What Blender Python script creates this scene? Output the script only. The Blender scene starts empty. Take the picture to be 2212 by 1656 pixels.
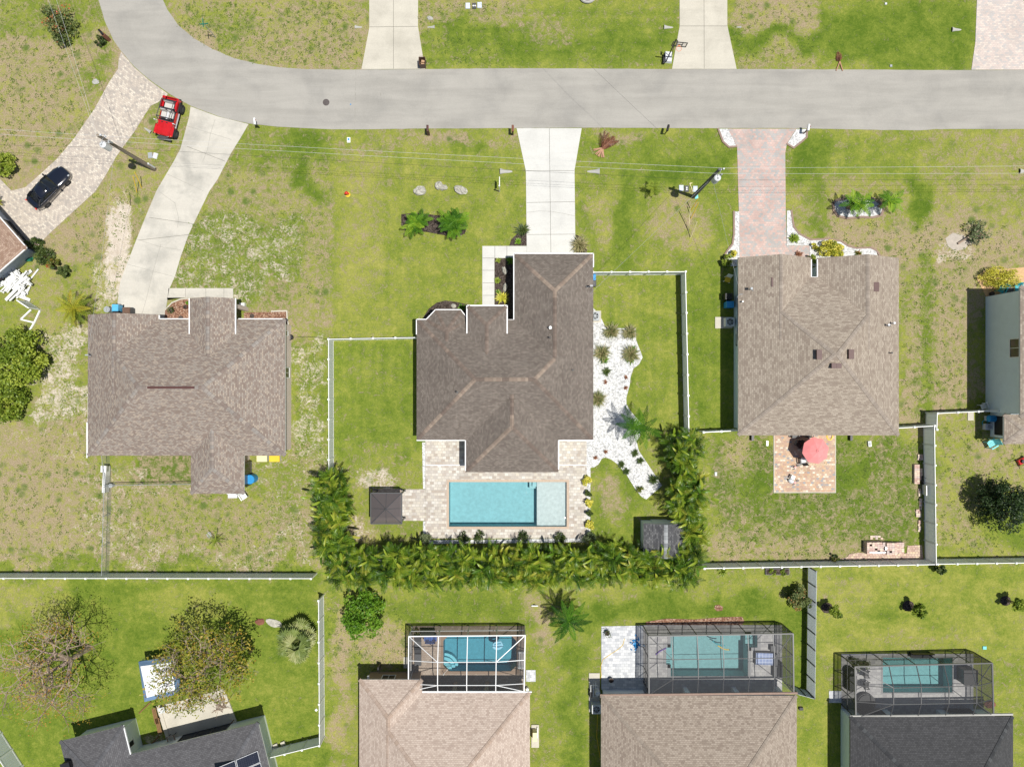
import bpy, math, random
import numpy as np
from mathutils import Vector, Matrix
from mathutils.geometry import tessellate_polygon
R = math.radians
rnd = random.Random(11)
SC = bpy.context.scene
C = SC.collection
# ------------------------------------------------------------------ camera, light
S = 0.043            # metres per image pixel on the ground
H = 66.0             # flying height
cam = bpy.data.objects.new('camera', bpy.data.cameras.new('camera'))
C.objects.link(cam)
cam.location = (0, 0, H)
cam.data.sensor_width = 36
cam.data.lens = 36 * H / (2212 * S)
cam.data.clip_end = 5000
SC.camera = cam
SUNV = Vector((0.255, -0.092, 1.0)).normalized()
w = bpy.data.worlds.new('World'); SC.world = w; w.use_nodes = True
nt = w.node_tree
sky = nt.nodes.new('ShaderNodeTexSky'); sky.sky_type = 'NISHITA'; sky.sun_disc = False
sky.sun_elevation = math.asin(SUNV.z); sky.sun_rotation = math.atan2(SUNV.x, SUNV.y)
bg = nt.nodes['Background']; bg.inputs[1].default_value = 0.075
nt.links.new(sky.outputs[0], bg.inputs[0])
sl = bpy.data.lights.new('sun', 'SUN'); sl.energy = 5.0; sl.angle = R(0.5); sl.color = (1, 0.97, 0.91)
sun = bpy.data.objects.new('sun', sl); C.objects.link(sun)
sun.rotation_euler = (-SUNV).to_track_quat('-Z', 'Y').to_euler()
SC.view_settings.view_transform = 'Standard'; SC.view_settings.look = 'None'
SC.view_settings.exposure = 0.03; SC.view_settings.gamma = 1
SC.view_settings.use_curve_mapping = False
SC.render.engine = 'CYCLES'
SC.cycles.transparent_max_bounces = 16; SC.cycles.max_bounces = 8

def W(x, y, z=0.0):
    """image pixel x,y of a point at height z, unprojected through the camera -> world position"""
    k = S * (H - z) / H
    return Vector(((x - 1106) * k, (828 - y) * k, z))

# ------------------------------------------------------------------ mesh builder
class MB:
    def __init__(s): s.v = []; s.f = []; s.uv = {}; s.tone = []; s.mi = []
    def face(s, pts, uv=None, tone=0.5, mi=0):
        b = len(s.v); s.v.extend([tuple(p) for p in pts])
        s.f.append(tuple(range(b, b + len(pts))))
        if uv: s.uv[len(s.f) - 1] = uv
        s.tone.append(tone); s.mi.append(mi); return s
    def idx(s, verts, faces, tone=0.5, mi=0):
        b = len(s.v); s.v.extend([tuple(p) for p in verts])
        for f in faces:
            s.f.append(tuple(i + b for i in f)); s.tone.append(tone); s.mi.append(mi)
        return s
    def box(s, c, d, rz=0.0, tone=0.5, mi=0, top=1.0, rx=0.0, ry=0.0):
        cx, cy, cz = c; hx, hy, hz = d[0] / 2, d[1] / 2, d[2] / 2
        M = Matrix.Rotation(rz, 3, 'Z') @ Matrix.Rotation(ry, 3, 'Y') @ Matrix.Rotation(rx, 3, 'X')
        vs = []
        for z, t in ((-hz, 1), (hz, top)):
            for x, y in ((-hx * t, -hy * t), (hx * t, -hy * t), (hx * t, hy * t), (-hx * t, hy * t)):
                p = M @ Vector((x, y, z)); vs.append((p.x + cx, p.y + cy, p.z + cz))
        return s.idx(vs, [(3, 2, 1, 0), (4, 5, 6, 7), (0, 1, 5, 4), (1, 2, 6, 5), (2, 3, 7, 6), (3, 0, 4, 7)], tone, mi)
    def cyl(s, c, r, h, n=12, r2=None, tone=0.5, mi=0):
        return s.tube([c, (c[0], c[1], c[2] + h)], [r, r if r2 is None else r2], n, tone, mi)
    def tube(s, pts, r, n=6, tone=0.5, mi=0, caps=True):
        pts = [Vector(p) for p in pts]
        rs = list(r) if isinstance(r, (list, tuple)) else [r] * len(pts)
        vs = []; fs = []; ref = None
        for i, p in enumerate(pts):
            t = (pts[min(i + 1, len(pts) - 1)] - pts[max(i - 1, 0)])
            t = t.normalized() if t.length > 1e-9 else Vector((0, 0, 1))
            if ref is None: ref = Vector((1, 0, 0)) if abs(t.z) > 0.8 else Vector((0, 0, 1))
            u = t.cross(ref)
            if u.length < 1e-4: ref = Vector((0, 1, 0)); u = t.cross(ref)
            u.normalize(); vv = t.cross(u); ref = u.cross(t)
            for k in range(n):
                a = 2 * math.pi * (k + (0.5 if n == 4 else 0)) / n
                vs.append(p + (u * math.cos(a) + vv * math.sin(a)) * rs[i])
        for i in range(len(pts) - 1):
            for k in range(n):
                k2 = (k + 1) % n
                fs.append((i * n + k2, i * n + k, (i + 1) * n + k, (i + 1) * n + k2))
        if caps:
            fs.append(tuple(range(n))); fs.append(tuple(range((len(pts) - 1) * n, len(pts) * n))[::-1])
        return s.idx(vs, fs, tone, mi)
    def ball(s, c, r, nu=10, nv=6, tone=0.5, mi=0, jit=0.0, rg=rnd):
        vs = []; fs = []
        for j in range(nv + 1):
            th = math.pi * j / nv
            for i in range(nu):
                ph = 2 * math.pi * i / nu; q = 1 + rg.uniform(-jit, jit)
                vs.append((c[0] + r[0] * q * math.sin(th) * math.cos(ph), c[1] + r[1] * q * math.sin(th) * math.sin(ph), c[2] + r[2] * q * math.cos(th)))
        for j in range(nv):
            for i in range(nu):
                i2 = (i + 1) % nu; fs.append((j * nu + i, (j + 1) * nu + i, (j + 1) * nu + i2, j * nu + i2))
        return s.idx(vs, fs, tone, mi)
    def poly(s, pts, z0, z1, tone=0.5, mi=0, bottom=False):
        """prism over a (possibly concave) plan outline"""
        P = [Vector((p[0], p[1])) for p in pts]
        area = sum(P[i].x * P[(i + 1) % len(P)].y - P[(i + 1) % len(P)].x * P[i].y for i in range(len(P)))
        if area < 0: P.reverse()
        n = len(P)
        tris = tessellate_polygon([[Vector((p.x, p.y, 0)) for p in P]])
        vs = [(p.x, p.y, z1) for p in P] + [(p.x, p.y, z0) for p in P]
        fs = []
        for t in tris:
            a, b, c = [P[i] for i in t]
            cr = (b.x - a.x) * (c.y - a.y) - (b.y - a.y) * (c.x - a.x)
            t = tuple(t) if cr > 0 else tuple(t[::-1])
            fs.append(t)
            if bottom: fs.append(tuple(i + n for i in t[::-1]))
        for i in range(n):
            j = (i + 1) % n; fs.append((i, n + i, n + j, j))
        return s.idx(vs, fs, tone, mi)
    def build(s, name, mat, parent=None, org=None, smooth=False):
        me = bpy.data.meshes.new(name)
        vs = s.v if org is None else [(a - org[0], b - org[1], c - org[2]) for a, b, c in s.v]
        me.from_pydata(vs, [], s.f)
        for m in (mat if isinstance(mat, (list, tuple)) else [mat]): me.materials.append(m)
        if any(s.mi): me.polygons.foreach_set('material_index', s.mi)
        at = me.attributes.new('tone', 'FLOAT', 'FACE'); at.data.foreach_set('value', s.tone)
        if s.uv:
            ul = me.uv_layers.new(name='UVMap')
            for fi, uvs in s.uv.items():
                st = me.polygons[fi].loop_start
                for k, q in enumerate(uvs): ul.data[st + k].uv = q
        if smooth: me.polygons.foreach_set('use_smooth', [True] * len(s.f))
        me.update()
        o = bpy.data.objects.new(name, me); C.objects.link(o)
        if parent: o.parent = parent
        return o

LAB = {}
def tag(o, label, cat, group=None):
    o['label'] = label; o['category'] = cat
    if group: o['group'] = group
    return o
def T(name, label, cat, loc=(0, 0, 0), rz=0.0, group=None):
    o = bpy.data.objects.new(name, None); C.objects.link(o); o.empty_display_size = 0.3
    o.location = loc; o.rotation_euler = (0, 0, rz); return tag(o, label, cat, group)
def struct(name, mb, mat, kind='structure'):
    o = mb.build(name, mat); o['kind'] = kind; return o
def dup(root, loc, rz=0.0, label=None, group=None, scale=None):
    def cp(o, par):
        c = o.copy(); C.objects.link(c)
        if par: c.parent = par
        for ch in kids(o): cp(ch, c)
        return c
    def kids(o): return [x for x in list(o.children)]
    r = cp(root, None); r.location = loc; r.rotation_euler = (0, 0, rz)
    if label: r['label'] = label
    if group: r['group'] = group
    if scale: r.scale = (scale, scale, scale) if not isinstance(scale, tuple) else scale
    return r

# ------------------------------------------------------------------ materials
def newmat(name):
    m = bpy.data.materials.new(name); m.use_nodes = True
    n = m.node_tree; b = n.nodes['Principled BSDF']; return m, n, b
def N(n, t, **kw):
    x = n.nodes.new('ShaderNode' + t)
    for k, v in kw.items(): setattr(x, k, v)
    return x
def ramp(n, fac, stops, interp='LINEAR'):
    r = N(n, 'ValToRGB'); cr = r.color_ramp; cr.interpolation = interp
    while len(cr.elements) < len(stops): cr.elements.new(0.5)
    for e, (p, c) in zip(cr.elements, stops): e.position = p; e.color = (c[0], c[1], c[2], 1)
    n.links.new(fac, r.inputs[0]); return r.outputs[0]
def mixc(n, fac, a, b, mode='MIX'):
    x = N(n, 'Mix', data_type='RGBA', blend_type=mode)
    for sock, val in ((0, fac), (6, a), (7, b)):
        if isinstance(val, (int, float)): x.inputs[sock].default_value = val
        elif isinstance(val, tuple): x.inputs[sock].default_value = (val[0], val[1], val[2], 1)
        else: n.links.new(val, x.inputs[sock])
    return x.outputs[2]
def math_(n, op, a, b=0.0, clamp=False):
    x = N(n, 'Math', operation=op, use_clamp=clamp)
    for i, v in enumerate((a, b)):
        if isinstance(v, (int, float)): x.inputs[i].default_value = v
        else: n.links.new(v, x.inputs[i])
    return x.outputs[0]
def noise(n, co, scale, detail=4, rough=0.55, dist=0.0, dims='3D'):
    x = N(n, 'TexNoise'); x.inputs['Scale'].default_value = scale; x.inputs['Detail'].default_value = detail
    x.inputs['Roughness'].default_value = rough; x.inputs['Distortion'].default_value = dist
    if co is not None: n.links.new(co, x.inputs['Vector'])
    return x.outputs['Fac']
def coord(n, kind='Object'):
    return N(n, 'TexCoord').outputs[kind]
def bumpn(n, b, h, strength=0.3, dist=0.02):
    x = N(n, 'Bump'); x.inputs['Strength'].default_value = strength; x.inputs['Distance'].default_value = dist
    n.links.new(h, x.inputs['Height']); n.links.new(x.outputs[0], b.inputs['Normal'])
def simple(name, col, rough=0.6, var=0.12, scale=3.0, metal=0.0, spec=0.4, coat=0.0):
    m, n, b = newmat(name)
    if var > 0:
        co = coord(n); a = noise(n, co, scale, 5, 0.65)
        c = ramp(n, a, [(0.25, tuple(x * (1 - var) for x in col)), (0.75, tuple(min(1, x * (1 + var)) for x in col))])
        n.links.new(c, b.inputs['Base Color'])
    else: b.inputs['Base Color'].default_value = (*col, 1)
    b.inputs['Roughness'].default_value = rough; b.inputs['Metallic'].default_value = metal
    b.inputs['Specular IOR Level'].default_value = spec; b.inputs['Coat Weight'].default_value = coat
    return m
def bricks(name, cols, mortar, bw, bh, kind='UV', off=0.5, ms=0.008, blotch=0.12, bscale=0.35, rough=0.85, rot=0.0, grey=None, fr=1):
    """running-bond units whose colour is drawn unit by unit from a ramp"""
    m, n, b = newmat(name)
    co = coord(n, kind)
    mp = N(n, 'Mapping'); mp.inputs['Rotation'].default_value = (0, 0, rot); n.links.new(co, mp.inputs[0])
    t = N(n, 'TexBrick', offset=off, offset_frequency=2, squash_frequency=2, squash=fr)
    t.inputs['Scale'].default_value = 1; t.inputs['Brick Width'].default_value = bw; t.inputs['Row Height'].default_value = bh
    t.inputs['Mortar Size'].default_value = ms; t.inputs['Mortar Smooth'].default_value = 0.075
    t.inputs['Color1'].default_value = (0, 0, 0, 1); t.inputs['Color2'].default_value = (1, 1, 1, 1); t.inputs['Mortar'].default_value = (0.5, 0.5, 0.5, 1)
    n.links.new(mp.outputs[0], t.inputs['Vector'])
    c = ramp(n, t.outputs['Color'], [(i / (len(cols) - 1) * 0.9 + 0.05, q) for i, q in enumerate(cols)])
    oc = coord(n, 'Object')
    a = noise(n, oc, bscale, 5, 0.6)
    sh = ramp(n, a, [(0.3, (1 - blotch,) * 3), (0.7, (1 + blotch,) * 3)])
    c = mixc(n, 1.0, c, sh, 'MULTIPLY')
    g = noise(n, oc, 22, 3, 0.7)
    c = mixc(n, 1.0, c, ramp(n, g, [(0.3, (0.86,) * 3), (0.7, (1.12,) * 3)]), 'MULTIPLY')
    c = mixc(n, t.outputs['Fac'], c, mortar)
    n.links.new(c, b.inputs['Base Color']); b.inputs['Roughness'].default_value = rough
    b.inputs['Specular IOR Level'].default_value = 0.2
    inv = math_(n, 'SUBTRACT', 1.0, t.outputs['Fac'])
    bumpn(n, b, inv, 0.4, 0.01)
    return m
def leafmat(name, stops, trans=0.3, rough=0.5, spec=0.35):
    m, n, b = newmat(name)
    at = N(n, 'Attribute', attribute_name='tone')
    oi = N(n, 'ObjectInfo'); j = math_(n, 'MULTIPLY_ADD', oi.outputs['Random'], 0.14)
    j.node.inputs[2].default_value = -0.07
    f = math_(n, 'ADD', at.outputs['Fac'], j, True)
    c = ramp(n, f, stops)
    n.links.new(c, b.inputs['Base Color']); b.inputs['Roughness'].default_value = rough
    b.inputs['Specular IOR Level'].default_value = spec
    tr = N(n, 'BsdfTranslucent'); n.links.new(mixc(n, 1.0, c, (1.0, 1.0, 1.0) if 'fence' in name else (1.0, 1.15, 0.5), 'MULTIPLY'), tr.inputs[0])
    mx = N(n, 'MixShader'); mx.inputs[0].default_value = trans
    n.links.new(b.outputs[0], mx.inputs[1]); n.links.new(tr.outputs[0], mx.inputs[2])
    n.links.new(mx.outputs[0], n.nodes['Material Output'].inputs[0])
    return m
def sheer(name, col, opac, rough=0.6):
    m, n, b = newmat(name)
    b.inputs['Base Color'].default_value = (*col, 1); b.inputs['Roughness'].default_value = rough
    tr = N(n, 'BsdfTransparent'); mx = N(n, 'MixShader'); mx.inputs[0].default_value = opac
    n.links.new(tr.outputs[0], mx.inputs[1]); n.links.new(b.outputs[0], mx.inputs[2])
    n.links.new(mx.outputs[0], n.nodes['Material Output'].inputs[0]); return m
def watermat(name, tint, wave=2.2, strength=0.12):
    m, n, b = newmat(name); n.nodes.remove(b)
    co = coord(n)
    h = noise(n, co, wave, 3, 0.55, 0.6)
    bp = N(n, 'Bump'); bp.inputs['Strength'].default_value = strength; bp.inputs['Distance'].default_value = 0.075
    n.links.new(h, bp.inputs['Height'])
    tr = N(n, 'BsdfTransparent'); tr.inputs[0].default_value = (*tint, 1)
    gl = N(n, 'BsdfGlossy'); gl.inputs['Roughness'].default_value = 0.1; n.links.new(bp.outputs[0], gl.inputs['Normal'])
    fr = N(n, 'Fresnel'); fr.inputs[0].default_value = 1.33; n.links.new(bp.outputs[0], fr.inputs['Normal'])
    mx = N(n, 'MixShader'); n.links.new(fr.outputs[0], mx.inputs[0])
    n.links.new(tr.outputs[0], mx.inputs[1]); n.links.new(gl.outputs[0], mx.inputs[2])
    n.links.new(mx.outputs[0], n.nodes['Material Output'].inputs[0]); return m

M = {}
M['white'] = simple('white_vinyl', (0.78, 0.78, 0.76), 0.35, 0.03)
M['fence'] = simple('fence_vinyl', (0.84, 0.86, 0.86), 0.4, 0.04, 0.8)
M['gutter'] = simple('gutter_white', (0.8, 0.8, 0.79), 0.3, 0.03)
M['fascia'] = simple('fascia_white', (0.72, 0.71, 0.68), 0.5, 0.05)
M['bronze'] = simple('bronze_frame', (0.06, 0.06, 0.06), 0.4, 0.1, spec=0.5)
M['darkgrey'] = simple('dark_grey', (0.06, 0.062, 0.066), 0.5, 0.15)
M['black'] = simple('black_plastic', (0.016, 0.016, 0.018), 0.45, 0.2)
M['rubber'] = simple('rubber', (0.02, 0.02, 0.021), 0.8, 0.2)
M['steel'] = simple('galvanised_steel', (0.5, 0.52, 0.53), 0.4, 0.12, 6, metal=0.6)
M['grey'] = simple('grey_metal', (0.33, 0.35, 0.36), 0.45, 0.1)
M['palegrey'] = simple('pale_grey', (0.58, 0.59, 0.6), 0.5, 0.08)
M['meterlid'] = simple('meter_lid', (0.55, 0.6, 0.68), 0.6, 0.08)
M['glass'] = simple('dark_glass', (0.012, 0.014, 0.017), 0.06, 0.0, spec=0.7)
M['bluebin'] = simple('blue_bin', (0.02, 0.25, 0.55), 0.45, 0.1)
M['cyanbin'] = simple('pale_blue_bin', (0.10, 0.42, 0.66), 0.45, 0.1)
M['brownbin'] = simple('brown_bin', (0.13, 0.075, 0.05), 0.6, 0.15)
M['cardboard'] = simple('cardboard', (0.45, 0.29, 0.17), 0.8, 0.12)
M['teal'] = simple('teal_paint', (0.03, 0.36, 0.42), 0.45, 0.1)
M['aqua'] = simple('aqua_plastic', (0.16, 0.55, 0.56), 0.45, 0.08)
M['red'] = simple('red_paint', (0.5, 0.012, 0.014), 0.22, 0.22, 1.6, coat=0.7)
M['hydrant'] = simple('hydrant_red', (0.6, 0.03, 0.02), 0.4, 0.1)
M['yellow'] = simple('yellow_plastic', (0.75, 0.5, 0.03), 0.45, 0.08)
M['cream'] = simple('cream_plastic', (0.75, 0.66, 0.38), 0.5, 0.06)
M['orange'] = simple('orange_plastic', (0.75, 0.22, 0.08), 0.5, 0.1)
M['purple'] = simple('purple_foam', (0.18, 0.09, 0.42), 0.6, 0.05)
M['signgreen'] = simple('sign_green', (0.01, 0.24, 0.15), 0.4, 0.05)
M['greendark'] = simple('green_plastic', (0.015, 0.16, 0.1), 0.45, 0.1)
M['carblack'] = simple('black_car_paint', (0.008, 0.010, 0.018), 0.12, 0.0, coat=1.0, spec=0.6)
M['chrome'] = simple('chrome', (0.7, 0.7, 0.72), 0.12, 0.0, metal=1.0)
M['seat'] = simple('grey_upholstery', (0.5, 0.48, 0.44), 0.8, 0.1, 8)
M['wood'] = simple('pole_wood', (0.22, 0.18, 0.14), 0.85, 0.25, 4)
M['woodgrey'] = simple('weathered_pole', (0.11, 0.115, 0.115), 0.8, 0.25, 4)
M['plank'] = simple('brown_plank', (0.2, 0.11, 0.045), 0.8, 0.25, 5)
M['bark'] = simple('bark', (0.26, 0.19, 0.14), 0.9, 0.3, 5)
M['palebark'] = simple('pale_bark', (0.33, 0.25, 0.19), 0.9, 0.3, 5)
M['rock'] = simple('coral_rock', (0.42, 0.4, 0.34), 0.95, 0.4, 4)
M['terracotta'] = simple('terracotta', (0.2, 0.08, 0.05), 0.8, 0.2)
M['concrete'] = simple('grey_concrete', (0.4, 0.39, 0.355), 0.9, 0.12, 2.5)
M['curbing'] = simple('brown_curbing', (0.27, 0.19, 0.15), 0.9, 0.15, 4)
M['umbrella'] = simple('umbrella_fabric', (0.78, 0.26, 0.25), 0.8, 0.06, 2)
M['bluecloth'] = simple('blue_cloth', (0.06, 0.12, 0.33), 0.8, 0.15)
M['palebluevinyl'] = simple('pale_blue_vinyl', (0.28, 0.56, 0.7), 0.25, 0.05)
M['daybed'] = bricks('daybed_cushion', [(0.3, 0.37, 0.58), (0.36, 0.44, 0.66)], (0.6, 0.65, 0.78), 0.3, 0.3, 'Object', 0.0, 0.02)
M['wallwhite'] = simple('stucco_white', (0.74, 0.78, 0.77), 0.9, 0.05, 1.2)
M['wallmint'] = simple('stucco_pale_mint', (0.64, 0.75, 0.75), 0.9, 0.05, 1.2)
M['wallgrey'] = simple('stucco_grey', (0.66, 0.74, 0.76), 0.9, 0.05, 1.2)
M['wallpink'] = simple('stucco_pinkish', (0.66, 0.55, 0.49), 0.9, 0.06, 1.2)
M['walltan'] = simple('stucco_tan', (0.36, 0.26, 0.17), 0.9, 0.08, 1.2)
M['wallblue'] = simple('stucco_blue_grey', (0.4, 0.44, 0.5), 0.9, 0.06, 1.2)
M['screen'] = sheer('insect_screen', (0.05, 0.05, 0.053), 0.6)
M['screenroof'] = sheer('insect_screen_roof', (0.075, 0.075, 0.078), 0.24)
M['screenlight'] = sheer('insect_screen_clear', (0.10, 0.10, 0.1), 0.13)
M['chainlink'] = sheer('chain_link', (0.5, 0.52, 0.5), 0.16)
M['gazebo'] = sheer('smoked_panel', (0.13, 0.11, 0.105), 0.72, 0.3)
M['solar'] = bricks('solar_cells', [(0.012, 0.016, 0.03), (0.016, 0.02, 0.036)], (0.05, 0.055, 0.07), 0.16, 0.16, 'UV', 0.0, 0.006, 0.05, rough=0.15)
M['curtain'] = simple('skylight_pane', (0.75, 0.78, 0.8), 0.2, 0.0)
M['ventbrown'] = simple('vent_brown', (0.085, 0.035, 0.03), 0.5, 0.15)
M['junk'] = simple('junk_white', (0.68, 0.68, 0.66), 0.5, 0.12, 2)
M['fence'] = leafmat('fence_vinyl_panel', [(0, (.86, .88, .88)), (1, (.88, .9, .9))], .4, .4, .3)
# shingles
def shingle(name, cols, dark=0.6, blotch=0.1, bw=0.34, bh=0.16):
    k = {'shingle_mixed_brown': 1.42, 'shingle_weathered_brown': 1.2, 'shingle_tan': 1.4, 'shingle_pale_tan': 1.2, 'shingle_taupe': 1.26, 'shingle_charcoal': 1.25, 'shingle_slate': 1.28, 'shingle_brown': 1.12}.get(name, 1.1)
    gk = 0.0 if 'brown' == name[-5:] and 'mixed' not in name and 'weath' not in name else 0.3
    cols = [tuple((q * (1 - gk) + sum(c) / 3 * gk * (1.06, 1.0, 0.93)[i]) * k for i, q in enumerate(c)) for c in cols]; bw *= 0.78; bh *= 0.85
    tint = {'shingle_mixed_brown': (1.01, .99, .95), 'shingle_tan': (1.02, .99, .93), 'shingle_taupe': (1.02, .99, .94), 'shingle_weathered_brown': (1.0, .985, .95), 'shingle_pale_tan': (1.0, .99, .97)}.get(name, (1, 1, 1))
    cols = [tuple(q * t for q, t in zip(c, tint)) for c in cols]
    return bricks(name, cols, tuple(x * dark for x in cols[0]), bw, bh, 'UV', 0.41, 0.012, blotch, 0.5)
M['sh_left'] = shingle('shingle_mixed_brown', [(0.16, 0.117, 0.097), (0.18, 0.142, 0.12), (0.215, 0.19, 0.168), (0.265, 0.215, 0.17)], 0.85, 0.05, 0.3, 0.15)
M['sh_mid'] = shingle('shingle_weathered_brown', [(0.13, 0.104, 0.088), (0.148, 0.121, 0.104), (0.163, 0.137, 0.118), (0.195, 0.163, 0.138)], 0.7, 0.13, 0.3, 0.15)
M['sh_right'] = shingle('shingle_tan', [(0.19, 0.15, 0.122), (0.225, 0.185, 0.15), (0.25, 0.21, 0.17), (0.285, 0.243, 0.2)], 0.85, 0.05, 0.4, 0.18)
M['sh_pink'] = shingle('shingle_pale_tan', [(0.34, 0.25, 0.2), (0.4, 0.305, 0.245), (0.43, 0.335, 0.27), (0.46, 0.365, 0.3)], 0.88, 0.05, 0.32, 0.17)
M['sh_taupe'] = shingle('shingle_taupe', [(0.2, 0.155, 0.125), (0.25, 0.203, 0.162), (0.28, 0.23, 0.187), (0.3, 0.25, 0.205)], 0.85, 0.05, 0.32, 0.17)
M['sh_char'] = shingle('shingle_charcoal', [(0.042, 0.043, 0.046), (0.049, 0.05, 0.053), (0.054, 0.055, 0.059), (0.062, 0.063, 0.067)], 0.7, 0.08, 0.3, 0.16)
M['sh_slate'] = shingle('shingle_slate', [(0.068, 0.067, 0.074), (0.08, 0.079, 0.086), (0.09, 0.09, 0.097), (0.1, 0.1, 0.108)], 0.7, 0.06, 0.32, 0.17)
M['sh_brown'] = shingle('shingle_brown', [(0.24, 0.155, 0.11), (0.29, 0.2, 0.15), (0.33, 0.235, 0.175), (0.37, 0.27, 0.205)], 0.75, 0.06)
M['sh_shed'] = shingle('shingle_shed', [(0.065, 0.067, 0.074), (0.085, 0.087, 0.094), (0.11, 0.112, 0.118), (0.15, 0.152, 0.156)], 0.5, 0.1)
def capmat(name, cols): return bricks(name, cols, tuple(x * 0.7 for x in cols[0]), 0.5, 0.34, 'UV', 0.0, 0.012, 0.12, 0.5)
M['cap_left'] = capmat('cap_left', [(0.21, 0.165, 0.14), (0.27, 0.245, 0.22), (0.34, 0.285, 0.235)])
M['cap_mid'] = capmat('cap_mid', [(0.23, 0.175, 0.138), (0.27, 0.212, 0.165), (0.3, 0.238, 0.185)])
M['cap_middark'] = capmat('cap_middark', [(0.15, 0.115, 0.094), (0.18, 0.14, 0.115), (0.205, 0.16, 0.13)])
M['cap_right'] = capmat('cap_right', [(0.27, 0.225, 0.185), (0.31, 0.26, 0.215), (0.34, 0.29, 0.24)])
M['cap_pink'] = capmat('cap_pink', [(0.36, 0.27, 0.21), (0.4, 0.31, 0.25), (0.43, 0.34, 0.28)])
M['cap_taupe'] = capmat('cap_taupe', [(0.25, 0.205, 0.165), (0.28, 0.235, 0.19), (0.3, 0.25, 0.205)])
M['cap_char'] = capmat('cap_char', [(0.04, 0.041, 0.043), (0.052, 0.053, 0.056), (0.058, 0.06, 0.062), (0.085, 0.088, 0.09)])
M['cap_slate'] = capmat('cap_slate', [(0.085, 0.085, 0.09), (0.1, 0.1, 0.107), (0.115, 0.115, 0.122)])
M['cap_shed'] = capmat('cap_shed', [(0.2, 0.21, 0.215), (0.3, 0.31, 0.31), (0.38, 0.39, 0.39)])
# paving
M['pav_tan'] = bricks('pavers_travertine', [(0.4, 0.34, 0.285), (0.47, 0.43, 0.385), (0.53, 0.48, 0.4), (0.6, 0.565, 0.51)], (0.36, 0.33, 0.29), 0.34, 0.26, 'Object', 0.37, 0.012, 0.12, 0.4)
M['pav_left'] = bricks('pavers_cream', [(0.38, 0.34, 0.3), (0.46, 0.4, 0.34), (0.51, 0.445, 0.37), (0.6, 0.54, 0.45)], (0.36, 0.32, 0.27), 0.22, 0.17, 'Object', 0.43, 0.01, 0.08, 0.4, rot=0.7)
M['pav_red'] = bricks('pavers_red_grey', [(0.36, 0.36, 0.35), (0.42, 0.37, 0.34), (0.48, 0.34, 0.3), (0.53, 0.4, 0.35)], (0.42, 0.34, 0.3), 0.26, 0.2, 'Object', 0.5, 0.012, 0.16, 0.6)
M['pav_topright'] = bricks('pavers_pale_rose', [(0.44, 0.42, 0.4), (0.5, 0.44, 0.4), (0.55, 0.46, 0.41), (0.6, 0.53, 0.46)], (0.45, 0.39, 0.35), 0.26, 0.16, 'Object', 0.5, 0.01, 0.1, 0.5)
M['pav_patio'] = bricks('pavers_patio_mixed', [(0.31, 0.31, 0.31), (0.52, 0.33, 0.21), (0.56, 0.4, 0.26), (0.5, 0.36, 0.27), (0.44, 0.29, 0.22), (0.55, 0.42, 0.28), (0.68, 0.6, 0.48)], (0.42, 0.3, 0.22), 0.25, 0.19, 'Object', 0.45, 0.012, 0.1, 0.4)
M['pav_white'] = bricks('pavers_pale_grey', [(0.42, 0.43, 0.45), (0.51, 0.52, 0.53), (0.58, 0.585, 0.59), (0.65, 0.65, 0.645)], (0.38, 0.39, 0.4), 0.36, 0.26, 'Object', 0.42, 0.012, 0.06, 0.4)
M['pav_brown'] = bricks('pavers_brown', [(0.3, 0.24, 0.19), (0.35, 0.285, 0.23), (0.4, 0.335, 0.27)], (0.24, 0.19, 0.15), 0.24, 0.18, 'Object', 0.5, 0.012, 0.08)
M['pav_grey'] = bricks('pavers_grey', [(0.36, 0.35, 0.35), (0.44, 0.43, 0.42), (0.5, 0.49, 0.47)], (0.32, 0.31, 0.3), 0.36, 0.26, 'Object', 0.42, 0.012, 0.06)
M['pav_loose'] = bricks('pavers_loose_rose', [(0.44, 0.3, 0.24), (0.52, 0.37, 0.3), (0.58, 0.45, 0.36), (0.66, 0.52, 0.36)], (0.25, 0.18, 0.14), 0.26, 0.2, 'Object', 0.33, 0.014, 0.1, 0.6)
M['coping'] = bricks('coping_tan', [(0.48, 0.37, 0.28), (0.52, 0.41, 0.31)], (0.4, 0.31, 0.24), 0.1, 0.3, 'Object', 0.5, 0.006, 0.05)
M['copbrown'] = simple('coping_brown', (0.24, 0.17, 0.12), 0.8, 0.08)
M['copgrey'] = simple('coping_grey', (0.3, 0.3, 0.3), 0.8, 0.08)
def speck(name, cols, scale, rough=0.95):
    m, n, b = newmat(name); co = coord(n)
    v = N(n, 'TexVoronoi'); v.inputs['Scale'].default_value = scale; n.links.new(co, v.inputs['Vector'])
    s = N(n, 'SeparateColor'); n.links.new(v.outputs['Color'], s.inputs[0])
    c = ramp(n, s.outputs[0], [(i / (len(cols) - 1), q) for i, q in enumerate(cols)])
    c = mixc(n, 1.0, c, ramp(n, noise(n, co, 1.6, 6, 0.7), [(0.3, (0.8,) * 3), (0.7, (1.1,) * 3)]), 'MULTIPLY')
    n.links.new(c, b.inputs['Base Color']); b.inputs['Roughness'].default_value = rough; b.inputs['Specular IOR Level'].default_value = 0.15
    bumpn(n, b, v.outputs['Distance'], 0.6, 0.03); return m
M['gravel'] = speck('white_marble_chips', [(0.36, 0.36, 0.35), (0.54, 0.535, 0.52), (0.64, 0.635, 0.62), (0.72, 0.715, 0.7)], 9)
M['mulch'] = speck('dark_mulch', [(0.03, 0.022, 0.018), (0.05, 0.037, 0.03), (0.075, 0.058, 0.048), (0.12, 0.095, 0.08)], 12)
M['redmulch'] = speck('red_mulch', [(0.12, 0.06, 0.04), (0.22, 0.11, 0.07), (0.3, 0.17, 0.11), (0.42, 0.3, 0.22)], 10)
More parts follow.
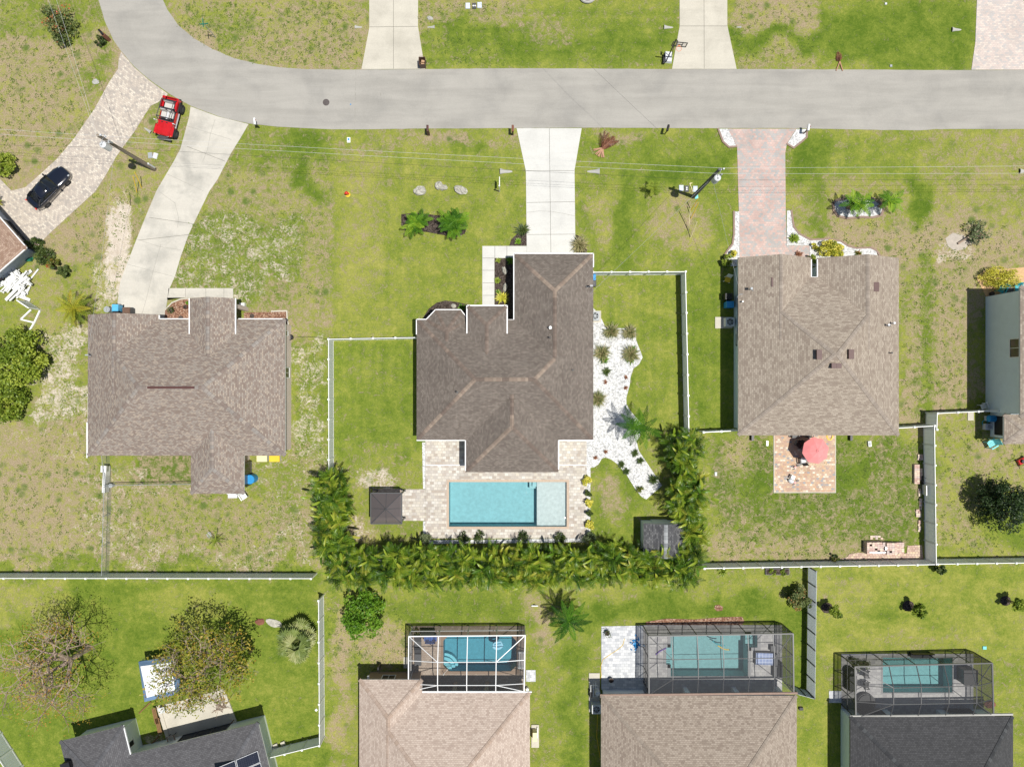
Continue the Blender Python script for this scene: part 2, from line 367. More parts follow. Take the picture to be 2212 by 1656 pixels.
M['orangesand'] = simple('orange_sand', (0.55, 0.36, 0.19), 0.95, 0.15, 5)
def concretemat(name, col, stain, sc=0.5, mark=0.35):
    m, n, b = newmat(name); co = coord(n)
    a = noise(n, co, sc, 6, 0.6, 0.4); f = noise(n, co, 9, 4, 0.7)
    c = ramp(n, a, [(0.3, stain), (0.52, col), (0.75, tuple(min(1, q * 1.06) for q in col))])
    c = mixc(n, 1.0, c, ramp(n, f, [(0.3, (0.93,) * 3), (0.7, (1.05,) * 3)]), 'MULTIPLY')
    mp = N(n, 'Mapping'); mp.inputs['Scale'].default_value = (0.09, 0.8, 1); n.links.new(co, mp.inputs[0])
    st = noise(n, mp.outputs[0], 1.4, 5, 0.6, 0.3)
    c = mixc(n, mark, c, mixc(n, 1.0, c, ramp(n, st, [(0.35, (0.82,) * 3), (0.6, (1.04,) * 3)]), 'MULTIPLY'))
    n.links.new(c, b.inputs['Base Color']); b.inputs['Roughness'].default_value = 0.9; b.inputs['Specular IOR Level'].default_value = 0.2
    bumpn(n, b, f, 0.15, 0.01); return m
M['road'] = concretemat('worn_asphalt', (0.35, 0.332, 0.296), (0.3, 0.286, 0.258), 0.3, 0.6)
M['drive_cream'] = concretemat('concrete_cream', (0.52, 0.485, 0.405), (0.44, 0.41, 0.34), 0.45, 0.35)
M['drive_white'] = concretemat('concrete_white', (0.575, 0.565, 0.525), (0.515, 0.505, 0.47), 0.4, 0.25)
M['drive_left'] = concretemat('concrete_stained', (0.53, 0.5, 0.435), (0.36, 0.345, 0.305), 0.35, 0.4)
M['joint'] = simple('joint_dark', (0.13, 0.12, 0.1), 0.95, 0.3, 3)
M['crack'] = simple('crack_grey', (0.3, 0.285, 0.25), 0.95, 0.3, 3)
M['wheelmark'] = None
# foliage
LS = lambda *c: [(i / (len(c) - 1), q) for i, q in enumerate(c)]
M['lf_hedge'] = leafmat('hedge_leaf', [(0.0, (0.012, 0.03, 0.005)), (0.3, (0.035, 0.085, 0.008)), (0.53, (0.105, 0.21, 0.014)), (0.76, (0.25, 0.34, 0.026)), (0.93, (0.36, 0.4, 0.045)), (1.0, (0.4, 0.37, 0.05))], 0.28, 0.4, 0.45)
M['lf_palm'] = leafmat('palm_leaf', LS((0.012, 0.045, 0.004), (0.045, 0.13, 0.008), (0.12, 0.25, 0.014), (0.27, 0.4, 0.03)), 0.12, 0.5, 0.2)
M['lf_ypalm'] = leafmat('yellow_palm_leaf', LS((0.07, 0.12, 0.01), (0.2, 0.26, 0.02), (0.38, 0.37, 0.03), (0.5, 0.34, 0.04)), 0.3)
M['lf_fan'] = leafmat('fan_palm_leaf', LS((0.06, 0.09, 0.02), (0.14, 0.19, 0.045), (0.22, 0.27, 0.07), (0.36, 0.36, 0.15)), 0.2)
M['lf_bright'] = leafmat('bright_leaf', LS((0.03, 0.085, 0.006), (0.09, 0.21, 0.012), (0.16, 0.31, 0.02), (0.26, 0.38, 0.04)), 0.3)
M['lf_lime'] = leafmat('lime_leaf', LS((0.04, 0.08, 0.008), (0.14, 0.21, 0.018), (0.24, 0.32, 0.035), (0.38, 0.43, 0.06)), 0.3)
M['lf_dark'] = leafmat('dark_leaf', LS((0.012, 0.026, 0.008), (0.022, 0.045, 0.012), (0.04, 0.075, 0.018), (0.08, 0.12, 0.035)), 0.2)
M['lf_mid'] = leafmat('mid_leaf', LS((0.02, 0.04, 0.01), (0.05, 0.085, 0.018), (0.09, 0.13, 0.03), (0.15, 0.18, 0.05)), 0.25)
M['lf_autumn'] = leafmat('autumn_leaf', LS((0.12, 0.15, 0.015), (0.27, 0.29, 0.03), (0.42, 0.32, 0.045), (0.5, 0.22, 0.05)), 0.3)
M['lf_yellow'] = leafmat('croton_leaf', LS((0.06, 0.11, 0.01), (0.3, 0.33, 0.03), (0.62, 0.56, 0.06), (0.78, 0.7, 0.16)), 0.2)
M['lf_redgreen'] = leafmat('flowering_leaf', LS((0.03, 0.06, 0.01), (0.09, 0.13, 0.02), (0.2, 0.18, 0.03), (0.6, 0.08, 0.04)), 0.2)
M['lf_dry'] = leafmat('dry_frond', LS((0.08, 0.03, 0.018), (0.16, 0.06, 0.035), (0.25, 0.11, 0.06), (0.45, 0.24, 0.14)), 0.1)
M['lf_straw'] = leafmat('ornamental_grass', LS((0.06, 0.09, 0.03), (0.14, 0.17, 0.055), (0.26, 0.24, 0.1), (0.4, 0.33, 0.18)), 0.2)
M['lf_grey'] = leafmat('grey_leaf', LS((0.04, 0.065, 0.03), (0.11, 0.15, 0.06), (0.18, 0.22, 0.1), (0.26, 0.28, 0.15)), 0.2)
# ------------------------------------------------------------------ ground
POOLS = {'main': [(970, 1040.5, 1224, 1136.5)], 'float': [(957.9, 1370.5, 1115.1, 1448.4)],
         'noodle': [(1448.5, 1370.5, 1615.2, 1459.3), (1438.9, 1397.2, 1448.5, 1434.2), (1615.2, 1370.5, 1635.6, 1397.2)],
         'covered': [(1906.5, 1419, 2056.8, 1494.2)]}
HOLES = [r for k in POOLS.values() for r in k]
def g_lines(a, b, step, extra, far):
    base = list(np.arange(a, b + step / 2, step)) + far
    base = [q for q in base if all(abs(q - e) > 0.12 for e in extra)] + list(extra)
    return np.array(sorted(set(round(q, 4) for q in base)))
def holes_w():
    return [((r[0] - 1106) * S, (828 - r[3]) * S, (r[2] - 1106) * S, (828 - r[1]) * S) for r in HOLES]
HW = holes_w()
gx = g_lines(-56, 56, 0.4, sorted({round(q, 4) for h in HW for q in (h[0], h[2])}), [-700, -350, -180, -100, -75, -62, 62, 75, 100, 180, 350, 700])
gy = g_lines(-42, 42, 0.4, sorted({round(q, 4) for h in HW for q in (h[1], h[3])}), [-700, -350, -180, -100, -70, -50, 50, 70, 100, 180, 350, 700])
GX, GY = np.meshgrid(gx, gy)
PX = GX / S + 1106; PY = 828 - GY / S
rg = np.random.default_rng(5)
def blobs(seed, cell):
    r2 = np.random.default_rng(seed); n = 400; t = r2.random((n, n))
    u = (GX / cell) % (n - 1); v = (GY / cell) % (n - 1)
    i = u.astype(int); j = v.astype(int); fu = u - i; fv = v - j
    fu = fu * fu * (3 - 2 * fu); fv = fv * fv * (3 - 2 * fv)
    return (t[j, i] * (1 - fu) + t[j, i + 1] * fu) * (1 - fv) + (t[j + 1, i] * (1 - fu) + t[j + 1, i + 1] * fu) * fv
JX = (blobs(1, 2.5) - 0.5) * 60 + (blobs(2, 0.9) - 0.5) * 26; JY = (blobs(3, 2.5) - 0.5) * 60 + (blobs(4, 0.9) - 0.5) * 26
DRY = np.full(GX.shape, 0.34); SAND = np.full(GX.shape, 0.0); LUSH = np.full(GX.shape, 0.5)
def zone(x0, y0, x1, y1, dry=None, sand=None, lush=None, f=24, hard=False, tilt=0):
    k = 0.0 if hard else 1.0
    x = PX + JX * k + (PY - y0) * tilt; y = PY + JY * k
    wgt = np.clip((x - x0) / f + .5, 0, 1) * np.clip((x1 - x) / f + .5, 0, 1) * np.clip((y - y0) / f + .5, 0, 1) * np.clip((y1 - y) / f + .5, 0, 1)
    for A, v in ((DRY, dry), (SAND, sand), (LUSH, lush)):
        if v is not None: A += (v - A) * wgt
def spot(x, y, rx, ry, dry=None, sand=None, lush=None, f=0.5):
    d = np.sqrt(((PX + JX * 0.6 - x) / rx) ** 2 + ((PY + JY * 0.6 - y) / ry) ** 2)
    wgt = np.clip((1 - d) / f + .5, 0, 1)
    for A, v in ((DRY, dry), (SAND, sand), (LUSH, lush)):
        if v is not None: A += (v - A) * wgt
# street side
zone(-400, -400, 265, 470, .74, .06, .45); zone(0, -100, 230, 70, .42, .03, .62); zone(150, 110, 225, 190, .45, .02, .75)
zone(340, -300, 800, 160, .6, .04, .45); zone(400, 30, 560, 110, .45, .02, .6); spot(420, 100, 60, 45, .8, .06, .4); zone(520, 60, 790, 150, .68, .05, .5)
zone(900, -300, 1470, 160, .3, 0, .5); zone(900, -300, 1130, 90, .6, .03, .42); zone(950, 60, 1450, 110, .15, 0, .85); spot(1170, 60, 60, 30, .5)
zone(1570, -300, 2110, 160, .28, 0, .6); zone(1575, -300, 1760, 75, .72, 0, .42); zone(1575, 60, 1770, 95, .15, 0, .85); zone(1575, 95, 1740, 150, .6, 0, .5); zone(1770, 10, 2105, 150, .08, 0, .8)
# strips either side of the stained driveway
zone(150, 200, 420, 680, .62, .14, .45); zone(90, 470, 260, 640, .78, .06, .4); zone(330, 215, 400, 330, .5, 0, .6)
spot(258, 540, 34, 95, .7, 1.0, .3); spot(245, 610, 26, 60, .6, .95); zone(190, 560, 260, 700, .5, .5); spot(268, 470, 14, 45, .6, .95)
zone(80, 620, 200, 1240, .52, .56, .55); zone(60, 560, 200, 700, .5, .08, .45)
# front lawns
zone(430, 280, 722, 725, .6, .14, .5); zone(500, 280, 722, 345, .38, .02, .7); zone(640, 280, 680, 420, .2, 0, .9); zone(380, 460, 640, 660, .42, .43, .72); zone(560, 600, 722, 725, .62, .16)
zone(722, 285, 1140, 735, .27, .0, .44, 10, True); zone(722, 285, 1140, 330, .55, .02, .5); zone(745, 330, 830, 640, .42, .01, .36); zone(900, 560, 1045, 720, .25, 0, .52)
zone(960, 330, 1120, 540, .25, .01, .5); spot(1010, 310, 40, 18, .1, 0, .9); spot(960, 300, 70, 16, .75, .04)
zone(1245, 280, 1592, 590, .28, 0, .6); spot(1350, 300, 60, 14, .7, .05); zone(1380, 340, 1590, 400, .06, 0, .85); spot(1470, 480, 70, 70, .62, .03, .4); spot(1300, 470, 30, 70, .5, 0, .45); spot(1345, 470, 20, 100, .1, 0, .8)
zone(1700, 285, 2700, 580, .52, .02, .45); zone(1700, 285, 1790, 410, .1, 0, .85); zone(1800, 300, 2000, 380, .25, 0, .55); zone(1740, 400, 1800, 540, .4, .02, .75)
zone(1790, 470, 2700, 600, .78, .12, .45); spot(1985, 430, 30, 60, .05, 0, .9); zone(1990, 330, 2100, 400, .45, 0, .5); spot(2060, 560, 50, 60, .8, .5, .4)
# side yards
zone(1942, 560, 2110, 925, .74, .06, .6); zone(1988, 540, 2016, 910, .35, .02, .78, 26, True); zone(1945, 560, 1975, 700, .5, 0, .6)
zone(1486, 590, 1592, 930, .2, 0, .62, 10); zone(1505, 640, 1525, 900, .15, 0, .75, 10, True); zone(1280, 595, 1475, 930, .22, 0, .48, 10); spot(1310, 640, 60, 40, .35, 0, .45)
zone(720, 735, 905, 1010, .16, 0, .62, 8); spot(800, 800, 60, 50, .3, 0, .5); spot(820, 990, 70, 40, .4, .05, .5); zone(740, 1000, 915, 1180, .38, .05, .55); spot(812, 1030, 50, 14, .6, .6)
zone(740, 1140, 800, 1180, .7, .45, .3)
zone(622, 735, 712, 1010, .38, .47, .62, 10); zone(628, 1000, 700, 1250, .58, .5, .5)
# back yards
zone(180, 985, 700, 1240, .64, .37, .6); zone(300, 980, 412, 1046, .6, .02, 1.1, 10, True); zone(240, 1000, 320, 1045, .6, .4)
zone(-400, 900, 200, 1240, .68, .3, .45); spot(60, 1080, 110, 120, .75, .12, .4); spot(560, 1040, 110, 60, .45, .3, .6); spot(440, 1120, 150, 60, .6, .1, .5); zone(-400, 1215, 640, 1240, .25, .02, .7, 10)
zone(1535, 950, 1995, 1215, .5, .1, .92); zone(1560, 950, 1600, 1000, .7, .1, .5); zone(1800, 980, 1880, 1080, .22, .01, .85); zone(1535, 1150, 1700, 1215, .7, .25, .5); zone(1600, 1000, 1670, 1080, .3, .02, .85); spot(1780, 1190, 120, 30, .7, .1, .6)
zone(1285, 990, 1380, 1180, .2, 0, .7, 10); spot(1325, 1070, 36, 50, .7, .12, .6)
zone(2025, 895, 2700, 1205, .55, .02, .45); zone(2030, 900, 2110, 960, .5, .12, .5); spot(2180, 1130, 80, 50, .12, 0, .7); spot(2140, 980, 50, 40, .7)
# rear gardens
zone(-400, 1250, 700, 2200, .06, 0, .68, 10); zone(-400, 1250, 140, 1330, .4, 0, .35); spot(400, 1300, 90, 40, .25, 0, .4); zone(520, 1440, 690, 1620, .08, 0, .6); spot(340, 1595, 40, 30, .5, .5)
zone(700, 1290, 885, 2200, .4, .03, .55, 10); spot(740, 1400, 18, 90, .8, .1, .4); spot(830, 1390, 60, 40, .8, .22, .4); spot(730, 1560, 30, 60, .72, .08, .4); zone(840, 1285, 1150, 1350, .22, .02, .72)
zone(1140, 1290, 1300, 2200, .34, .01, .55); zone(1140, 1290, 1185, 1400, .75, .1, .4); zone(1250, 1290, 1745, 1345, .02, 0, .8, 14); zone(1215, 1380, 1260, 2200, .1, 0, .8); zone(1700, 1330, 1745, 1500, .04, 0, .75)
zone(1765, 1225, 2700, 1415, .2, 0, .36, 10); spot(1960, 1330, 90, 26, .12, 0, .62); spot(2120, 1260, 80, 40, .15, 0, .5); spot(1820, 1290, 60, 40, .35, 0, .3); spot(1990, 1385, 120, 20, .4, 0, .34); zone(1720, 1490, 1830, 2200, .2, 0, .5)
for k in range(8): zone(1288 + 24 * k, 600, 1300 + 24 * k, 925, None, None, .6, 10, True)
for k in range(7): zone(728 + 24 * k, 740, 740 + 24 * k, 1000, None, None, .7, 10, True)
for k in range(4): zone(1490 + 24 * k, 600, 1502 + 24 * k, 925, None, None, .72, 10, True)
for k in range(7): zone(1766, 1240 + 24 * k, 2400, 1252 + 24 * k, None, None, .46, 10, True)
for k in range(8): zone(830 + 26 * k, 300, 843 + 26 * k, 700, None, None, .52, 12, True)
for k in range(5): zone(910, 20 + 26 * k, 1465, 33 + 26 * k, None, None, .7, 12, True)
nx, ny = len(gx), len(gy)
cxm = (gx[:-1] + gx[1:]) / 2; cym = (gy[:-1] + gy[1:]) / 2
keep = np.ones((ny - 1, nx - 1), bool)
for h in HW:
    keep &= ~((cxm[None, :] > h[0]) & (cxm[None, :] < h[2]) & (cym[:, None] > h[1]) & (cym[:, None] < h[3]))
jj, ii = np.nonzero(keep)
q = jj * nx + ii
gm = bpy.data.meshes.new('lawn_ground')
gm.from_pydata(np.stack([GX.ravel(), GY.ravel(), np.zeros(GX.size)], 1).tolist(), [], np.stack([q, q + 1, q + nx + 1, q + nx], 1).tolist())
ca = gm.color_attributes.new('zones', 'FLOAT_COLOR', 'POINT')
ca.data.foreach_set('color', np.stack([DRY.ravel(), SAND.ravel(), LUSH.ravel(), np.ones(GX.size)], 1).ravel())
m, n, b = newmat('lawn')
co = coord(n); za = N(n, 'Attribute', attribute_name='zones'); zs = N(n, 'SeparateColor'); n.links.new(za.outputs['Color'], zs.inputs[0])
f1 = noise(n, co, 5.2, 6, 0.78); f2 = noise(n, co, 0.5, 5, 0.6, 0.5); f3 = noise(n, co, 1.7, 6, 0.72, 0.3); f4 = noise(n, co, 1.7, 6, 0.75, 0.6); f5 = noise(n, co, 11.0, 4, 0.8)
l1 = math_(n, 'ADD', math_(n, 'MULTIPLY', math_(n, 'SUBTRACT', f2, 0.5), 1.05), math_(n, 'MULTIPLY', math_(n, 'SUBTRACT', f3, 0.5), 1.25))
l2 = math_(n, 'ADD', math_(n, 'ADD', l1, zs.outputs[2]), math_(n, 'MULTIPLY', math_(n, 'SUBTRACT', f1, 0.5), 1.1), True)
green = ramp(n, l2, [(0.0, (0.335, 0.315, 0.088)), (0.3, (0.245, 0.26, 0.05)), (0.6, (0.157, 0.203, 0.028)), (1.0, (0.08, 0.134, 0.013))])
dr = math_(n, 'ADD', zs.outputs[0], math_(n, 'ADD', math_(n, 'MULTIPLY', math_(n, 'SUBTRACT', f4, 0.5), 2.5), math_(n, 'MULTIPLY', math_(n, 'SUBTRACT', f1, 0.5), 1.5)))
dm = ramp(n, dr, [(0.36, (0, 0, 0)), (0.86, (1, 1, 1))])
tan = ramp(n, f5, [(0.25, (0.2, 0.15, 0.085)), (0.5, (0.31, 0.245, 0.15)), (0.8, (0.42, 0.345, 0.225))])
c = mixc(n, dm, green, tan)
fs = noise(n, co, 1.15, 6, 0.72, 0.7)
sd = math_(n, 'ADD', zs.outputs[1], math_(n, 'ADD', math_(n, 'MULTIPLY', math_(n, 'SUBTRACT', fs, 0.5), 1.7), math_(n, 'MULTIPLY', math_(n, 'SUBTRACT', f1, 0.5), 1.9)))
sm = ramp(n, sd, [(0.42, (0, 0, 0)), (0.82, (1, 1, 1))])
sandc = ramp(n, f3, [(0.3, (0.44, 0.37, 0.29)), (0.7, (0.62, 0.55, 0.46))])
c = mixc(n, sm, c, sandc)
# clumps of broad-leaf weeds in the thin turf
fv = N(n, 'TexVoronoi'); fv.inputs['Scale'].default_value = 0.85; fv.inputs['Randomness'].default_value = 1
wrp = mixc(n, 0.12, co, N(n, 'TexNoise').outputs['Color']); wrp.node.inputs[7].links[0].from_node.inputs['Scale'].default_value = 2.5
n.links.new(wrp, fv.inputs['Vector'])
wz = math_(n, 'MULTIPLY', math_(n, 'MULTIPLY', ramp(n, fv.outputs['Distance'], [(0.16, (1, 1, 1)), (0.34, (0, 0, 0))]), ramp(n, zs.outputs[0], [(0.4, (0, 0, 0)), (0.6, (1, 1, 1))])), ramp(n, f2, [(0.4, (0, 0, 0)), (0.6, (0.9, 0.9, 0.9))]))
c = mixc(n, wz, c, mixc(n, f1, (0.055, 0.1, 0.018), (0.14, 0.19, 0.04)))
# blades: fine light/dark grain that belongs to the turf
c = mixc(n, 1.0, c, ramp(n, f5, [(0.22, (0.55,) * 3), (0.5, (1.0,) * 3), (0.8, (1.36,) * 3)]), 'MULTIPLY')
n.links.new(c, b.inputs['Base Color']); b.inputs['Roughness'].default_value = 0.95; b.inputs['Specular IOR Level'].default_value = 0.1
bumpn(n, b, math_(n, 'ADD', f5, f1), 0.5, 0.05)
gm.materials.append(m)
go = bpy.data.objects.new('ground', gm); C.objects.link(go); go['kind'] = 'structure'

# ------------------------------------------------------------------ road and paved areas (sheets with thin edges)
def pl(pts): return [tuple(W(x, y)[:2]) for x, y in pts]
road_in = [(330, -300), (345, -60), (352, 0), (362, 22), (385, 55), (420, 84), (460, 107), (505, 126), (553, 138), (604, 146), (660, 150), (740, 151), (900, 150), (1100, 148), (1300, 149), (1470, 150), (1650, 150), (1900, 151), (2000, 152), (3400, 152)]
road_out = [(3400, 279), (2212, 279), (2020, 279), (1985, 282), (1860, 280), (1700, 277), (1500, 277), (1300, 276), (1100, 277), (900, 278), (768, 280), (700, 279), (600, 274), (537, 267), (470, 251), (412, 229), (366, 203), (322, 172), (290, 144), (262, 111), (244, 85), (226, 45), (213, 0), (205, -60), (190, -300)]
PAVED = [road_in + road_out]
def ragged(P, step=14, amp=1.5):
    out = []; rg_ = random.Random(3)
    for i in range(len(P)):
        a, b_ = P[i], P[(i + 1) % len(P)]; L = math.hypot(b_[0] - a[0], b_[1] - a[1]); n_ = max(1, int(min(L, 2400) / step))
        out.append(a)
        for k in range(1, n_): t = k / n_; out.append((a[0] + (b_[0] - a[0]) * t + rg_.uniform(-.4, .4), a[1] + (b_[1] - a[1]) * t + rg_.uniform(-amp * .2, amp * .55) * (1 if b_[0] > a[0] else -1) * -1 * rg_.random()))
    return out
struct('road', MB().poly(pl(ragged(road_in + road_out)), -0.06, 0.02), M['road'])
def line(mb, pts, wd, z, h=0.004, mi=0):
    for (a, b_) in zip(pts, pts[1:]):
        A = W(*a); B = W(*b_); d = (B - A); L = d.length; c_ = (A + B) / 2
        mb.box((c_.x, c_.y, z + h / 2), (L + wd * 0.5, wd, h), math.atan2(d.y, d.x), mi=mi)
    return mb
def slab(name, pts, mat, z=0.035, joints=None, jw=0.03, jmat=None, cracks=None):
    PAVED.append(pts); mb = MB().poly(pl(pts), -0.08, z)
    for j in joints or []: line(mb, j, jw, z + 0.002, mi=1)
    for j in cracks or []: line(mb, j, 0.025, z + 0.0015, mi=2)
    return struct(name, mb, [mat, jmat or M['joint'], M['crack']])
seam = line(MB(), [(769, 152), (768, 205), (766, 279)], 0.035, 0.022)
line(seam, [(822, 201), (822, 208)], 0.06, 0.022); line(seam, [(822, 222), (822, 229)], 0.05, 0.022); line(seam, [(365, 220), (386, 160)], 0.02, 0.022)
struct('road_seam', seam, M['crack'])
slab('driveway', [(797, -200), (904, -200), (903, 58), (918, 149.4), (781, 150), (798, 60)], M['drive_cream'], joints=[[(850, -200), (850, 149)], [(799, 59), (902, 58)]])
slab('driveway', [(1468, -200), (1570, -200), (1571, 56), (1591, 149.6), (1451.5, 149.6), (1468, 57)], M['drive_cream'], joints=[[(1520, -200), (1521, 149)], [(1469, 57), (1570, 57)]])
slab('driveway', [(2111, -200), (2300, -200), (2300, 151), (2098, 151.4), (2106.5, 92), (2110, 0)], M['pav_topright'])
slab('driveway', [(1116, 277.6), (1256.5, 277.4), (1241, 368), (1243, 549), (1138, 549), (1136, 370)], M['drive_white'],
     joints=[[(1186.5, 278), (1190, 548)], [(1137, 369), (1240, 369)], [(1138, 438), (1242, 436)], [(1139, 507), (1242, 506)]], cracks=[[(1138, 459), (1165, 456), (1190, 457), (1215, 461), (1242, 467)]])
slab('walkway', [(1042, 531.5), (1137.6, 531.5), (1137.6, 557), (1068, 557.5), (1068, 700), (1042, 700)], M['drive_white'],
     joints=[[(1043, 557.5), (1068, 557.5)], [(1069, 532), (1069, 557)], [(1095, 532), (1095, 557)], [(1043, 584), (1068, 584)], [(1043, 611), (1068, 611)], [(1043, 638), (1068, 638)]])
slab('driveway', [(412, 230.5), (470, 252), (537, 268.5), (520, 298), (500, 330), (470, 388), (452, 414), (425, 470), (408, 506), (391, 553), (378, 597), (366, 624), (353, 700), (250, 700), (255, 648), (260, 609), (275, 569), (295, 518), (315, 468), (338, 413), (375, 350), (390, 322), (401, 282), (409, 252)], M['drive_left'],
     joints=[[(300, 519), (408, 507)], [(323, 470), (425, 485)], [(405, 317), (487, 349)]],
     cracks=[[(465, 258), (455, 290), (448, 325), (438, 350)], [(405, 273), (500, 302)], [(361, 376), (440, 413)], [(378, 438), (386, 470), (384, 492)], [(348, 528), (340, 555), (330, 590), (318, 640), (308, 676)], [(296, 517), (345, 533), (391, 540)], [(276, 571), (377, 598)], [(345, 415), (380, 440)]])
slab('walkway', [(362, 648), (364.5, 622.5), (504, 622.5), (504, 660), (485, 660), (484, 645), (440, 641), (400, 643), (361, 643)], M['drive_left'], joints=[[(401, 623), (401, 642)], [(445, 623), (445, 641)], [(484, 623), (484, 644)]], jw=0.02)
slab('driveway', [(262, 112.5), (290, 145.5), (322, 173.5), (364, 204), (341, 222), (326, 229), (312, 250), (290, 286), (268, 315), (250, 341), (228, 380), (205, 415), (160, 456), (110, 502), (92, 520), (60, 560), (-40, 470), (-40, 386), (0, 386), (25, 412), (55, 405), (90, 374), (125, 342), (160, 300), (205, 235), (236, 178), (255, 150), (257, 128)], M['pav_left'])
slab('driveway', [(1571, 278.5), (1720, 278.5), (1708, 297), (1699.5, 311), (1696, 330), (1697, 455), (1699, 531), (1748, 531), (1748, 575), (1598, 575), (1597, 500), (1592, 317), (1582, 298)], M['pav_red'])
slab('gravel_bed', [(1552, 279), (1571, 278.6), (1582, 298), (1590.5, 316), (1575, 317), (1562, 306)], M['gravel'], 0.05)
slab('gravel_bed', [(1720.4, 279), (1742, 279.4), (1741, 296), (1731, 305), (1713, 319), (1700, 311)], M['gravel'], 0.05)
slab('gravel_bed', [(1586, 457), (1596.4, 457), (1597.4, 575), (1566, 575), (1565, 552), (1572, 541), (1583, 527), (1586, 505)], M['gravel'], 0.05)
slab('gravel_bed', [(1699.4, 455), (1708, 455), (1713, 490), (1725, 505), (1750, 519), (1790, 517), (1815, 522), (1832, 533), (1850, 537), (1880, 536), (1892, 541), (1901, 575), (1748.5, 575), (1748.4, 530.6), (1699.4, 530.6)], M['gravel'], 0.05)
isl = [(1799, 440), (1806, 433), (1830, 428), (1860, 431), (1886, 429), (1903, 440), (1908, 452), (1903, 465), (1885, 470), (1860, 469), (1830, 472), (1810, 467), (1801, 456)]
slab('gravel_bed', isl, M['gravel'], 0.05)
slab('gravel_bed', [(1280, 664), (1290, 674), (1300, 690), (1308, 707), (1326, 709), (1373, 709), (1374, 735), (1383, 757), (1388, 772), (1380, 787), (1368, 796), (1362, 815), (1360, 832), (1353, 858), (1353, 872), (1360, 885), (1385, 915), (1383, 940), (1375, 953), (1380, 973), (1402, 1006), (1430, 1048), (1396, 1078), (1385, 1072), (1370, 1052), (1352, 1023), (1335, 1003), (1322, 993), (1308, 987), (1300, 990), (1293, 1002), (1283, 1009), (1275.4, 1009.5), (1275, 1152), (1267, 1152), (1267, 950), (1280, 950)], M['gravel'], 0.04)
slab('gravel_bed', [(912, 955), (918.6, 955), (918.6, 1055), (914, 1055)], M['gravel'], 0.045)
slab('gravel_bed', [(914, 1125), (919, 1125), (919, 1166), (1267, 1162), (1267, 1170), (914, 1174)], M['gravel'], 0.045)
slab('mulch_bed', [(867, 463), (899, 460), (943, 465), (978, 468), (1004, 474), (1009, 490), (1004, 505), (985, 513), (963, 509), (920, 501), (878, 501), (867, 490)], M['mulch'], 0.045)
slab('mulch_bed', [(1068.4, 557.8), (1125, 557.8), (1125, 700), (1068.4, 700)], M['mulch'], 0.045)
slab('mulch_bed', [(1137.5, 488), (1137.5, 531), (1100, 531), (1105, 517), (1120, 502)], M['mulch'], 0.045)
slab('mulch_bed', [(1243.5, 507), (1256, 512), (1266, 530), (1268, 549), (1243.5, 549)], M['mulch'], 0.045)
slab('mulch_bed', [(911, 700), (916, 683), (926, 667), (943, 654), (962, 649), (985, 652), (1030, 662), (1030, 700)], M['mulch'], 0.045)
slab('mulch_bed', [(356, 690), (357, 670), (372, 654), (392, 646), (440, 642.5), (440, 710), (356, 710)], M['redmulch'], 0.04)
slab('mulch_bed', [(527, 675), (619, 673), (622, 700), (527, 700)], M['redmulch'], 0.04)
slab('mulch_bed', [(1395, 1342), (1440, 1335), (1500, 1337), (1560, 1332), (1603, 1331), (1608, 1341), (1600, 1352), (1395, 1354)], M['redmulch'], 0.04)
slab('sand_bed', [(2108, 600), (2125, 585), (2240, 575), (2240, 640), (2130, 640)], M['orangesand'], 0.03)
slab('mulch_ring', [(1786 + 13 * math.cos(k * .7) , 1312 + 12 * math.sin(k * .7)) for k in range(9)], M['mulch'], 0.03)
slab('mulch_ring', [(1962 + 13 * math.cos(k * .7) , 1308 + 12 * math.sin(k * .7)) for k in range(9)], M['mulch'], 0.03)
slab('mulch_ring', [(2172 + 12 * math.cos(k * .7) , 1297 + 11 * math.sin(k * .7)) for k in range(9)], M['mulch'], 0.03)
slab('bare_soil', [(1505 + 10 * math.cos(k * .7) * rnd.uniform(.7, 1.1), 1314 + 7 * math.sin(k * .7)) for k in range(0)] or [(1544, 1307), (1553, 1305), (1562, 1310), (1560, 1318), (1548, 1319), (1543, 1313)], M['redmulch'], 0.02)
def curb(name, pts, label=None, wd=0.16, h=0.12, mat='curbing', off=0):
    mb = MB()
    P = [W(*p) for p in pts]
    for i in range(len(P) - 1):
        d = P[i + 1] - P[i]; c_ = (P[i] + P[i + 1]) / 2
        mb.box((c_.x, c_.y, h / 2 - 0.02 - 0.0007 * (i % 2)), (d.length + wd * 0.6, wd, h), math.atan2(d.y, d.x))
    return struct(name, mb, M[mat])
curb('kerb', [(1551, 279), (1561, 306), (1574, 318), (1590, 317)])
curb('kerb', [(1743, 280), (1742, 297), (1732, 306), (1714, 320), (1700, 311.5)])
curb('kerb', [(1585, 457), (1585, 505), (1582, 527), (1571, 541), (1564, 552)])
curb('kerb', [(1709, 455), (1714, 490), (1726, 505), (1750, 518), (1790, 516), (1816, 521), (1833, 532), (1850, 536), (1880, 535), (1893, 541), (1902, 556)])
curb('kerb', isl + [isl[0]], wd=0.2)
curb('kerb', [(357, 670), (372, 654), (392, 646), (440, 642), (484, 645.5)], wd=.11, mat='drive_cream')
curb('kerb', [(587, 672.5), (620, 671.5), (621, 690), (624, 705)], wd=.12, mat='drive_cream')

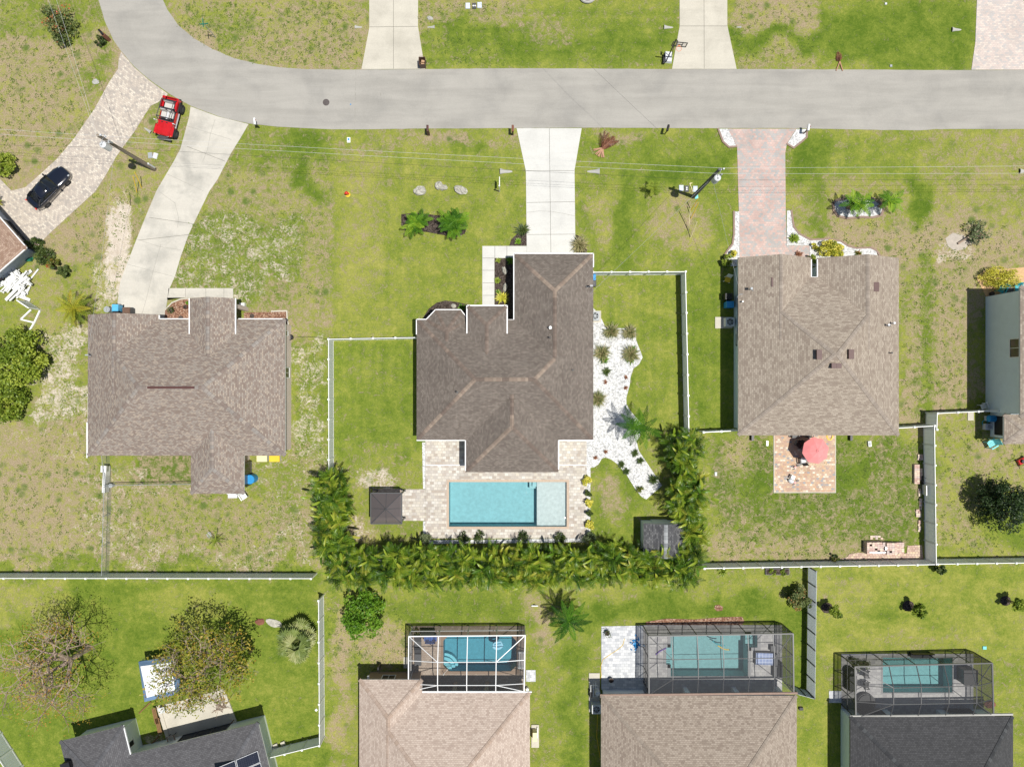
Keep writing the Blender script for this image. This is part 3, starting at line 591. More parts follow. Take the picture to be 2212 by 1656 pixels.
# ------------------------------------------------------------------ pools
def deck(name, outer, holes, z, mat, border=None):
    xs = sorted({outer[0], outer[2], *[q for h in holes for q in (h[0], h[2])]}); ys = sorted({outer[1], outer[3], *[q for h in holes for q in (h[1], h[3])]})
    mb = MB()
    for i in range(len(xs) - 1):
        for j in range(len(ys) - 1):
            cx, cy = (xs[i] + xs[i + 1]) / 2, (ys[j] + ys[j + 1]) / 2
            if any(h[0] < cx < h[2] and h[1] < cy < h[3] for h in holes): continue
            a, b_ = W(xs[i], ys[j + 1]), W(xs[i + 1], ys[j])
            mb.face([(a.x, a.y, z), (b_.x, a.y, z), (b_.x, b_.y, z), (a.x, b_.y, z)])
    def ringwalls(r, inward):
        p = [W(r[0], r[1]), W(r[2], r[1]), W(r[2], r[3]), W(r[0], r[3])]
        for k in range(4):
            a, b_ = p[k], p[(k + 1) % 4]
            f = [(a.x, a.y, z), (b_.x, b_.y, z), (b_.x, b_.y, -0.08), (a.x, a.y, -0.08)]
            mb.face(f[::-1] if inward else f)
    ringwalls(outer, False)
    return struct(name, mb, mat)
def pool(label, rects, depth, tilemat, copmat, tint, cop=5, z=0.055, steps=None, wave=2.2):
    r0 = rects[0]; c0 = W((r0[0] + r0[2]) / 2, (r0[1] + r0[3]) / 2)
    root = T('swimming_pool', label, 'swimming pool', c0)
    mb = MB(); zw = z - 0.004
    def rect(r): a = W(r[0], r[3]); b_ = W(r[2], r[1]); return a.x, a.y, b_.x, b_.y
    rs = [rect(r) for r in rects]; ds = depth if isinstance(depth, list) else [depth] * len(rects)
    EP = 0.02
    def inside(x, y, skip):
        for k, r in enumerate(rs):
            if k != skip and r[0] - 1e-3 < x < r[2] + 1e-3 and r[1] - 1e-3 < y < r[3] + 1e-3: return k
        return None
    for k, r in enumerate(rs):
        x0, y0, x1, y1 = r; d = -ds[k]
        mb.face([(x0, y0, d), (x1, y0, d), (x1, y1, d), (x0, y1, d)])
        xs = sorted({x0, x1, *[q for t in rs for q in (t[0], t[2]) if x0 < q < x1]}); ys = sorted({y0, y1, *[q for t in rs for q in (t[1], t[3]) if y0 < q < y1]})
        for a, b_ in zip(xs, xs[1:]):
            for yy, ny_ in ((y0, -1), (y1, 1)):
                o = inside((a + b_) / 2, yy + ny_ * EP, k); top = zw if o is None else min(zw, -ds[o])
                if top <= d + 1e-3: continue
                f = [(a, yy, d), (b_, yy, d), (b_, yy, top), (a, yy, top)]
                mb.face(f if ny_ > 0 else f[::-1])
        for a, b_ in zip(ys, ys[1:]):
            for xx, nx_ in ((x0, -1), (x1, 1)):
                o = inside(xx + nx_ * EP, (a + b_) / 2, k); top = zw if o is None else min(zw, -ds[o])
                if top <= d + 1e-3: continue
                f = [(xx, a, d), (xx, b_, d), (xx, b_, top), (xx, a, top)]
                mb.face(f[::-1] if nx_ > 0 else f)
    mb.build('basin', tilemat, root, c0)
    wm = MB()
    for x0, y0, x1, y1 in rs: wm.face([(x0, y0, -0.07), (x1, y0, -0.07), (x1, y1, -0.07), (x0, y1, -0.07)])
    wm.build('water', watermat('pool_water', tint, wave, 0.3), root, c0)
    cm = MB(); cw = cop * S
    def seg(xa, ya, xb, yb):
        cm.box(((xa + xb) / 2, (ya + yb) / 2, z - 0.02), (abs(xb - xa), abs(yb - ya), 0.07))
    for k, (x0, y0, x1, y1) in enumerate(rs):
        for (xa, ya, xb, yb, tx, ty, e) in ((x0 - cw, y1, x1 + cw, y1 + cw, (x0 + x1) / 2, y1 + EP, 0), (x0 - cw, y0 - cw, x1 + cw, y0, (x0 + x1) / 2, y0 - EP, 0)):
            xs = sorted({xa, xb, *[q for t in rs if t != (x0, y0, x1, y1) for q in (t[0], t[2]) if xa < q < xb]})
            for a, b_ in zip(xs, xs[1:]):
                if inside((a + b_) / 2, ty, -1) is None: seg(a, ya + 0.001 * k, b_, yb + 0.001 * k)
        for (xa, xb, tx) in ((x0 - cw, x0, x0 - EP), (x1, x1 + cw, x1 + EP)):
            ys = sorted({y0, y1, *[q for t in rs for q in (t[1], t[3]) if y0 < q < y1]})
            for a, b_ in zip(ys, ys[1:]):
                if inside(tx, (a + b_) / 2, -1) is None: seg(xa, a, xb, b_)
    cm.build('coping', copmat, root, c0)
    return root, c0
def plaster(name, col): return simple(name, col, 0.7, 0.16, 3.2)  # mottled tone stands in for rippled water light on the pool floor
# pool of the middle house, with its raised sun shelf and corner steps
r0 = POOLS['main'][0]
deck('pool_deck', (919, 952, 1267, 1162), [r0], 0.05, M['pav_tan'])
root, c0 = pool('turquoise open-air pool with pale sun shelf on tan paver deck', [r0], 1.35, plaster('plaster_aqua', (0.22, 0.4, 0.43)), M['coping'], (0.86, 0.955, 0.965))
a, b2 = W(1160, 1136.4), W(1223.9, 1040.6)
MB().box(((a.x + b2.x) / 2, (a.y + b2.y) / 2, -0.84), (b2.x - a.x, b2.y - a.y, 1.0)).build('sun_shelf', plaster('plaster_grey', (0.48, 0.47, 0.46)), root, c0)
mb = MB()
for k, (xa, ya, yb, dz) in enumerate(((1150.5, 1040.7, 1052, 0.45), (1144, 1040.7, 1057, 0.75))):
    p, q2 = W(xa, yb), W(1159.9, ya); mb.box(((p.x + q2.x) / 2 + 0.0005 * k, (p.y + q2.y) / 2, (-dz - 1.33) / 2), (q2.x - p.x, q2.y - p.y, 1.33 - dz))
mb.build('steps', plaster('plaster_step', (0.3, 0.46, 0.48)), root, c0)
slab('pool_deck_strip', [(919.5, 1003.3), (1005, 1003.3), (1005, 1004.9), (919.5, 1004.9)], M['white'], 0.058)
slab('pool_deck_strip', [(1207, 1003), (1266.5, 1003), (1266.5, 1004.6), (1207, 1004.6)], M['white'], 0.058)
slab('garden_path', [(868, 1056), (918.6, 1056), (918.6, 1124), (868, 1124)], M['pav_tan'], 0.04)
slab('gazebo_pad', [(805, 1055), (867.7, 1055), (867.7, 1124), (805, 1124)], M['pav_brown'], 0.045)
# ------------------------------------------------------------------ houses
class House:
    """A building: walls, shingled roof planes, ridge caps, fascia and gutters, all in its own local frame."""
    def __init__(s, label, loc, rz=0.0, name='house', oh=0.45):
        s.root = T(name, label, 'house' if name == 'house' else 'shed', loc, rz); s.loc = Vector(loc); s.rz = rz; s.oh = oh
        s.roof = MB(); s.caps = []; s.guts = []; s.fas = MB(); s.wall = MB(); s.n = 0
        s.Ri = Matrix.Rotation(-rz, 3, 'Z')
    def L(s, x, y, z):
        return s.Ri @ (W(x, y, z) - s.loc)
    def rface(s, pts):
        P = [Vector(p) for p in pts]
        nrm = (P[1] - P[0]).cross(P[2] - P[0]).normalized()
        if nrm.z < 0: P.reverse(); nrm = -nrm
        u = Vector((0, 0, 1)).cross(nrm)
        u = u.normalized() if u.length > 1e-4 else Vector((1, 0, 0)); v = nrm.cross(u)
        s.roof.face(P, [(p.dot(u), p.dot(v)) for p in P])
    def capline(s, a, b, drop, wd=0.17, dark=False):
        a = Vector(a); b = Vector(b); d = b - a; L = d.length
        if L < 0.05: return
        h = Vector((d.x, d.y, 0)).normalized(); p = Vector((-h.y, h.x, 0)); up = Vector((0, 0, 0.035))
        dn = Vector((0, 0, -drop * wd))
        A = [a + up + dn - p * wd, a + up, a + up + dn + p * wd]; B = [q + d for q in A]
        mb = MB(); s.caps.append((mb, dark))
        mb.face([A[0], A[1], B[1], B[0]][::-1], [(0, 0), (wd, 0), (wd, L), (0, L)][::-1]); mb.face([A[1], A[2], B[2], B[1]][::-1], [(wd, 0), (2 * wd, 0), (2 * wd, L), (wd, L)][::-1])
        lo = Vector((0, 0, -0.05))
        for q, r in ((0, 1), (2, -1)):
            f = [A[q], B[q], B[q] + lo, A[q] + lo]; mb.face(f if r < 0 else f[::-1])
        for X in (A, B): mb.face([X[0], X[1], X[2], X[2] + lo, X[0] + lo])
    def eave(s, pts, z):
        """fascia boards + soffit under a closed plan outline"""
        for i in range(len(pts)):
            a = pts[i]; b = pts[(i + 1) % len(pts)]
            s.fas.face([(a[0], a[1], z), (a[0], a[1], z - 0.17), (b[0], b[1], z - 0.17), (b[0], b[1], z)])
        s.fas.face([(p[0], p[1], z - 0.17) for p in pts][::-1])
    def hip(s, x0, y0, x1, y1, ze, pitch=0.5, hips='ab', axis=None, walls=True, caps=True, zf=None, inset=None, wext=(0, 0, 0, 0), cut={}):
        k = s.n; s.n += 1; ze = ze - 0.004 * k
        w_, h_ = x1 - x0, y1 - y0
        if axis is None: axis = 'x' if w_ >= h_ else 'y'
        def P(u, v, z): return (u, v, z) if axis == 'x' else (v, u, z)
        U0, U1, V0, V1 = (x0, x1, y0, y1) if axis == 'x' else (y0, y1, x0, x1)
        half = (V1 - V0) / 2; vm = (V0 + V1) / 2; zr = ze + half * pitch
        ra = U0 + (half if 'a' in hips else 0); rb = U1 - (half if 'b' in hips else 0)
        if ra > rb: ra = rb = (U0 + U1) / 2; zr = ze + min(half, (U1 - U0) / 2) * pitch
        A, B = P(ra, vm, zr), P(rb, vm, zr)
        c00, c10, c11, c01 = P(U0, V0, ze), P(U1, V0, ze), P(U1, V1, ze), P(U0, V1, ze)
        s.rface([c00, c10, B, A] if ra != rb else [c00, c10, A]); s.rface([c11, c01, A, B] if ra != rb else [c11, c01, A])
        for tag_, e0, e1, ap in (('a', c01, c00, A), ('b', c10, c11, B)):
            if tag_ in hips: s.rface([e0, e1, ap])
            else: s.fas.face([e0, e1, ap] if axis == 'x' else [e1, e0, ap])
        s.eave([(x0, y0), (x1, y0), (x1, y1), (x0, y1)], ze)
        if caps:
            s.capline(A, B, pitch)
            for ap, es, t in ((A, ((c00, 'c00'), (c01, 'c01')), 'a'), (B, ((c10, 'c10'), (c11, 'c11')), 'b')):
                if t in hips:
                    for e, nm in es: s.capline(Vector(e).lerp(Vector(ap), cut.get(nm, 0) * S / half), ap, pitch * 0.7)
        if walls:
            o = (s.oh if inset is None else inset) + 0.005 * k; zt = ze - 0.13 - 0.003 * k
            a0, b0, a1, b1 = x0 + o - wext[0], y0 + o - wext[1], x1 - o + wext[2], y1 - o + wext[3]
            s.wall.box(((a0 + a1) / 2, (b0 + b1) / 2, (zt - 0.1) / 2), (a1 - a0, b1 - b0, zt + 0.1))
        return A, B
    def gutter(s, a, b, z, wd=0.11):
        a = Vector(a); b = Vector(b); d = b - a; c_ = (a + b) / 2; h = Vector((d.x, d.y, 0)).normalized()
        s.guts.append(MB().box((c_.x, c_.y, z - 0.05), (d.length, wd, 0.12), math.atan2(d.y, d.x)))
    def part(s, name, mb, mat): return mb.build(name, mat, s.root)
    def done(s, roof, cap, wall, fas='fascia', gut='gutter', cap2=None):
        s.wall.build('wall', M[wall], s.root); s.roof_o = s.roof.build('roof', M[roof], s.root)
        if s.fas.f: s.fas.build('fascia', M[fas], s.root)
        for mb, dk in s.caps: mb.build('ridge_cap', M[cap2 if dk and cap2 else cap], s.roof_o)
        for mb in s.guts: mb.build('gutter', M[gut], s.roof_o)
        return s.root
    def window(s, c, wd, ht, face, mat='glass', frame='white', name='window', mull=1):
        """face: unit outward normal in plan; c = centre on the wall surface"""
        nx, ny = face; rz = math.atan2(ny, nx) + math.pi / 2
        t = Vector((-ny, nx, 0)); c = Vector(c); out = Vector((nx, ny, 0))
        mb = MB(); f = 0.07
        for sgn in (-1, 1):
            q = c + t * sgn * (wd / 2 - f / 2) + out * 0.03; mb.box(q, (f, 0.08, ht), rz)
            q = c + Vector((0, 0, sgn * (ht / 2 - f / 2))) + out * 0.03; mb.box(q, (wd - 2 * f, 0.075, f), rz)
        for k in range(mull): mb.box(c + out * 0.03 + t * (wd * ((k + 1) / (mull + 1) - 0.5)), (0.04, 0.07, ht - 2 * f), rz)
        w_ = mb.build(name, M[frame], s.root)
        MB().box(c + out * 0.02, (wd - 2 * f, 0.03, ht - 2 * f), rz).build('pane', M[mat], w_)
        return w_
def G(x, y): v = W(x, y); return v.x, v.y
ZE = 2.9
def roofvent(h, x, y, z, long='y', slope=(0, 0), label=None):
    """low box vent on a roof"""
    p = h.L(x, y, z); mb = MB(); d = (0.42, 0.8) if long == 'y' else (0.8, 0.42)
    mb.box((p.x, p.y, p.z + 0.08), (d[0], d[1], 0.2), 0, top=0.8)
    mb.box((p.x, p.y, p.z + 0.19), (d[0] * 1.05, d[1] * 1.02, 0.035))
    dd = (d[0] * 0.9, 0.03) if long == 'y' else (0.03, d[1] * 0.9)
    mb.box((p.x, p.y, p.z + 0.21), (dd[0], dd[1], 0.02))
    return mb.build('roof_vent', M['ventbrown'], h.root)
def pipevent(h, x, y, z, r=0.05, ht=0.3, mat='palegrey'):
    p = h.L(x, y, z); MB().cyl((p.x, p.y, p.z - 0.15), r, ht + 0.15, 10).cyl((p.x, p.y, p.z + ht), r * 1.5, 0.04, 10).build('vent_pipe', M[mat], h.root)

# ---- middle house
h = House('weathered brown roofed house in the middle, between white driveway and turquoise pool', W(1090, 820))
def hl(hh, x0, y0, x1, y1):  # ground-level box in image pixels -> local box
    a = W(x0, y1) - hh.loc; b = W(x1, y0) - hh.loc; return a.x, a.y, b.x, b.y
MX0, MX1, MY0, MY1 = 909, 1274, 696, 945
h.hip(*hl(h, MX0, MY0, MX1, MY1), ZE, caps=False)
h.hip(*hl(h, 1110, 560, MX1, 800), ZE, hips='b', axis='y', caps=False)     # garage wing, hip at the street end
h.hip(*hl(h, 1010, 860, 1202, 1011), ZE, hips='a', axis='y', caps=False)    # rear wing
h.hip(*hl(h, 1014, 669, 1096, 790), 3.6, hips='b', axis='y', caps=False, walls=False)  # raised entry roof
a0, b0, a1, b1 = hl(h, 1024, 690, 1086, 730)
for xx in (a0, a1 - 0.25): MB().box((xx + 0.12, b1 + 0.5, 1.7), (0.35, 0.35, 3.4)).build('entry_column', M['wallwhite'], h.root)
px = lambda x, y, z: tuple(W(x, y) - h.loc + Vector((0, 0, z)))
# bay roof
zb = ZE - 0.02; zq = ZE + 46 * S * 0.5
A_, B_, C_, D_, Q_, R_ = px(928, 697, zb), px(948, 676, zb), px(1000, 676, zb), px(1016, 697, zb), px(973, 722, zq), px(973, 748, zq + 0.02)
for f in ((A_, B_, Q_), (B_, C_, Q_), (C_, D_, Q_), (A_, Q_, R_), (Q_, D_, R_)): h.rface(f)
for a, b in ((A_, B_), (B_, C_), (C_, D_)):
    h.fas.face([a, (a[0], a[1], a[2] - 0.17), (b[0], b[1], b[2] - 0.17), b]); h.gutter(a, b, zb)
h.fas.face([(p[0], p[1], zb - 0.17) for p in (A_, D_, C_, B_)])
h.wall.poly([(p[0] * 1.0 + (0.25 if i == 1 else -0.25 if i == 2 else 0.1 if i == 0 else -0.1), p[1] - 0.45) for i, p in enumerate((A_, B_, C_, D_))], -0.1, zb - 0.14)
# caps: old dark ones with newer pale pieces
hw = 0.5; hm = (MY1 - MY0) / 2; zr = ZE + hm * S * hw
def cp(x0, y0, z0, x1, y1, z1, dark=False, drop=0.35): h.capline(px(x0, y0, z0), px(x1, y1, z1), drop, dark=dark)
gz = ZE + 82 * S * hw
cp(1113, 563, ZE + .065, 1148, 598, ZE + .8, True); cp(1148, 598, ZE + .8, 1192, 642, gz); cp(1271, 563, ZE + .065, 1192, 642, gz)
cp(1192, 642, gz, 1192, 656, gz, False, .5); cp(1192, 656, gz, 1192, 777, gz, True, .5)
cp(1192, 778, gz, 1152, 819, zr - .05)
cp(1034, 820, zr, 1052, 820, zr, True, .5); cp(1052, 820, zr, 1086, 820, zr, False, .5); cp(1086, 820, zr, 1100, 820, zr, True, .5); cp(1100, 820, zr, 1138, 820, zr, False, .5); cp(1138, 820, zr, 1149, 820, zr, True, .5)
def hipc(xa, ya, xb, yb, segs):
    for (t0, t1, dk) in segs:
        f = lambda t: (xa + (xb - xa) * t, ya + (yb - ya) * t, ZE + 3 * S * .5 + (zr - ZE - 3 * S * .5) * t)
        p, q = f(t0), f(t1); cp(*p, *q, dark=dk)
hipc(912, 699, 1033, 820, [(0, .24, True), (.24, .28, False), (.28, .5, True), (.5, .54, False), (.54, 1, True)])
hipc(912, 942, 1033, 820, [(0, .12, True), (.12, .42, False), (.42, .64, True), (.64, 1, False)])
hipc(1271, 942, 1150, 820, [(0, .2, True), (.2, .26, False), (.26, 1, True)])
rz_ = ZE + 96 * S * hw
cp(1013, 1008, ZE + .065, 1033, 988, ZE + .495, True); cp(1033, 988, ZE + .495, 1106, 915, rz_); cp(1199, 1008, ZE + .065, 1150, 959, ZE + 1.12, True); cp(1150, 959, ZE + 1.12, 1106, 915, rz_, True)
cp(1106, 915, rz_, 1106, 890, rz_, False, .5); cp(1106, 890, rz_, 1106, 850, rz_, True, .5)
ez = 3.58 + 41 * S * .5
cp(1016, 671, 3.63, 1055, 710, ez, True); cp(1094, 671, 3.63, 1055, 710, ez, True); cp(1055, 710, ez, 1055, 776, ez, True, .5)
cp(928, 697, zb, 973, 722, zq, True); cp(948, 677, zb, 973, 722, zq, True); cp(1000, 677, zb, 973, 722, zq, True); cp(1014, 697, zb, 973, 722, zq, True); cp(973, 722, zq, 973, 745, zq, True, .5)
def gut(pts, z):
    for a, b in zip(pts, pts[1:]): h.gutter(px(*a, z), px(*b, z), z)
gut([(1110, 696), (1110, 560), (1274, 560), (1274, 588)], ZE); gut([(1014, 726), (1014, 669), (1096, 669), (1096, 726)], 3.6)
gut([(909, 727), (909, 696), (930, 696)], ZE); gut([(909, 945), (1010, 945), (1010, 1008)], ZE); gut([(1202, 1005), (1202, 945), (1274, 945)], ZE); gut([(1097, 697), (1110, 697)], ZE)
pipevent(h, 1188.5, 708, 4.55, .085, .3, 'steel'); pipevent(h, 1188, 729, 4.7, .05, .2, 'black'); pipevent(h, 1237, 799, 3.9, .05, .2, 'black'); pipevent(h, 988, 847, 5.2, .05, .2, 'darkgrey')
mb = MB(); p = px(1266, 630, 3.1); mb.tube([(p[0], p[1], 2.6), (p[0], p[1], 4.0)], 0.04); mb.box((p[0] + .05, p[1], 4.0), (.25, .14, .16)); mb.tube([(p[0], p[1], 3.9), (p[0] - .3, p[1] - .1, 3.6), (p[0] - .35, p[1] + .1, 3.3)], 0.02)
mb.build('service_mast', M['grey'], h.root)
h.window(px(1040, 996, 1.1), 1.7, 2.1, (0, -1), name='sliding_door')
h.window(px(1165, 574, 1.15), 4.6, 2.2, (0, 1), mat='palegrey', name='garage_door', mull=0)
h.window(px(1055, 704, 1.1), 1.1, 2.1, (0, 1), mat='darkgrey', name='front_door', mull=0)
h.done('sh_mid', 'cap_mid', 'wallwhite', cap2='cap_middark')

# ---- left house
h = House('mixed brown shingled house with red ridge vent on the sandy yard, left of centre', W(430, 830), oh=0.36)
px = lambda x, y, z: tuple(W(x, y) - h.loc + Vector((0, 0, z)))
h.hip(*hl(h, 230, 695, 637.6, 977), ZE, cut={'c01': 73.5})
h.hip(*hl(h, 230, 686, 377, 850), ZE, hips='', axis='y')
h.hip(*hl(h, 447, 654, 541, 800), 3.6, hips='', axis='y', walls=False)
h.hip(*hl(h, 442.5, 900, 552.5, 1055.5), ZE, hips='a', axis='y', walls=False)
a0, b0, a1, b1 = hl(h, 450, 985, 545, 1046)
h.wall.box(((a0 + a1) / 2, (b0 + b1) / 2 + .3, 1.36), (a1 - a0 - .5, b1 - b0, 2.72))
for xx in (455, 533): q = px(xx, 668, 1.7); MB().box(q, (.35, .35, 3.35)).build('entry_column', M['wallpink'], h.root)
def gut(pts, z):
    for a, b in zip(pts, pts[1:]): h.gutter(px(*a, z), px(*b, z), z)
gut([(377, 687), (377, 695), (447, 695)], ZE); gut([(541, 695), (637, 695)], ZE); gut([(447, 654), (447, 727)], 3.6); gut([(541, 654), (541, 727)], 3.6)
zr = ZE + 141 * S * .5
p, q = px(390, 836, zr + .07), px(482, 836, zr + .07); MB().box(((p[0] + q[0]) / 2, p[1], p[2]), (q[0] - p[0], .2, .1)).box(((p[0] + q[0]) / 2, p[1], p[2] + .05), (q[0] - p[0] - .2, .05, .03)).build('ridge_vent', M['ventbrown'], h.root)
p = px(237, 770, 3.0); mb = MB(); mb.tube([(p[0], p[1], 2.6), (p[0], p[1], 3.7)], .035); mb.box((p[0] + .1, p[1], 3.7), (.3, .12, .14)); mb.tube([(p[0], p[1], 3.6), (p[0] + .3, p[1] - .1, 3.5), (p[0] + .2, p[1] + .1, 3.25)], .02); mb.build('service_mast', M['grey'], h.root)
q = px(629.2, 805, 1.3); h.window((q[0], q[1], 1.3), 1.0, 1.3, (1, 0), name='window'); q = px(629.2, 722, 1.3); h.window((q[0], q[1], 1.5), .5, .9, (1, 0))
q = px(543.4, 1020, 1.2); h.window((q[0], q[1], 1.25), 2.2, 2.2, (1, 0), frame='bronze', name='sliding_door')
h.done('sh_left', 'cap_left', 'wallpink', gut='gutter', fas='fascia')

# ---- right house
h = House('square tan roofed house with brown box vents, at the end of the rose paver driveway', W(1740, 770), oh=0.52)
px = lambda x, y, z: tuple(W(x, y) - h.loc + Vector((0, 0, z)))
h.hip(*hl(h, 1573, 608, 1905, 935), ZE, cut={'c01': 75.5, 'c11': 84})
h.hip(*hl(h, 1573, 568, 1724, 740), ZE, hips='', axis='y')
h.hip(*hl(h, 1737, 569, 1905, 760), ZE, hips='', axis='y')
def gut(pts, z):
    for a, b in zip(pts, pts[1:]): h.gutter(px(*a, z), px(*b, z), z)
gut([(1724, 572), (1724, 608)], ZE); gut([(1737, 572), (1737, 608)], ZE); gut([(1725, 609), (1736, 609)], ZE)
roofvent(h, 1670, 610, 4.0); roofvent(h, 1891, 620, 4.2); roofvent(h, 1768, 766, 5.95); roofvent(h, 1837, 765, 5.95); roofvent(h, 1805, 790, 6.1, 'x')
pipevent(h, 1917, 702, 3.9, .07, .25); pipevent(h, 1929, 698, 3.6, .07, .25); pipevent(h, 1921, 704, 3.8, .04, .15, 'black'); pipevent(h, 1925, 762, 3.7, .05, .15, 'black')
wx = 1585
q = px(wx, 735, 1.5); h.window((q[0], q[1], 1.55), 1.1, 1.5, (-1, 0), frame='black', mat='palegrey', mull=0)
p = px(1588, 640, 0); mb = MB(); x_, y_ = p[0] - .02, p[1] - .6
mb.tube([(x_ + .1, y_ + .8, 2.6), (x_ + .2, y_ + .8, 3.9)], .035); mb.box((x_ + .2, y_ + .8, 3.95), (.2, .2, .2)); mb.tube([(x_ + .2, y_ + .8, 3.8), (x_ + .6, y_ + .6, 3.4), (x_ + .4, y_ + 1.1, 3.3)], .02)
mb.build('service_mast', M['grey'], h.root)
mb = MB()
for yy, zz, d in ((622, 1.6, .3), (655, 1.5, .35), (716, 1.0, .4), (722, 1.3, .3)): q = px(wx, yy, zz); mb.box((q[0] - .06, q[1], zz), (.13, d, d))
mb.tube([px(wx - 2, 711, .7), px(wx - 1, 718, .6), px(wx - 1, 723, 1.2)], .025); mb.build('meter_box', M['palegrey'], h.root)
h.window(px(1700, 923.2, 1.1), 3.2, 2.1, (0, -1), name='sliding_door'); h.window(px(1648, 580.5, 1.15), 4.8, 2.2, (0, 1), mat='palegrey', name='garage_door', mull=0)
h.done('sh_right', 'cap_right', 'wallmint', fas='fascia')

# ---- far right two-storey house
h = House('tall grey-walled house at the right edge beside yellow croton hedge', W(2300, 770))
px = lambda x, y, z: tuple(W(x, y) - h.loc + Vector((0, 0, z)))
h.hip(*hl(h, 2119, 634, 2480, 896), 5.1, walls=False, pitch=.42)
a0, b0, a1, b1 = hl(h, 2129, 641, 2470, 889); h.wall.box(((a0 + a1) / 2, (b0 + b1) / 2, 2.47), (a1 - a0, b1 - b0, 5.14))
h.hip(*hl(h, 2123, 892, 2300, 953), 2.85, walls=False, hips='ab')
a0, b0, a1, b1 = hl(h, 2139, 889.2, 2290, 943); h.wall.box(((a0 + a1) / 2, (b0 + b1) / 2, 1.3), (a1 - a0, b1 - b0, 2.8))
q = px(2129, 756, 4.2); h.window((q[0], q[1], 3.9), 1.7, 1.35, (-1, 0), mat='glass')
q = px(2139, 917, 1.6); h.window((q[0], q[1], 1.55), 1.9, 2.0, (-1, 0), mat='black', name='screened_opening', mull=0)
h.done('sh_right', 'cap_right', 'wallgrey', fas='palegrey')

# ---- angled house on the left edge
ang = math.atan2(-65, 57)   # eave running down to the corner
h = House('angled brown roofed house beside the white scrap pile on the left edge', W(60, 535), rz=ang, oh=.6)
c = h.L(57, 535, 2.75)
h.hip(c.x - 16, c.y - 11, c.x, c.y, 2.75, pitch=.42)
h.gutter((c.x - 16, c.y, 0), (c.x, c.y, 0), 2.75); h.gutter((c.x, c.y - 11, 0), (c.x, c.y, 0), 2.75)
q = (c.x - 2.6, c.y - .6, 1.1); h.window(q, 3.6, 1.9, (0, 1), frame='bronze', name='window')
h.done('sh_brown', 'sh_brown', 'wallblue')

# ---- slate roofed house under the big trees (turned about 14 degrees)
ang = math.atan2(1561 - 1275 / 4 * 0 - 1628 + 0, 553 - 284) * -1
h = House('dark slate roofed house below the two big trees, with patio and solar panels', W(420, 1600), rz=ang, oh=.55)
e0 = h.L(284, 1628, ZE); e1 = h.L(557.5, 1559.5, ZE); w1 = h.L(266, 1566, ZE); w0 = h.L(129, 1601, ZE)
ym = (e0.y + e1.y) / 2
h.hip(w0.x, ym - 11, e1.x, ym, ZE, pitch=.45)
h.hip(w0.x, ym - 6, w1.x, (w0.y + w1.y) / 2, ZE, hips='b', axis='y', pitch=.45)
h.gutter((w1.x, ym, 0), (w1.x, w1.y, 0), ZE)
q = h.L(270, 1605, 1.2); h.window((w1.x - .55, q.y, 1.6), .6, .9, (1, 0), mat='black', mull=0)
q = h.L(440, 1600, 1.2); h.window((q.x, ym - .55, 1.1), 4.6, 2.0, (0, 1), frame='bronze', name='sliding_door', mull=2)
p = h.L(148, 1650, 3.4); MB().box((p.x, p.y, p.z), (.7, .6, .9)).box((p.x, p.y, p.z + .47), (.8, .7, .06)).build('chimney', M['black'], h.root)
# solar panels lie on the right-hand hip slope
x0 = e1.x - .5; pit = .45
for i in range(2):
    for j in range(3):
        mb = MB(); xa = x0 - 1.75 * i; xb = xa - 1.65; ya = ym - 2.3 - 1.08 * j; yb = ya - 1.0
        z_ = lambda x: ZE + (e1.x - x) * pit + .12
        pts = [(xb, yb, z_(xb)), (xa, yb, z_(xa)), (xa, ya, z_(xa)), (xb, ya, z_(xb))]
        mb.face(pts, [(0, 0), (1.65, 0), (1.65, 1), (0, 1)]); lo = [(a, b, c_ - .04) for a, b, c_ in pts]
        for k in range(4): mb.face([pts[k], lo[k], lo[(k + 1) % 4], pts[(k + 1) % 4]], mi=1)
        for k in range(4):
            a = Vector(pts[k]); b_ = Vector(pts[(k + 1) % 4]); mb.tube([a, b_], .025, 4, mi=1)
        mb.build('solar_panel', [M['solar'], M['palegrey']], h.root)
h.done('sh_slate', 'cap_slate', 'wallwhite', gut='gutter')

# ---- pale tan house behind the white cage
h = House('pale pinkish tan roofed house with a white framed pool cage', W(960, 1600))
px = lambda x, y, z: tuple(W(x, y) - h.loc + Vector((0, 0, z)))
h.hip(*hl(h, 790.5, 1465.6, 1143, 1900), ZE, walls=False, cut={'c10': 65})
h.hip(*hl(h, 790.5, 1439, 920.5, 1640), ZE, hips='b', axis='y')
for (x0_, y0_, x1_, y1_) in ((911, 1535, 1132, 1890), (801.2, 1639, 910.8, 1889)): a0, b0, a1, b1 = hl(h, x0_, y0_, x1_, y1_); h.wall.box(((a0 + a1) / 2, (b0 + b1) / 2, 1.3), (a1 - a0, b1 - b0, 2.8))
for xx in (985, 1052, 1125): q = px(xx, 1474, 1.36); MB().box(q, (.35, .35, 2.7)).build('column', M['walltan'], h.root)
def gut(pts, z):
    for a, b in zip(pts, pts[1:]): h.gutter(px(*a, z), px(*b, z), z)
gut([(921, 1465.6), (1147, 1464.6)], ZE); q = px(845, 1450, 0)
h.window((q[0], px(0, 1449.4, 0)[1], 1.5), 1.25, 1.2, (0, 1), mat='black')
MB().box(px(806, 1442, 2.2), (.16, .4, .22)).build('flood_light', M['white'], h.root)
h.done('sh_pink', 'cap_pink', 'walltan')

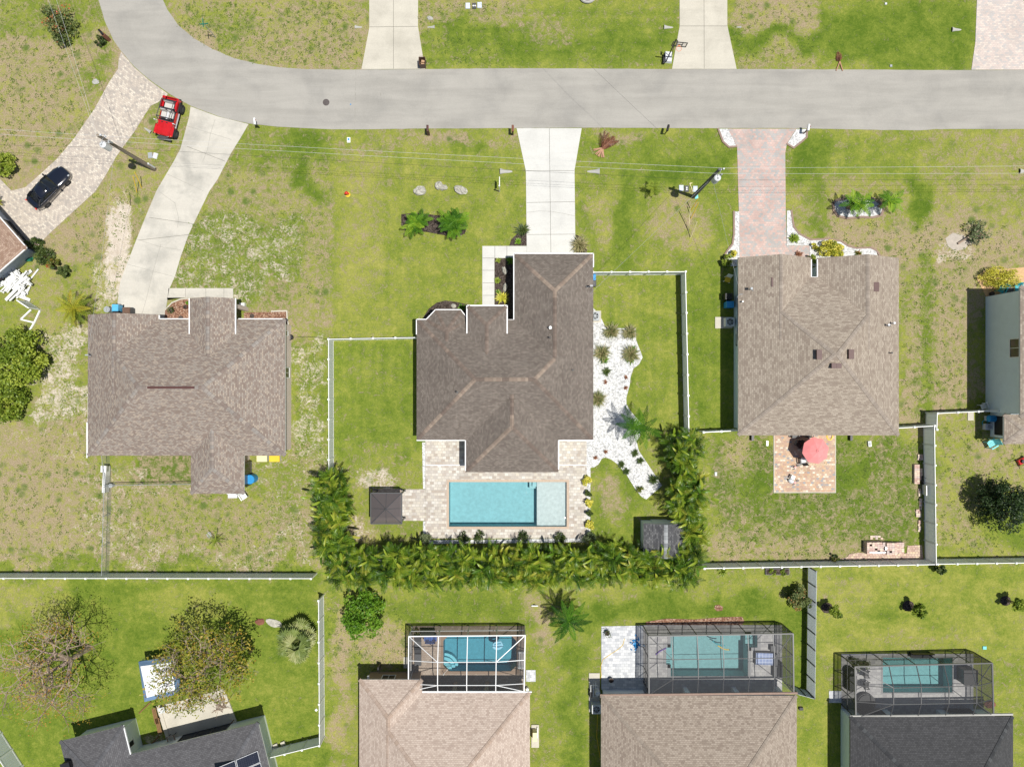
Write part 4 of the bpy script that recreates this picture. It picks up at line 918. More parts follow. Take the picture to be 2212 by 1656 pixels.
# ---- taupe house with black cage
h = House('taupe roofed house behind the black pool cage with white paver patio', W(1500, 1600))
px = lambda x, y, z: tuple(W(x, y) - h.loc + Vector((0, 0, z)))
h.hip(*hl(h, 1290, 1472, 1694, 1880), ZE, walls=False)
for (x0_, y0_, x1_, y1_) in ((1301, 1488, 1388, 1870), (1388.1, 1545, 1684, 1869)): a0, b0, a1, b1 = hl(h, x0_, y0_, x1_, y1_); h.wall.box(((a0 + a1) / 2, (b0 + b1) / 2, 1.3), (a1 - a0, b1 - b0, 2.8))
for xx in (1478, 1583, 1676): q = px(xx, 1486, 1.36); MB().box(q, (.4, .4, 2.7)).build('column', M['wallwhite'], h.root)
h.gutter(px(1288, 1471.5, 0), px(1696, 1467, 0), ZE, .18)
for xx in (1336, 1361): q = px(xx, 1488, 2.0); h.window((q[0], q[1], 1.75), .9, .5, (0, 1), mull=0)
for xx in (1485, 1580): q = px(xx, 1545, 1.2); h.window((q[0], q[1], 1.1), 2.4, 2.1, (0, 1), frame='bronze', name='sliding_door')
q0 = h.L(1518, 1650, 6.0); zs = lambda y: ZE + (px(0, 1472, 0)[1] - y) * .5
for k in range(2):
    x = q0.x + k * 1.22; y = px(0, 1614, 0)[1]; mb = MB(); ang2 = math.atan(.5)
    mb.box((x + .6, y - .45, zs(y - .45) + .1), (1.16, 1.0, .12), 0, rx=-0.0 + ang2 * -1)
    sk = mb.build('skylight', M['white'], h.root); MB().box((x + .6, y - .45, zs(y - .45) + .165), (1.02, .86, .02), 0, rx=-ang2).build('pane', M['curtain'], sk)
h.done('sh_taupe', 'cap_taupe', 'wallwhite', gut='curbing')

# ---- charcoal house bottom right
h = House('charcoal roofed house with pale mint side wall, lower right corner', W(1970, 1640), oh=.4)
px = lambda x, y, z: tuple(W(x, y) - h.loc + Vector((0, 0, z)))
h.hip(*hl(h, 1804.5, 1515, 2141, 1900), ZE, walls=False)
for (x0_, y0_, x1_, y1_) in ((1816, 1530, 1915, 1890), (1915.1, 1590, 2020, 1889), (2020.1, 1531, 2128, 1891)): a0, b0, a1, b1 = hl(h, x0_, y0_, x1_, y1_); h.wall.box(((a0 + a1) / 2, (b0 + b1) / 2, 1.3), (a1 - a0, b1 - b0, 2.8))
h.gutter(px(1804, 1515, 0), px(2141, 1511, 0), ZE, .17)
for xx in (1872, 2065): q = px(xx, 1530, 1.2); h.window((q[0], q[1], 1.1), 2.4, 2.1, (0, 1), frame='bronze', name='sliding_door')
h.done('sh_char', 'cap_char', 'wallmint', fas='darkgrey', gut='concrete')

# ---- garden shed tucked in the hedge
h = House('small grey shingled garden shed tucked into the corner of the palm hedge', W(1425, 1156), name='garden_shed', oh=.12)
px = lambda x, y, z: tuple(W(x, y) - h.loc + Vector((0, 0, z)))
h.hip(*hl(h, 1381, 1120, 1468, 1190), 2.15, hips='', axis='y', pitch=.38)
q = px(1422, 1122.4, 1.0); MB().box((q[0], q[1] + .04, .95), (1.5, .05, 1.85)).build('door', M['wallgrey'], h.root)
h.done('sh_shed', 'cap_shed', 'wallgrey', fas='palegrey')

# ---- utility things fixed to or leaning by houses come later
# ------------------------------------------------------------------ fences
def prism_mesh(name, mb, mat):
    o = mb.build(name, mat); me = o.data; bpy.data.objects.remove(o); return me
def place(me, name, parent, loc, rz=0, sc=(1, 1, 1)):
    o = bpy.data.objects.new(name, me); C.objects.link(o); o.parent = parent; o.location = loc; o.rotation_euler = (0, 0, rz); o.scale = sc; return o
FH = 1.83
post_me = prism_mesh('post', MB().box((0, 0, FH / 2), (.13, .13, FH)).box((0, 0, FH + .05), (.17, .17, .05)).box((0, 0, FH + .09), (.13, .13, .05), top=.2), M['white'])
def vinyl_panel(L):
    mb = MB(); L -= .13
    mb.box((0, 0, FH - .08), (L, .06, .13), mi=1).box((0, 0, .12), (L, .06, .13), mi=1)
    n_ = max(2, int(L / .29)); pw = L / n_
    for i in range(n_): mb.box((-L / 2 + pw * (i + .5), 0, FH / 2), (pw - .008, .035 + .002 * (i % 2), FH - .3))
    return mb
PANELS = {}
def fence(label, a, b, bay=1.8, ends=(1, 1), group=None, skip=()):
    A = W(*a); B = W(*b); d = B - A; L = d.length; n_ = max(1, round(L / bay)); s_ = L / n_; rz = math.atan2(d.y, d.x)
    r = T('fence', label, 'fence', A, rz, group)
    key = round(s_, 3)
    if key not in PANELS: PANELS[key] = prism_mesh('panel', vinyl_panel(s_), [M['fence'], M['white']])
    for i in range(n_ + 1):
        if (i == 0 and not ends[0]) or (i == n_ and not ends[1]): continue
        place(post_me, 'post', r, (s_ * i, 0, 0))
    for i in range(n_):
        if i not in skip: place(PANELS[key], 'panel', r, (s_ * (i + .5), 0, 0))
    return r, s_
fence('long white vinyl fence between the sandy back yard and the two big trees', (-90, 1237), (684, 1237.5))
fence('white vinyl fence beside the fan palm, running down to the slate house', (699.5, 1284), (701.5, 1588), ends=(1, 1))
fence('short slanted white vinyl fence meeting the slate house wall', (701.5, 1588), (592, 1615), ends=(0, 1))
fence('white vinyl fence along the sandy side of the middle back lawn', (720.5, 735), (721, 1030))
fence('white vinyl fence from the middle house wall towards the sandy yard', (720.5, 735), (908, 731.5), ends=(0, 1))
r, s_ = fence('white vinyl fence with a braced gate beside the middle house garage wing', (1276, 594.5), (1470.6, 593.4), ends=(1, 0), skip=(2,))
g = MB(); L_ = s_ - .15
g.box((0, 0, FH - .06), (L_, .06, .12), mi=1).box((0, 0, .15), (L_, .06, .12), mi=1)
for sx in (-1, 1): g.box((sx * (L_ / 2 - .05), 0, FH / 2), (.1, .07, FH - .2), mi=1)
for i in range(5): g.box((-L_ / 2 + .1 + (L_ - .2) * (i + .5) / 5, 0, FH / 2), ((L_ - .2) / 5 - .008, .03, FH - .35))
dg = math.atan2(FH - .4, L_ - .2); g.box((0, -.05, FH / 2), (math.hypot(FH - .4, L_ - .2), .04, .1), ry=-dg, mi=1)
place(prism_mesh('gate', g, [M['fence'], M['white']]), 'gate', r, (s_ * 2.5, 0, 0))
fence('white vinyl fence facing the tan house, ending in the palm hedge', (1470.6, 593.4), (1478, 940))
fence('short white vinyl fence between the hedge top and the tan house wall', (1508, 930.5), (1583, 927))
fence('tall shaded white vinyl fence along the brick stacks', (1993.7, 917), (1997.6, 1207))
fence('short white vinyl fence from the tan house rear corner', (1908, 922.5), (1993.7, 917), ends=(1, 0))
fence('white vinyl fence reaching the tall grey house wall', (1999.7, 891), (2128, 885))
fence('tiny white vinyl return fence joining two yards behind the tan house', (1999.7, 891), (1998.6, 925), ends=(0, 1))
fence('white vinyl fence behind the brick stacks, leaving the hedge', (1510, 1216.3), (1997.6, 1208), ends=(1, 0))
fence('white vinyl fence behind the dark round tree, running off to the right', (1999.6, 1207.2), (2330, 1202.5))
fence('slanting white vinyl fence in the lower left corner', (-40, 1512), (95, 1722))
# slatted fence between the two black cages
def slat_fence(label, a, b, h_, n_, matp, mats):
    A = W(*a); B = W(*b); d = B - A; L = d.length; r = T('slat_fence', label, 'fence', A, math.atan2(d.y, d.x))
    mb = MB()
    for i in range(11): mb.box((L / 2, 0, .12 + i * (h_ - .15) / 10), (L, .025, .115))
    mb.build('slat_panel', mats, r)
    pm = prism_mesh('post', MB().box((0, 0, h_ / 2), (.09, .09, h_)).box((0, 0, h_ + .02), (.11, .11, .03)), matp)
    for i in range(n_ + 1): place(pm, 'post', r, (L * i / n_, -.02, 0))
    return r
M['slat'] = simple('slat_grey', (0.56, 0.6, 0.61), 0.5, 0.1)
slat_fence('grey slatted fence with dark posts between the two black pool cages', (1745, 1222), (1741.5, 1488), 1.9, 8, M['bronze'], M['slat'])
slat_fence('short slatted gate slanting to the taupe house corner', (1740, 1489), (1706, 1479.5), 1.9, 2, M['bronze'], M['slat'])
# chain link
def chain(label, a, b, bay=2.6, h_=1.25):
    A = W(*a); B = W(*b); d = B - A; L = d.length; n_ = max(1, round(L / bay)); r = T('chain_link_fence', label, 'fence', A, math.atan2(d.y, d.x))
    MB().box((L / 2, 0, h_ / 2), (L, .012, h_ - .05)).build('mesh_panel', M['chainlink'], r)
    MB().tube([(0, 0, h_), (L, 0, h_)], .025, 6).build('rail', M['steel'], r)
    pm = prism_mesh('post', MB().cyl((0, 0, 0), .035, h_ + .04, 8), M['grey'])
    for i in range(n_ + 1): place(pm, 'post', r, (L * i / n_, 0, 0))
chain('chain-link fence from the sandy house corner along the dirt', (236, 976), (241, 1044))
chain('chain-link fence closing the sandy house lawn, below its rear roof', (241, 1044), (448, 1041))
chain('low chain-link fence down the sandy back yard to the white fence', (241, 1047), (236, 1234))

# ------------------------------------------------------------------ pool cages
def lerp(a, b, t): return a + (b - a) * t
def cage(label, mat, base, top, roof, z1, zi, z2, walls_grid, beamw=.11, opac='screen', extra=()):
    """base: four ground corners NW NE SE SW in image pixels; roof: dict of beam count and u, v fractions"""
    c = (W(*base[0]) + W(*base[2])) / 2; r = T('pool_cage', label, 'pool cage', c)
    P = [W(*q) - c for q in base]
    Tt = [Vector((p.x, p.y, z1 if i < 2 else z2)) for i, p in enumerate(P)]
    mt = M[mat]
    def beam(a, b, wd=beamw, nm='beam'):
        mb = MB(); mb.tube([a, b], wd * .7071, 4); o = mb.build(nm, mt, r); return o
    NW, NE, SE, SW = Tt
    nb = roof['n']; ta, tb = roof['u']; v0, v1 = roof['v']
    def inner(u, v):
        N_ = NW.lerp(NE, u); S_ = SW.lerp(SE, u); q = N_.lerp(S_, v); return Vector((q.x, q.y, zi))
    us = [lerp(ta, tb, i / (nb - 1)) for i in range(nb)]
    ew = 1.25 if mat == 'white' else 1.7
    for a_, b__ in ((NW, NE), (SW, SE), (NW, SW), (NE, SE)): beam(a_, b__, beamw * ew)
    for i, u in enumerate(us):
        n_ = NW.lerp(NE, u); s__ = SW.lerp(SE, u); a, b = inner(u, v0), inner(u, v1)
        beam(n_, a); beam(a, b); beam(b, s__); beam(Vector((n_.x, n_.y, 0)), n_, beamw * .9, 'post')
        if i: 
            u0 = us[i - 1]; beam(inner(u0, v0), a, beamw * .8); beam(inner(u0, v1), b, beamw * .8)
    for (cn, u, v, sv, side) in ((NW, us[0], v0, v0, 'w'), (SW, us[0], v1, v1, 'w'), (NE, us[-1], v0, v0, 'e'), (SE, us[-1], v1, v1, 'e')):
        i_ = inner(u, v); beam(cn, i_, beamw * .8)
        e = (NW.lerp(SW, v) if side == 'w' else NE.lerp(SE, v)); beam(e, i_, beamw * .8); beam(Vector((e.x, e.y, 0)), e, beamw * .9, 'post')
    for cn in Tt: beam(Vector((cn.x, cn.y, 0)), cn, beamw * 1.1, 'post')
    for (a, b) in ((NW, NE), (NW, SW), (NE, SE)):
        for zz in walls_grid: beam(Vector((a.x, a.y, zz)), Vector((b.x, b.y, zz)), beamw * .8, 'rail')
    a00, a10, a11, a01 = inner(us[0], v0), inner(us[-1], v0), inner(us[-1], v1), inner(us[0], v1)
    mb = MB(); dz = Vector((0, 0, .0))
    for f in ((NW, NE, a10, a00), (NE, SE, a11, a10), (SE, SW, a01, a11), (SW, NW, a00, a01), (a00, a10, a11, a01)): mb.face([p + Vector((0, 0, .03)) for p in f])
    mb.build('roof_screen', M['screenlight' if mat == 'white' else 'screenroof'], r)
    mb = MB()
    for a, b in ((NW, NE), (NE, SE), (SW, NW)): mb.face([Vector((a.x, a.y, 0.02)), Vector((b.x, b.y, 0.02)), b, a])
    mb.build('wall_screen', M['screen'], r)
    return r, c
# white cage
deck('pool_patio', (888, 1351, 1135, 1475), POOLS['float'], 0.05, M['pav_brown'])
rf = POOLS['float']
slab('pool_patio', [(911.5, 1475), (1135, 1475), (1135, 1536), (911.5, 1536)], M['pav_brown'], 0.05)
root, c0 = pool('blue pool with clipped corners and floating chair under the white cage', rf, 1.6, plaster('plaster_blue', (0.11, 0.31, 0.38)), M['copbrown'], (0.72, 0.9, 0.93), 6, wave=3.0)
mb = MB()
for (x, y, sx, sy) in ((957.9, 1370.5, 1, 1), (1115.1, 1370.5, -1, 1), (1115.1, 1448.4, -1, -1), (957.9, 1448.4, 1, -1)):
    e = 13 if sy > 0 else 12.5; mb.poly(pl([(x - sx, y - sy), (x + sx * e, y - sy), (x - sx, y + sy * e)]), -1.5, .052)
mb.build('corner_coping', M['copbrown'], root, c0)
mb = MB()
for k, rr in enumerate((30, 24, 17)):
    mb.poly(pl([(958.3, 1448 - rr)] + [(958.3 + rr * math.sin(t * .2618), 1448 - rr * math.cos(t * .2618)) for t in range(1, 7)] + [(958.3, 1448)]), -1.59, -.95 + .3 * k)
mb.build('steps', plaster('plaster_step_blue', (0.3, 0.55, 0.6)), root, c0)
cage('white framed mansard pool cage over the blue pool', 'white', [(891.8, 1352), (1133.5, 1350), (1131, 1464), (891.8, 1464)], None, {'n': 3, 'u': (.255, .755), 'v': (.44, .86)}, 2.6, 3.15, 2.85, (1.3,), .07)
# dark cage with noodles
rn = POOLS['noodle']
deck('pool_patio', (1389.5, 1349, 1689, 1466), rn, 0.05, M['pav_grey'])
slab('pool_patio', [(1389.5, 1466), (1689, 1466), (1689, 1546), (1389.5, 1546)], M['pav_grey'], 0.05)
slab('paver_patio', [(1299, 1352), (1389.3, 1350), (1389.3, 1488.5), (1299, 1488.5)], M['pav_white'], 0.05)
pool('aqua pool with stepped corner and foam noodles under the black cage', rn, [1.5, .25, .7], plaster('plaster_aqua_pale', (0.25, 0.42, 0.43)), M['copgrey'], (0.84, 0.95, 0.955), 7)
cage('bronze framed pool cage covering the pool with foam noodles', 'bronze', [(1389.4, 1351.1), (1688.7, 1346), (1688.7, 1467), (1389.4, 1471)], None, {'n': 5, 'u': (.16, .86), 'v': (.38, .72)}, 2.65, 3.1, 2.8, (1.1, 2.0), .062)
rc = POOLS['covered']
deck('pool_patio', (1817, 1411, 2102, 1530), rc, 0.05, M['pav_grey'])
slab('pool_patio', [(1817, 1530), (2102, 1530), (2102, 1591), (1817, 1591)], M['pav_grey'], 0.05)
slab('paver_step', [(1790.5, 1491), (1817, 1491), (1817, 1516.5), (1790.5, 1516.5)], M['pav_white'], 0.05)
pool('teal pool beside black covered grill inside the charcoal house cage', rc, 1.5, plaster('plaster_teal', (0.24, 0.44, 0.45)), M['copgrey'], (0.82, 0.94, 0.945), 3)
cage('bronze framed pool cage attached to the charcoal roofed house', 'bronze', [(1817.1, 1414.6), (2101.8, 1407), (2102, 1516), (1817.1, 1520)], None, {'n': 4, 'u': (.248, .846), 'v': (.36, .68)}, 2.64, 3.4, 2.8, (1.2,), .066)

# ------------------------------------------------------------------ gazebo
gz = W(836, 1094); g = T('gazebo', 'brown square gazebo with smoked pyramid roof beside the pool deck', 'gazebo', gz)
def gl(x, y, z): return W(x, y, z) - gz
ze, za = 2.35, 3.25
cs = [gl(801, 1064.5, ze), gl(868, 1064.5, ze), gl(868, 1130.6, ze), gl(801, 1130.6, ze)]; ap = gl(833, 1099, za)
mb = MB(); lo = Vector((0, 0, -.03))
for i in range(4): mb.face([cs[(i + 1) % 4], cs[i], ap]); mb.face([cs[i] + lo, cs[(i + 1) % 4] + lo, ap + lo])
mb.build('roof', M['gazebo'], g)
mb = MB()
for i in range(4): mb.tube([cs[i], cs[(i + 1) % 4]], .06, 4); mb.tube([cs[i], ap], .028, 6); mb.tube([cs[i].lerp(cs[(i + 1) % 4], .5), ap], .022, 6)
mb.build('roof_frame', M['darkgrey'], g)
for i in range(4):
    p = cs[i].lerp(Vector((ap.x, ap.y, ze)), .08); MB().box((p.x, p.y, ze / 2), (.13, .13, ze)).box((p.x, p.y, .08), (.22, .22, .12)).build('post', M['bronze'], g)
tb = T('garden_bench', 'brown wooden bench seat under the gazebo roof', 'bench', W(836, 1110))
mb = MB()
for k in range(4): mb.box((0, -.2 + k * .14, .45), (1.9, .12, .04))
mb.build('seat', M['plank'], tb)
for sx in (-.8, .8): MB().box((sx, 0, .215), (.08, .5, .43)).build('leg', M['bronze'], tb)

# ------------------------------------------------------------------ utility poles and wires
def upole(label, base, h_, mat, tdir, drop):
    r = T('utility_pole', label, 'utility pole', W(*base))
    MB().tube([(0, 0, -.3), (0, 0, h_)], [.19, .12], 10).build('pole', M[mat], r)
    tx, ty = tdir; tz = h_ - 1.9
    mb = MB().cyl((tx * .42, ty * .42, tz), .27, .95, 14); mb.cyl((tx * .42, ty * .42, tz + .95), .28, .06, 14, .2)
    mb.cyl((tx * .5, ty * .5, tz + 1.0), .05, .28, 8); mb.box((tx * .16, ty * .16, tz + .5), (.14, .14, .3))
    mb.build('transformer', M['palegrey'], r)
    for k, (z_, a) in enumerate(((h_ - .05, 0), (h_ - .75, .5), (h_ - 1.3, -.6))):
        q = MB(); dx, dy = math.cos(a) * .3, math.sin(a) * .3
        q.tube([(0, 0, z_ - .1), (dx, dy, z_)], .03, 6)
        for j in range(3): q.cyl((dx, dy, z_ + .03 + j * .07), .07, .03, 10)
        q.build('insulator', M['palegrey'], r)
    q = MB(); q.tube([(tx * .42, ty * .42, tz + 1.25), (.3, .25, h_ - .5), (.15, .05, h_ - .1)], .02, 5); q.box((.42, -.15, h_ - 1.1), (.12, .1, .55)); q.build('fuse_cutout', M['grey'], r)
    return r
pa = upole('weathered brown utility pole leaning over the cream paver driveway', (334, 366), 9.1, 'wood', (-.3, -1), 0)
MB().cyl((0.2, .05, .4), .09, 1.2, 8).build('riser_cap', M['palegrey'], pa)
pb = upole('grey utility pole with transformer beside the rose paver driveway', (1497, 425), 8.5, 'woodgrey', (.25, -1), 0)
def wire(label, pts, mat, r_=.022, sag=.5, group='overhead power lines'):
    P = [W(*p) for p in pts]; q = []
    for a, b in zip(P, P[1:]):
        L = (b - a).length; sg = sag * min(1, L / 40)
        for i in range(13 if L > 8 else 4):
            n_ = 12 if L > 8 else 3; t = i / n_
            if q and i == 0: continue
            p = a.lerp(b, t); p.z -= sg * 4 * t * (1 - t); q.append(p)
    o = MB().tube(q, r_, 5).build('power_line', M[mat]); return tag(o, label, 'power line', group)
M['alu'] = simple('bare_aluminium', (0.6, 0.6, 0.58), 0.45, 0.0, metal=0.0)
M['cable'] = simple('black_cable', (0.03, 0.03, 0.032), 0.6, 0.0)
wire('bright upper power line crossing both utility poles near the street', [(-400, 250, 8.9), (208, 293, 9.1), (1558, 363, 8.5), (2900, 350, 8.7)], 'alu', .0085, .25)
wire('bright second power line just below the upper one', [(-400, 262, 8.2), (222, 304, 8.3), (1552, 375, 7.8), (2900, 370, 7.9)], 'alu', .0085, .25)
wire('dark low cable running beneath the two bright power lines', [(-400, 300, 6.4), (252, 319, 6.6), (1536, 389, 6.2), (2900, 381, 6.4)], 'cable', .009, .3)
wire('bright power line from the brown pole to the top left, left one', [(207, 292, 9.0), (104, 0, 9.0), (60, -140, 9)], 'alu', .007, .3)
wire('bright power line from the brown pole to the top left, right one', [(209, 291, 8.9), (122, 0, 9.0), (80, -140, 9)], 'alu', .007, .3)
wire('dark cable from the brown pole over the cream paver driveway', [(258, 300, 7.4), (225, 200, 7.6), (150, 0, 7.8), (110, -120, 8)], 'cable', .008, .2)
wire('dark service cable crossing the street from the grey pole', [(1535, 384, 7.0), (1281, 147, 6.7), (1138, 0, 6.6), (1000, -140, 6.6)], 'cable', .007, .4)
wire('twisted service cable from the grey pole to the middle house', [(1530, 392, 6.8), (1275, 634, 3.9)], 'grey', .009, .35)
wire('service cable from the grey pole to the tan house roof', [(1540, 390, 6.8), (1594, 614, 3.8)], 'grey', .008, .3)
wire('service cable from the brown pole to the sandy yard house', [(248, 318, 6.8), (189, 766, 3.6)], 'grey', .008, .35)
def guard(label, a, b, col):
    A = W(a[0], a[1], 0); B = W(b[0], b[1], 2.0); d = B - A
    o = MB().tube([A, A.lerp(B, .5) + Vector((.03, 0, 0)), B], .035, 6).build('guy_guard', M[col]); tag(o, label, 'guy wire guard', 'yellow guy wire guards')
guard('cream guy guard, tallest upright one below the grey pole', (1487, 500), (1490.6, 450), 'cream')
guard('short amber guy guard touching the pale green ground lid', (1492, 455), (1508, 428.5), 'yellow')
guard('yellow guy guard slanting beside the cream upright one', (1492, 472.5), (1508.5, 438.5), 'yellow')
guard('pale yellow guy guard lowest on the lawn, below the grey pole', (1491, 514), (1505.5, 479), 'cream')
guard('yellow guy guard by the brown pole, left of the pair', (296, 416), (287, 381), 'yellow')
guard('yellow guy guard by the brown pole, right of the pair', (306, 406), (291, 372), 'yellow')
o = MB().tube([W(282, 446), W(268, 413, 1.9)], .03, 6).build('guy_guard', M['cream']); tag(o, 'pale guy guard on the dirt beside the sand patch', 'guy wire guard', 'yellow guy wire guards')
# ------------------------------------------------------------------ plants
def frond(mb, base, az, L, el, droop, n_=14, ll=.5, lw=.07, tone=.5, rg=rnd, vee=.25):
    p = Vector(base); e = el; st = L / n_; pts = []
    for i in range(n_ + 1):
        t = Vector((math.cos(az) * math.cos(e), math.sin(az) * math.cos(e), math.sin(e))); pts.append((p.copy(), t)); p = p + t * st; e -= droop / n_
    rp = [q for q, _ in pts]
    for i in range(1, n_ + 1):
        q, t = pts[i]; s = t.cross(Vector((0, 0, 1)))
        s = s.normalized() if s.length > 1e-3 else Vector((math.sin(az), -math.cos(az), 0)); up = s.cross(t)
        f = i / n_; k = math.sin(math.pi * min(1, .18 + f * .80)) ** .7
        for sg in (-1, 1):
            d = (s * sg * (1 - .45 * f) + t * (.45 + .5 * f) + up * (vee - .35 * f * 0) - Vector((0, 0, .25))).normalized()
            l = ll * k * rg.uniform(.85, 1.1); w_ = t * lw
            tip = q + d * l - Vector((0, 0, .12 * l)); mid = q + d * l * .5
            mb.face([q - w_ * .5, mid + w_ * .7, tip, mid - w_ * .7] if sg > 0 else [q - w_ * .5, mid - w_ * .7, tip, mid + w_ * .7], tone=max(0, min(1, tone + rg.uniform(-.1, .1))))
    mb.tube(rp, [.02 + .02 * (1 - i / n_) for i in range(n_ + 1)], 3, tone=min(1, tone + .12), caps=False)
def paddle(mb, base, az, L, el, droop, wd, tone, rg=rnd, stalk=.5):
    e = el; n_ = 6; p = Vector(base); tws = rg.uniform(-.35, .35)
    rows = []
    q0 = p.copy(); st = Vector((math.cos(az) * math.cos(e), math.sin(az) * math.cos(e), math.sin(e))) * stalk; p = p + st
    mb.tube([q0, p], [.025, .018], 3, tone=tone, caps=False)
    for i in range(n_ + 1):
        t = Vector((math.cos(az) * math.cos(e), math.sin(az) * math.cos(e), math.sin(e)))
        s = t.cross(Vector((0, 0, 1))); s = s.normalized() if s.length > 1e-3 else Vector((math.sin(az), -math.cos(az), 0)); up = s.cross(t)
        s = (s * math.cos(tws) + up * math.sin(tws)); up = s.cross(t)
        w_ = wd * (math.sin(math.pi * (.1 + .87 * i / n_)) ** .6)
        rows.append((p - s * w_ + up * w_ * .35, p.copy(), p + s * w_ + up * w_ * .35)); p = p + t * (L / n_); e -= droop / n_
    for a, b in zip(rows, rows[1:]):
        k = rg.uniform(-.05, .05)
        mb.face([a[0], b[0], b[1], a[1]], tone=max(0, min(1, tone + k))); mb.face([a[1], b[1], b[2], a[2]], tone=max(0, min(1, tone - k)))
def leafcard(mb, c, s, tone, rg=rnd, flat=1.1):
    nrm = Vector((rg.gauss(0, 1), rg.gauss(0, 1), rg.gauss(flat, 1))).normalized(); u = nrm.orthogonal().normalized(); v = nrm.cross(u)
    a = rg.uniform(0, 6.28); u, v = u * math.cos(a) + v * math.sin(a), v * math.cos(a) - u * math.sin(a)
    mb.face([c - u * s, c + v * s * .55, c + u * s, c - v * s * .55], tone=tone)
def clump(mb, c, r, n_, s, rg=rnd, t0=.25, t1=.9, shell=.55):
    c = Vector(c); ct = rg.uniform(t0, t1)
    for _ in range(n_):
        d = Vector((rg.gauss(0, 1), rg.gauss(0, 1), rg.gauss(0, 1))).normalized(); k = (shell + (1 - shell) * rg.random()) ** .8
        q = c + Vector((d.x * r[0], d.y * r[1], d.z * r[2])) * k
        leafcard(mb, q, s * rg.uniform(.7, 1.25), max(0, min(1, ct + rg.gauss(0, .13))), rg)
def crown(R_, hz, z0, ncl, per, s, seed, t0=.2, t1=.9, cr=.42, fill=.9):
    rg = random.Random(seed); mb = MB()
    for i in range(ncl):
        a = rg.uniform(0, 6.283); q = math.sqrt(rg.random()) * fill; zz = rg.uniform(-1, 1) * math.sqrt(max(0, 1 - q * q))
        cr_ = R_ * cr * rg.uniform(.6, 1.15)
        clump(mb, (math.cos(a) * q * R_, math.sin(a) * q * R_, z0 + zz * hz), (cr_, cr_, cr_ * .8), per, s, rg, t0, t1)
    return mb
def branch_tree(seed, h0, levels, spread, L0, r0_, nkids=(3, 4), up=.55, lean=(0, 0)):
    rg = random.Random(seed); mb = MB(); tips = []
    def grow(p, d, L, r, lv):
        k = 4; pts = [p]; rs = [r]; q = p.copy(); dd = d.copy()
        for i in range(k):
            dd = (dd + Vector((rg.gauss(0, .13), rg.gauss(0, .13), rg.gauss(.02, .1)))).normalized(); q = q + dd * (L / k); pts.append(q.copy()); rs.append(r * (1 - .42 * (i + 1) / k))
        mb.tube(pts, rs, 6 if lv < 2 else 4 if lv < 3 else 3, tone=.5, caps=False)
        if lv >= levels: tips.append((q, dd)); return
        if lv >= levels - 2: tips.append((pts[2], dd))
        n_ = rg.randint(*nkids); a0 = rg.uniform(0, 6.28)
        for i in range(n_):
            a = a0 + 6.283 * i / n_ + rg.uniform(-.4, .4); u = dd.orthogonal().normalized(); v = dd.cross(u)
            th = rg.uniform(.45, .95) * spread; nd = (dd * math.cos(th) + (u * math.cos(a) + v * math.sin(a)) * math.sin(th)); nd.z = nd.z * .7 + (up * .25 if lv == 0 else .05)
            st = pts[-1] if i % 2 == 0 or lv == 0 else pts[rg.randint(2, 4)]
            grow(st.copy(), nd.normalized(), (L0 if lv == 0 else L) * rg.uniform(.62, .9), r * .56, lv + 1)
    grow(Vector((0, 0, -.1)), Vector((lean[0], lean[1], 1)).normalized(), h0, r0_, 0)
    return mb, tips, L0

# ---- hedge plants: areca and bird-of-paradise clumps
def hedge_variant(seed):
    rg = random.Random(seed); fb = MB(); sb = MB(); Hh = rg.uniform(2.1, 2.5)
    stems = [(rg.uniform(-.6, .6), rg.uniform(-.6, .6)) for _ in range(7)]
    for i, (x, y) in enumerate(stems):
        hh = Hh * rg.uniform(.55, 1.1); sb.tube([(x * .5, y * .5, -.05), (x, y, hh)], [.05, .035], 5)
        base_t = rg.choice((.25, .4, .55, .7, .88)) + rg.uniform(-.08, .08)
        for k in range(6):
            frond(fb, (x, y, hh - .1), rg.uniform(0, 6.283), rg.uniform(1.0, 1.4), rg.uniform(.75, 1.4), rg.uniform(1.0, 1.9), 14, .32, .04, base_t + rg.uniform(-.15, .15), rg)
    for k in range(3):
        x, y = rg.uniform(-.8, .8), rg.uniform(-.8, .8); t = rg.choice((.4, .55, .65, .75, .85, .93))
        paddle(fb, (x, y, Hh * rg.uniform(.72, 1.0)), rg.uniform(0, 6.283), rg.uniform(.7, 1.1), rg.uniform(.5, 1.25), rg.uniform(.7, 1.7), rg.uniform(.09, .15), t, rg)
    return fb, sb
HV = []
for i in range(7):
    fb, sb = hedge_variant(100 + i); HV.append((prism_mesh('foliage', fb, M['lf_hedge']), prism_mesh('stem', sb, M['bark'])))
def hedge(x0, y0, x1, y1, n_, jx, jy, label, group):
    for i in range(n_):
        t = (i + .5) / n_; x = lerp(x0, x1, t) + rnd.uniform(-jx, jx); y = lerp(y0, y1, t) + rnd.uniform(-jy, jy)
        r = T('hedge_palm', label, 'palm', W(x, y), rnd.uniform(0, 6.28), group); k = rnd.uniform(.92, 1.14); r.scale = (k, k, k * rnd.uniform(.9, 1.15))
        f_, s_ = HV[rnd.randrange(7)]
        place(f_, 'foliage', r, (0, 0, 0)); place(s_, 'stem', r, (0, 0, 0))
hedge(715, 1016, 722, 1195, 8, 5, 5, 'leafy palm in the hedge column beside the sandy yard fence', 'palms in the hedge by the sandy yard')
hedge(741, 1026, 746, 1180, 7, 5, 5, 'leafy palm in the hedge column beside the sandy yard fence', 'palms in the hedge by the sandy yard')
hedge(730, 1193, 1492, 1192, 30, 6, 5, 'leafy palm in the long hedge row between the pool deck and rear gardens', 'palms in the long hedge row behind the pool')
hedge(743, 1226, 1485, 1224, 30, 6, 5, 'leafy palm in the long hedge row between the pool deck and rear gardens', 'palms in the long hedge row behind the pool')
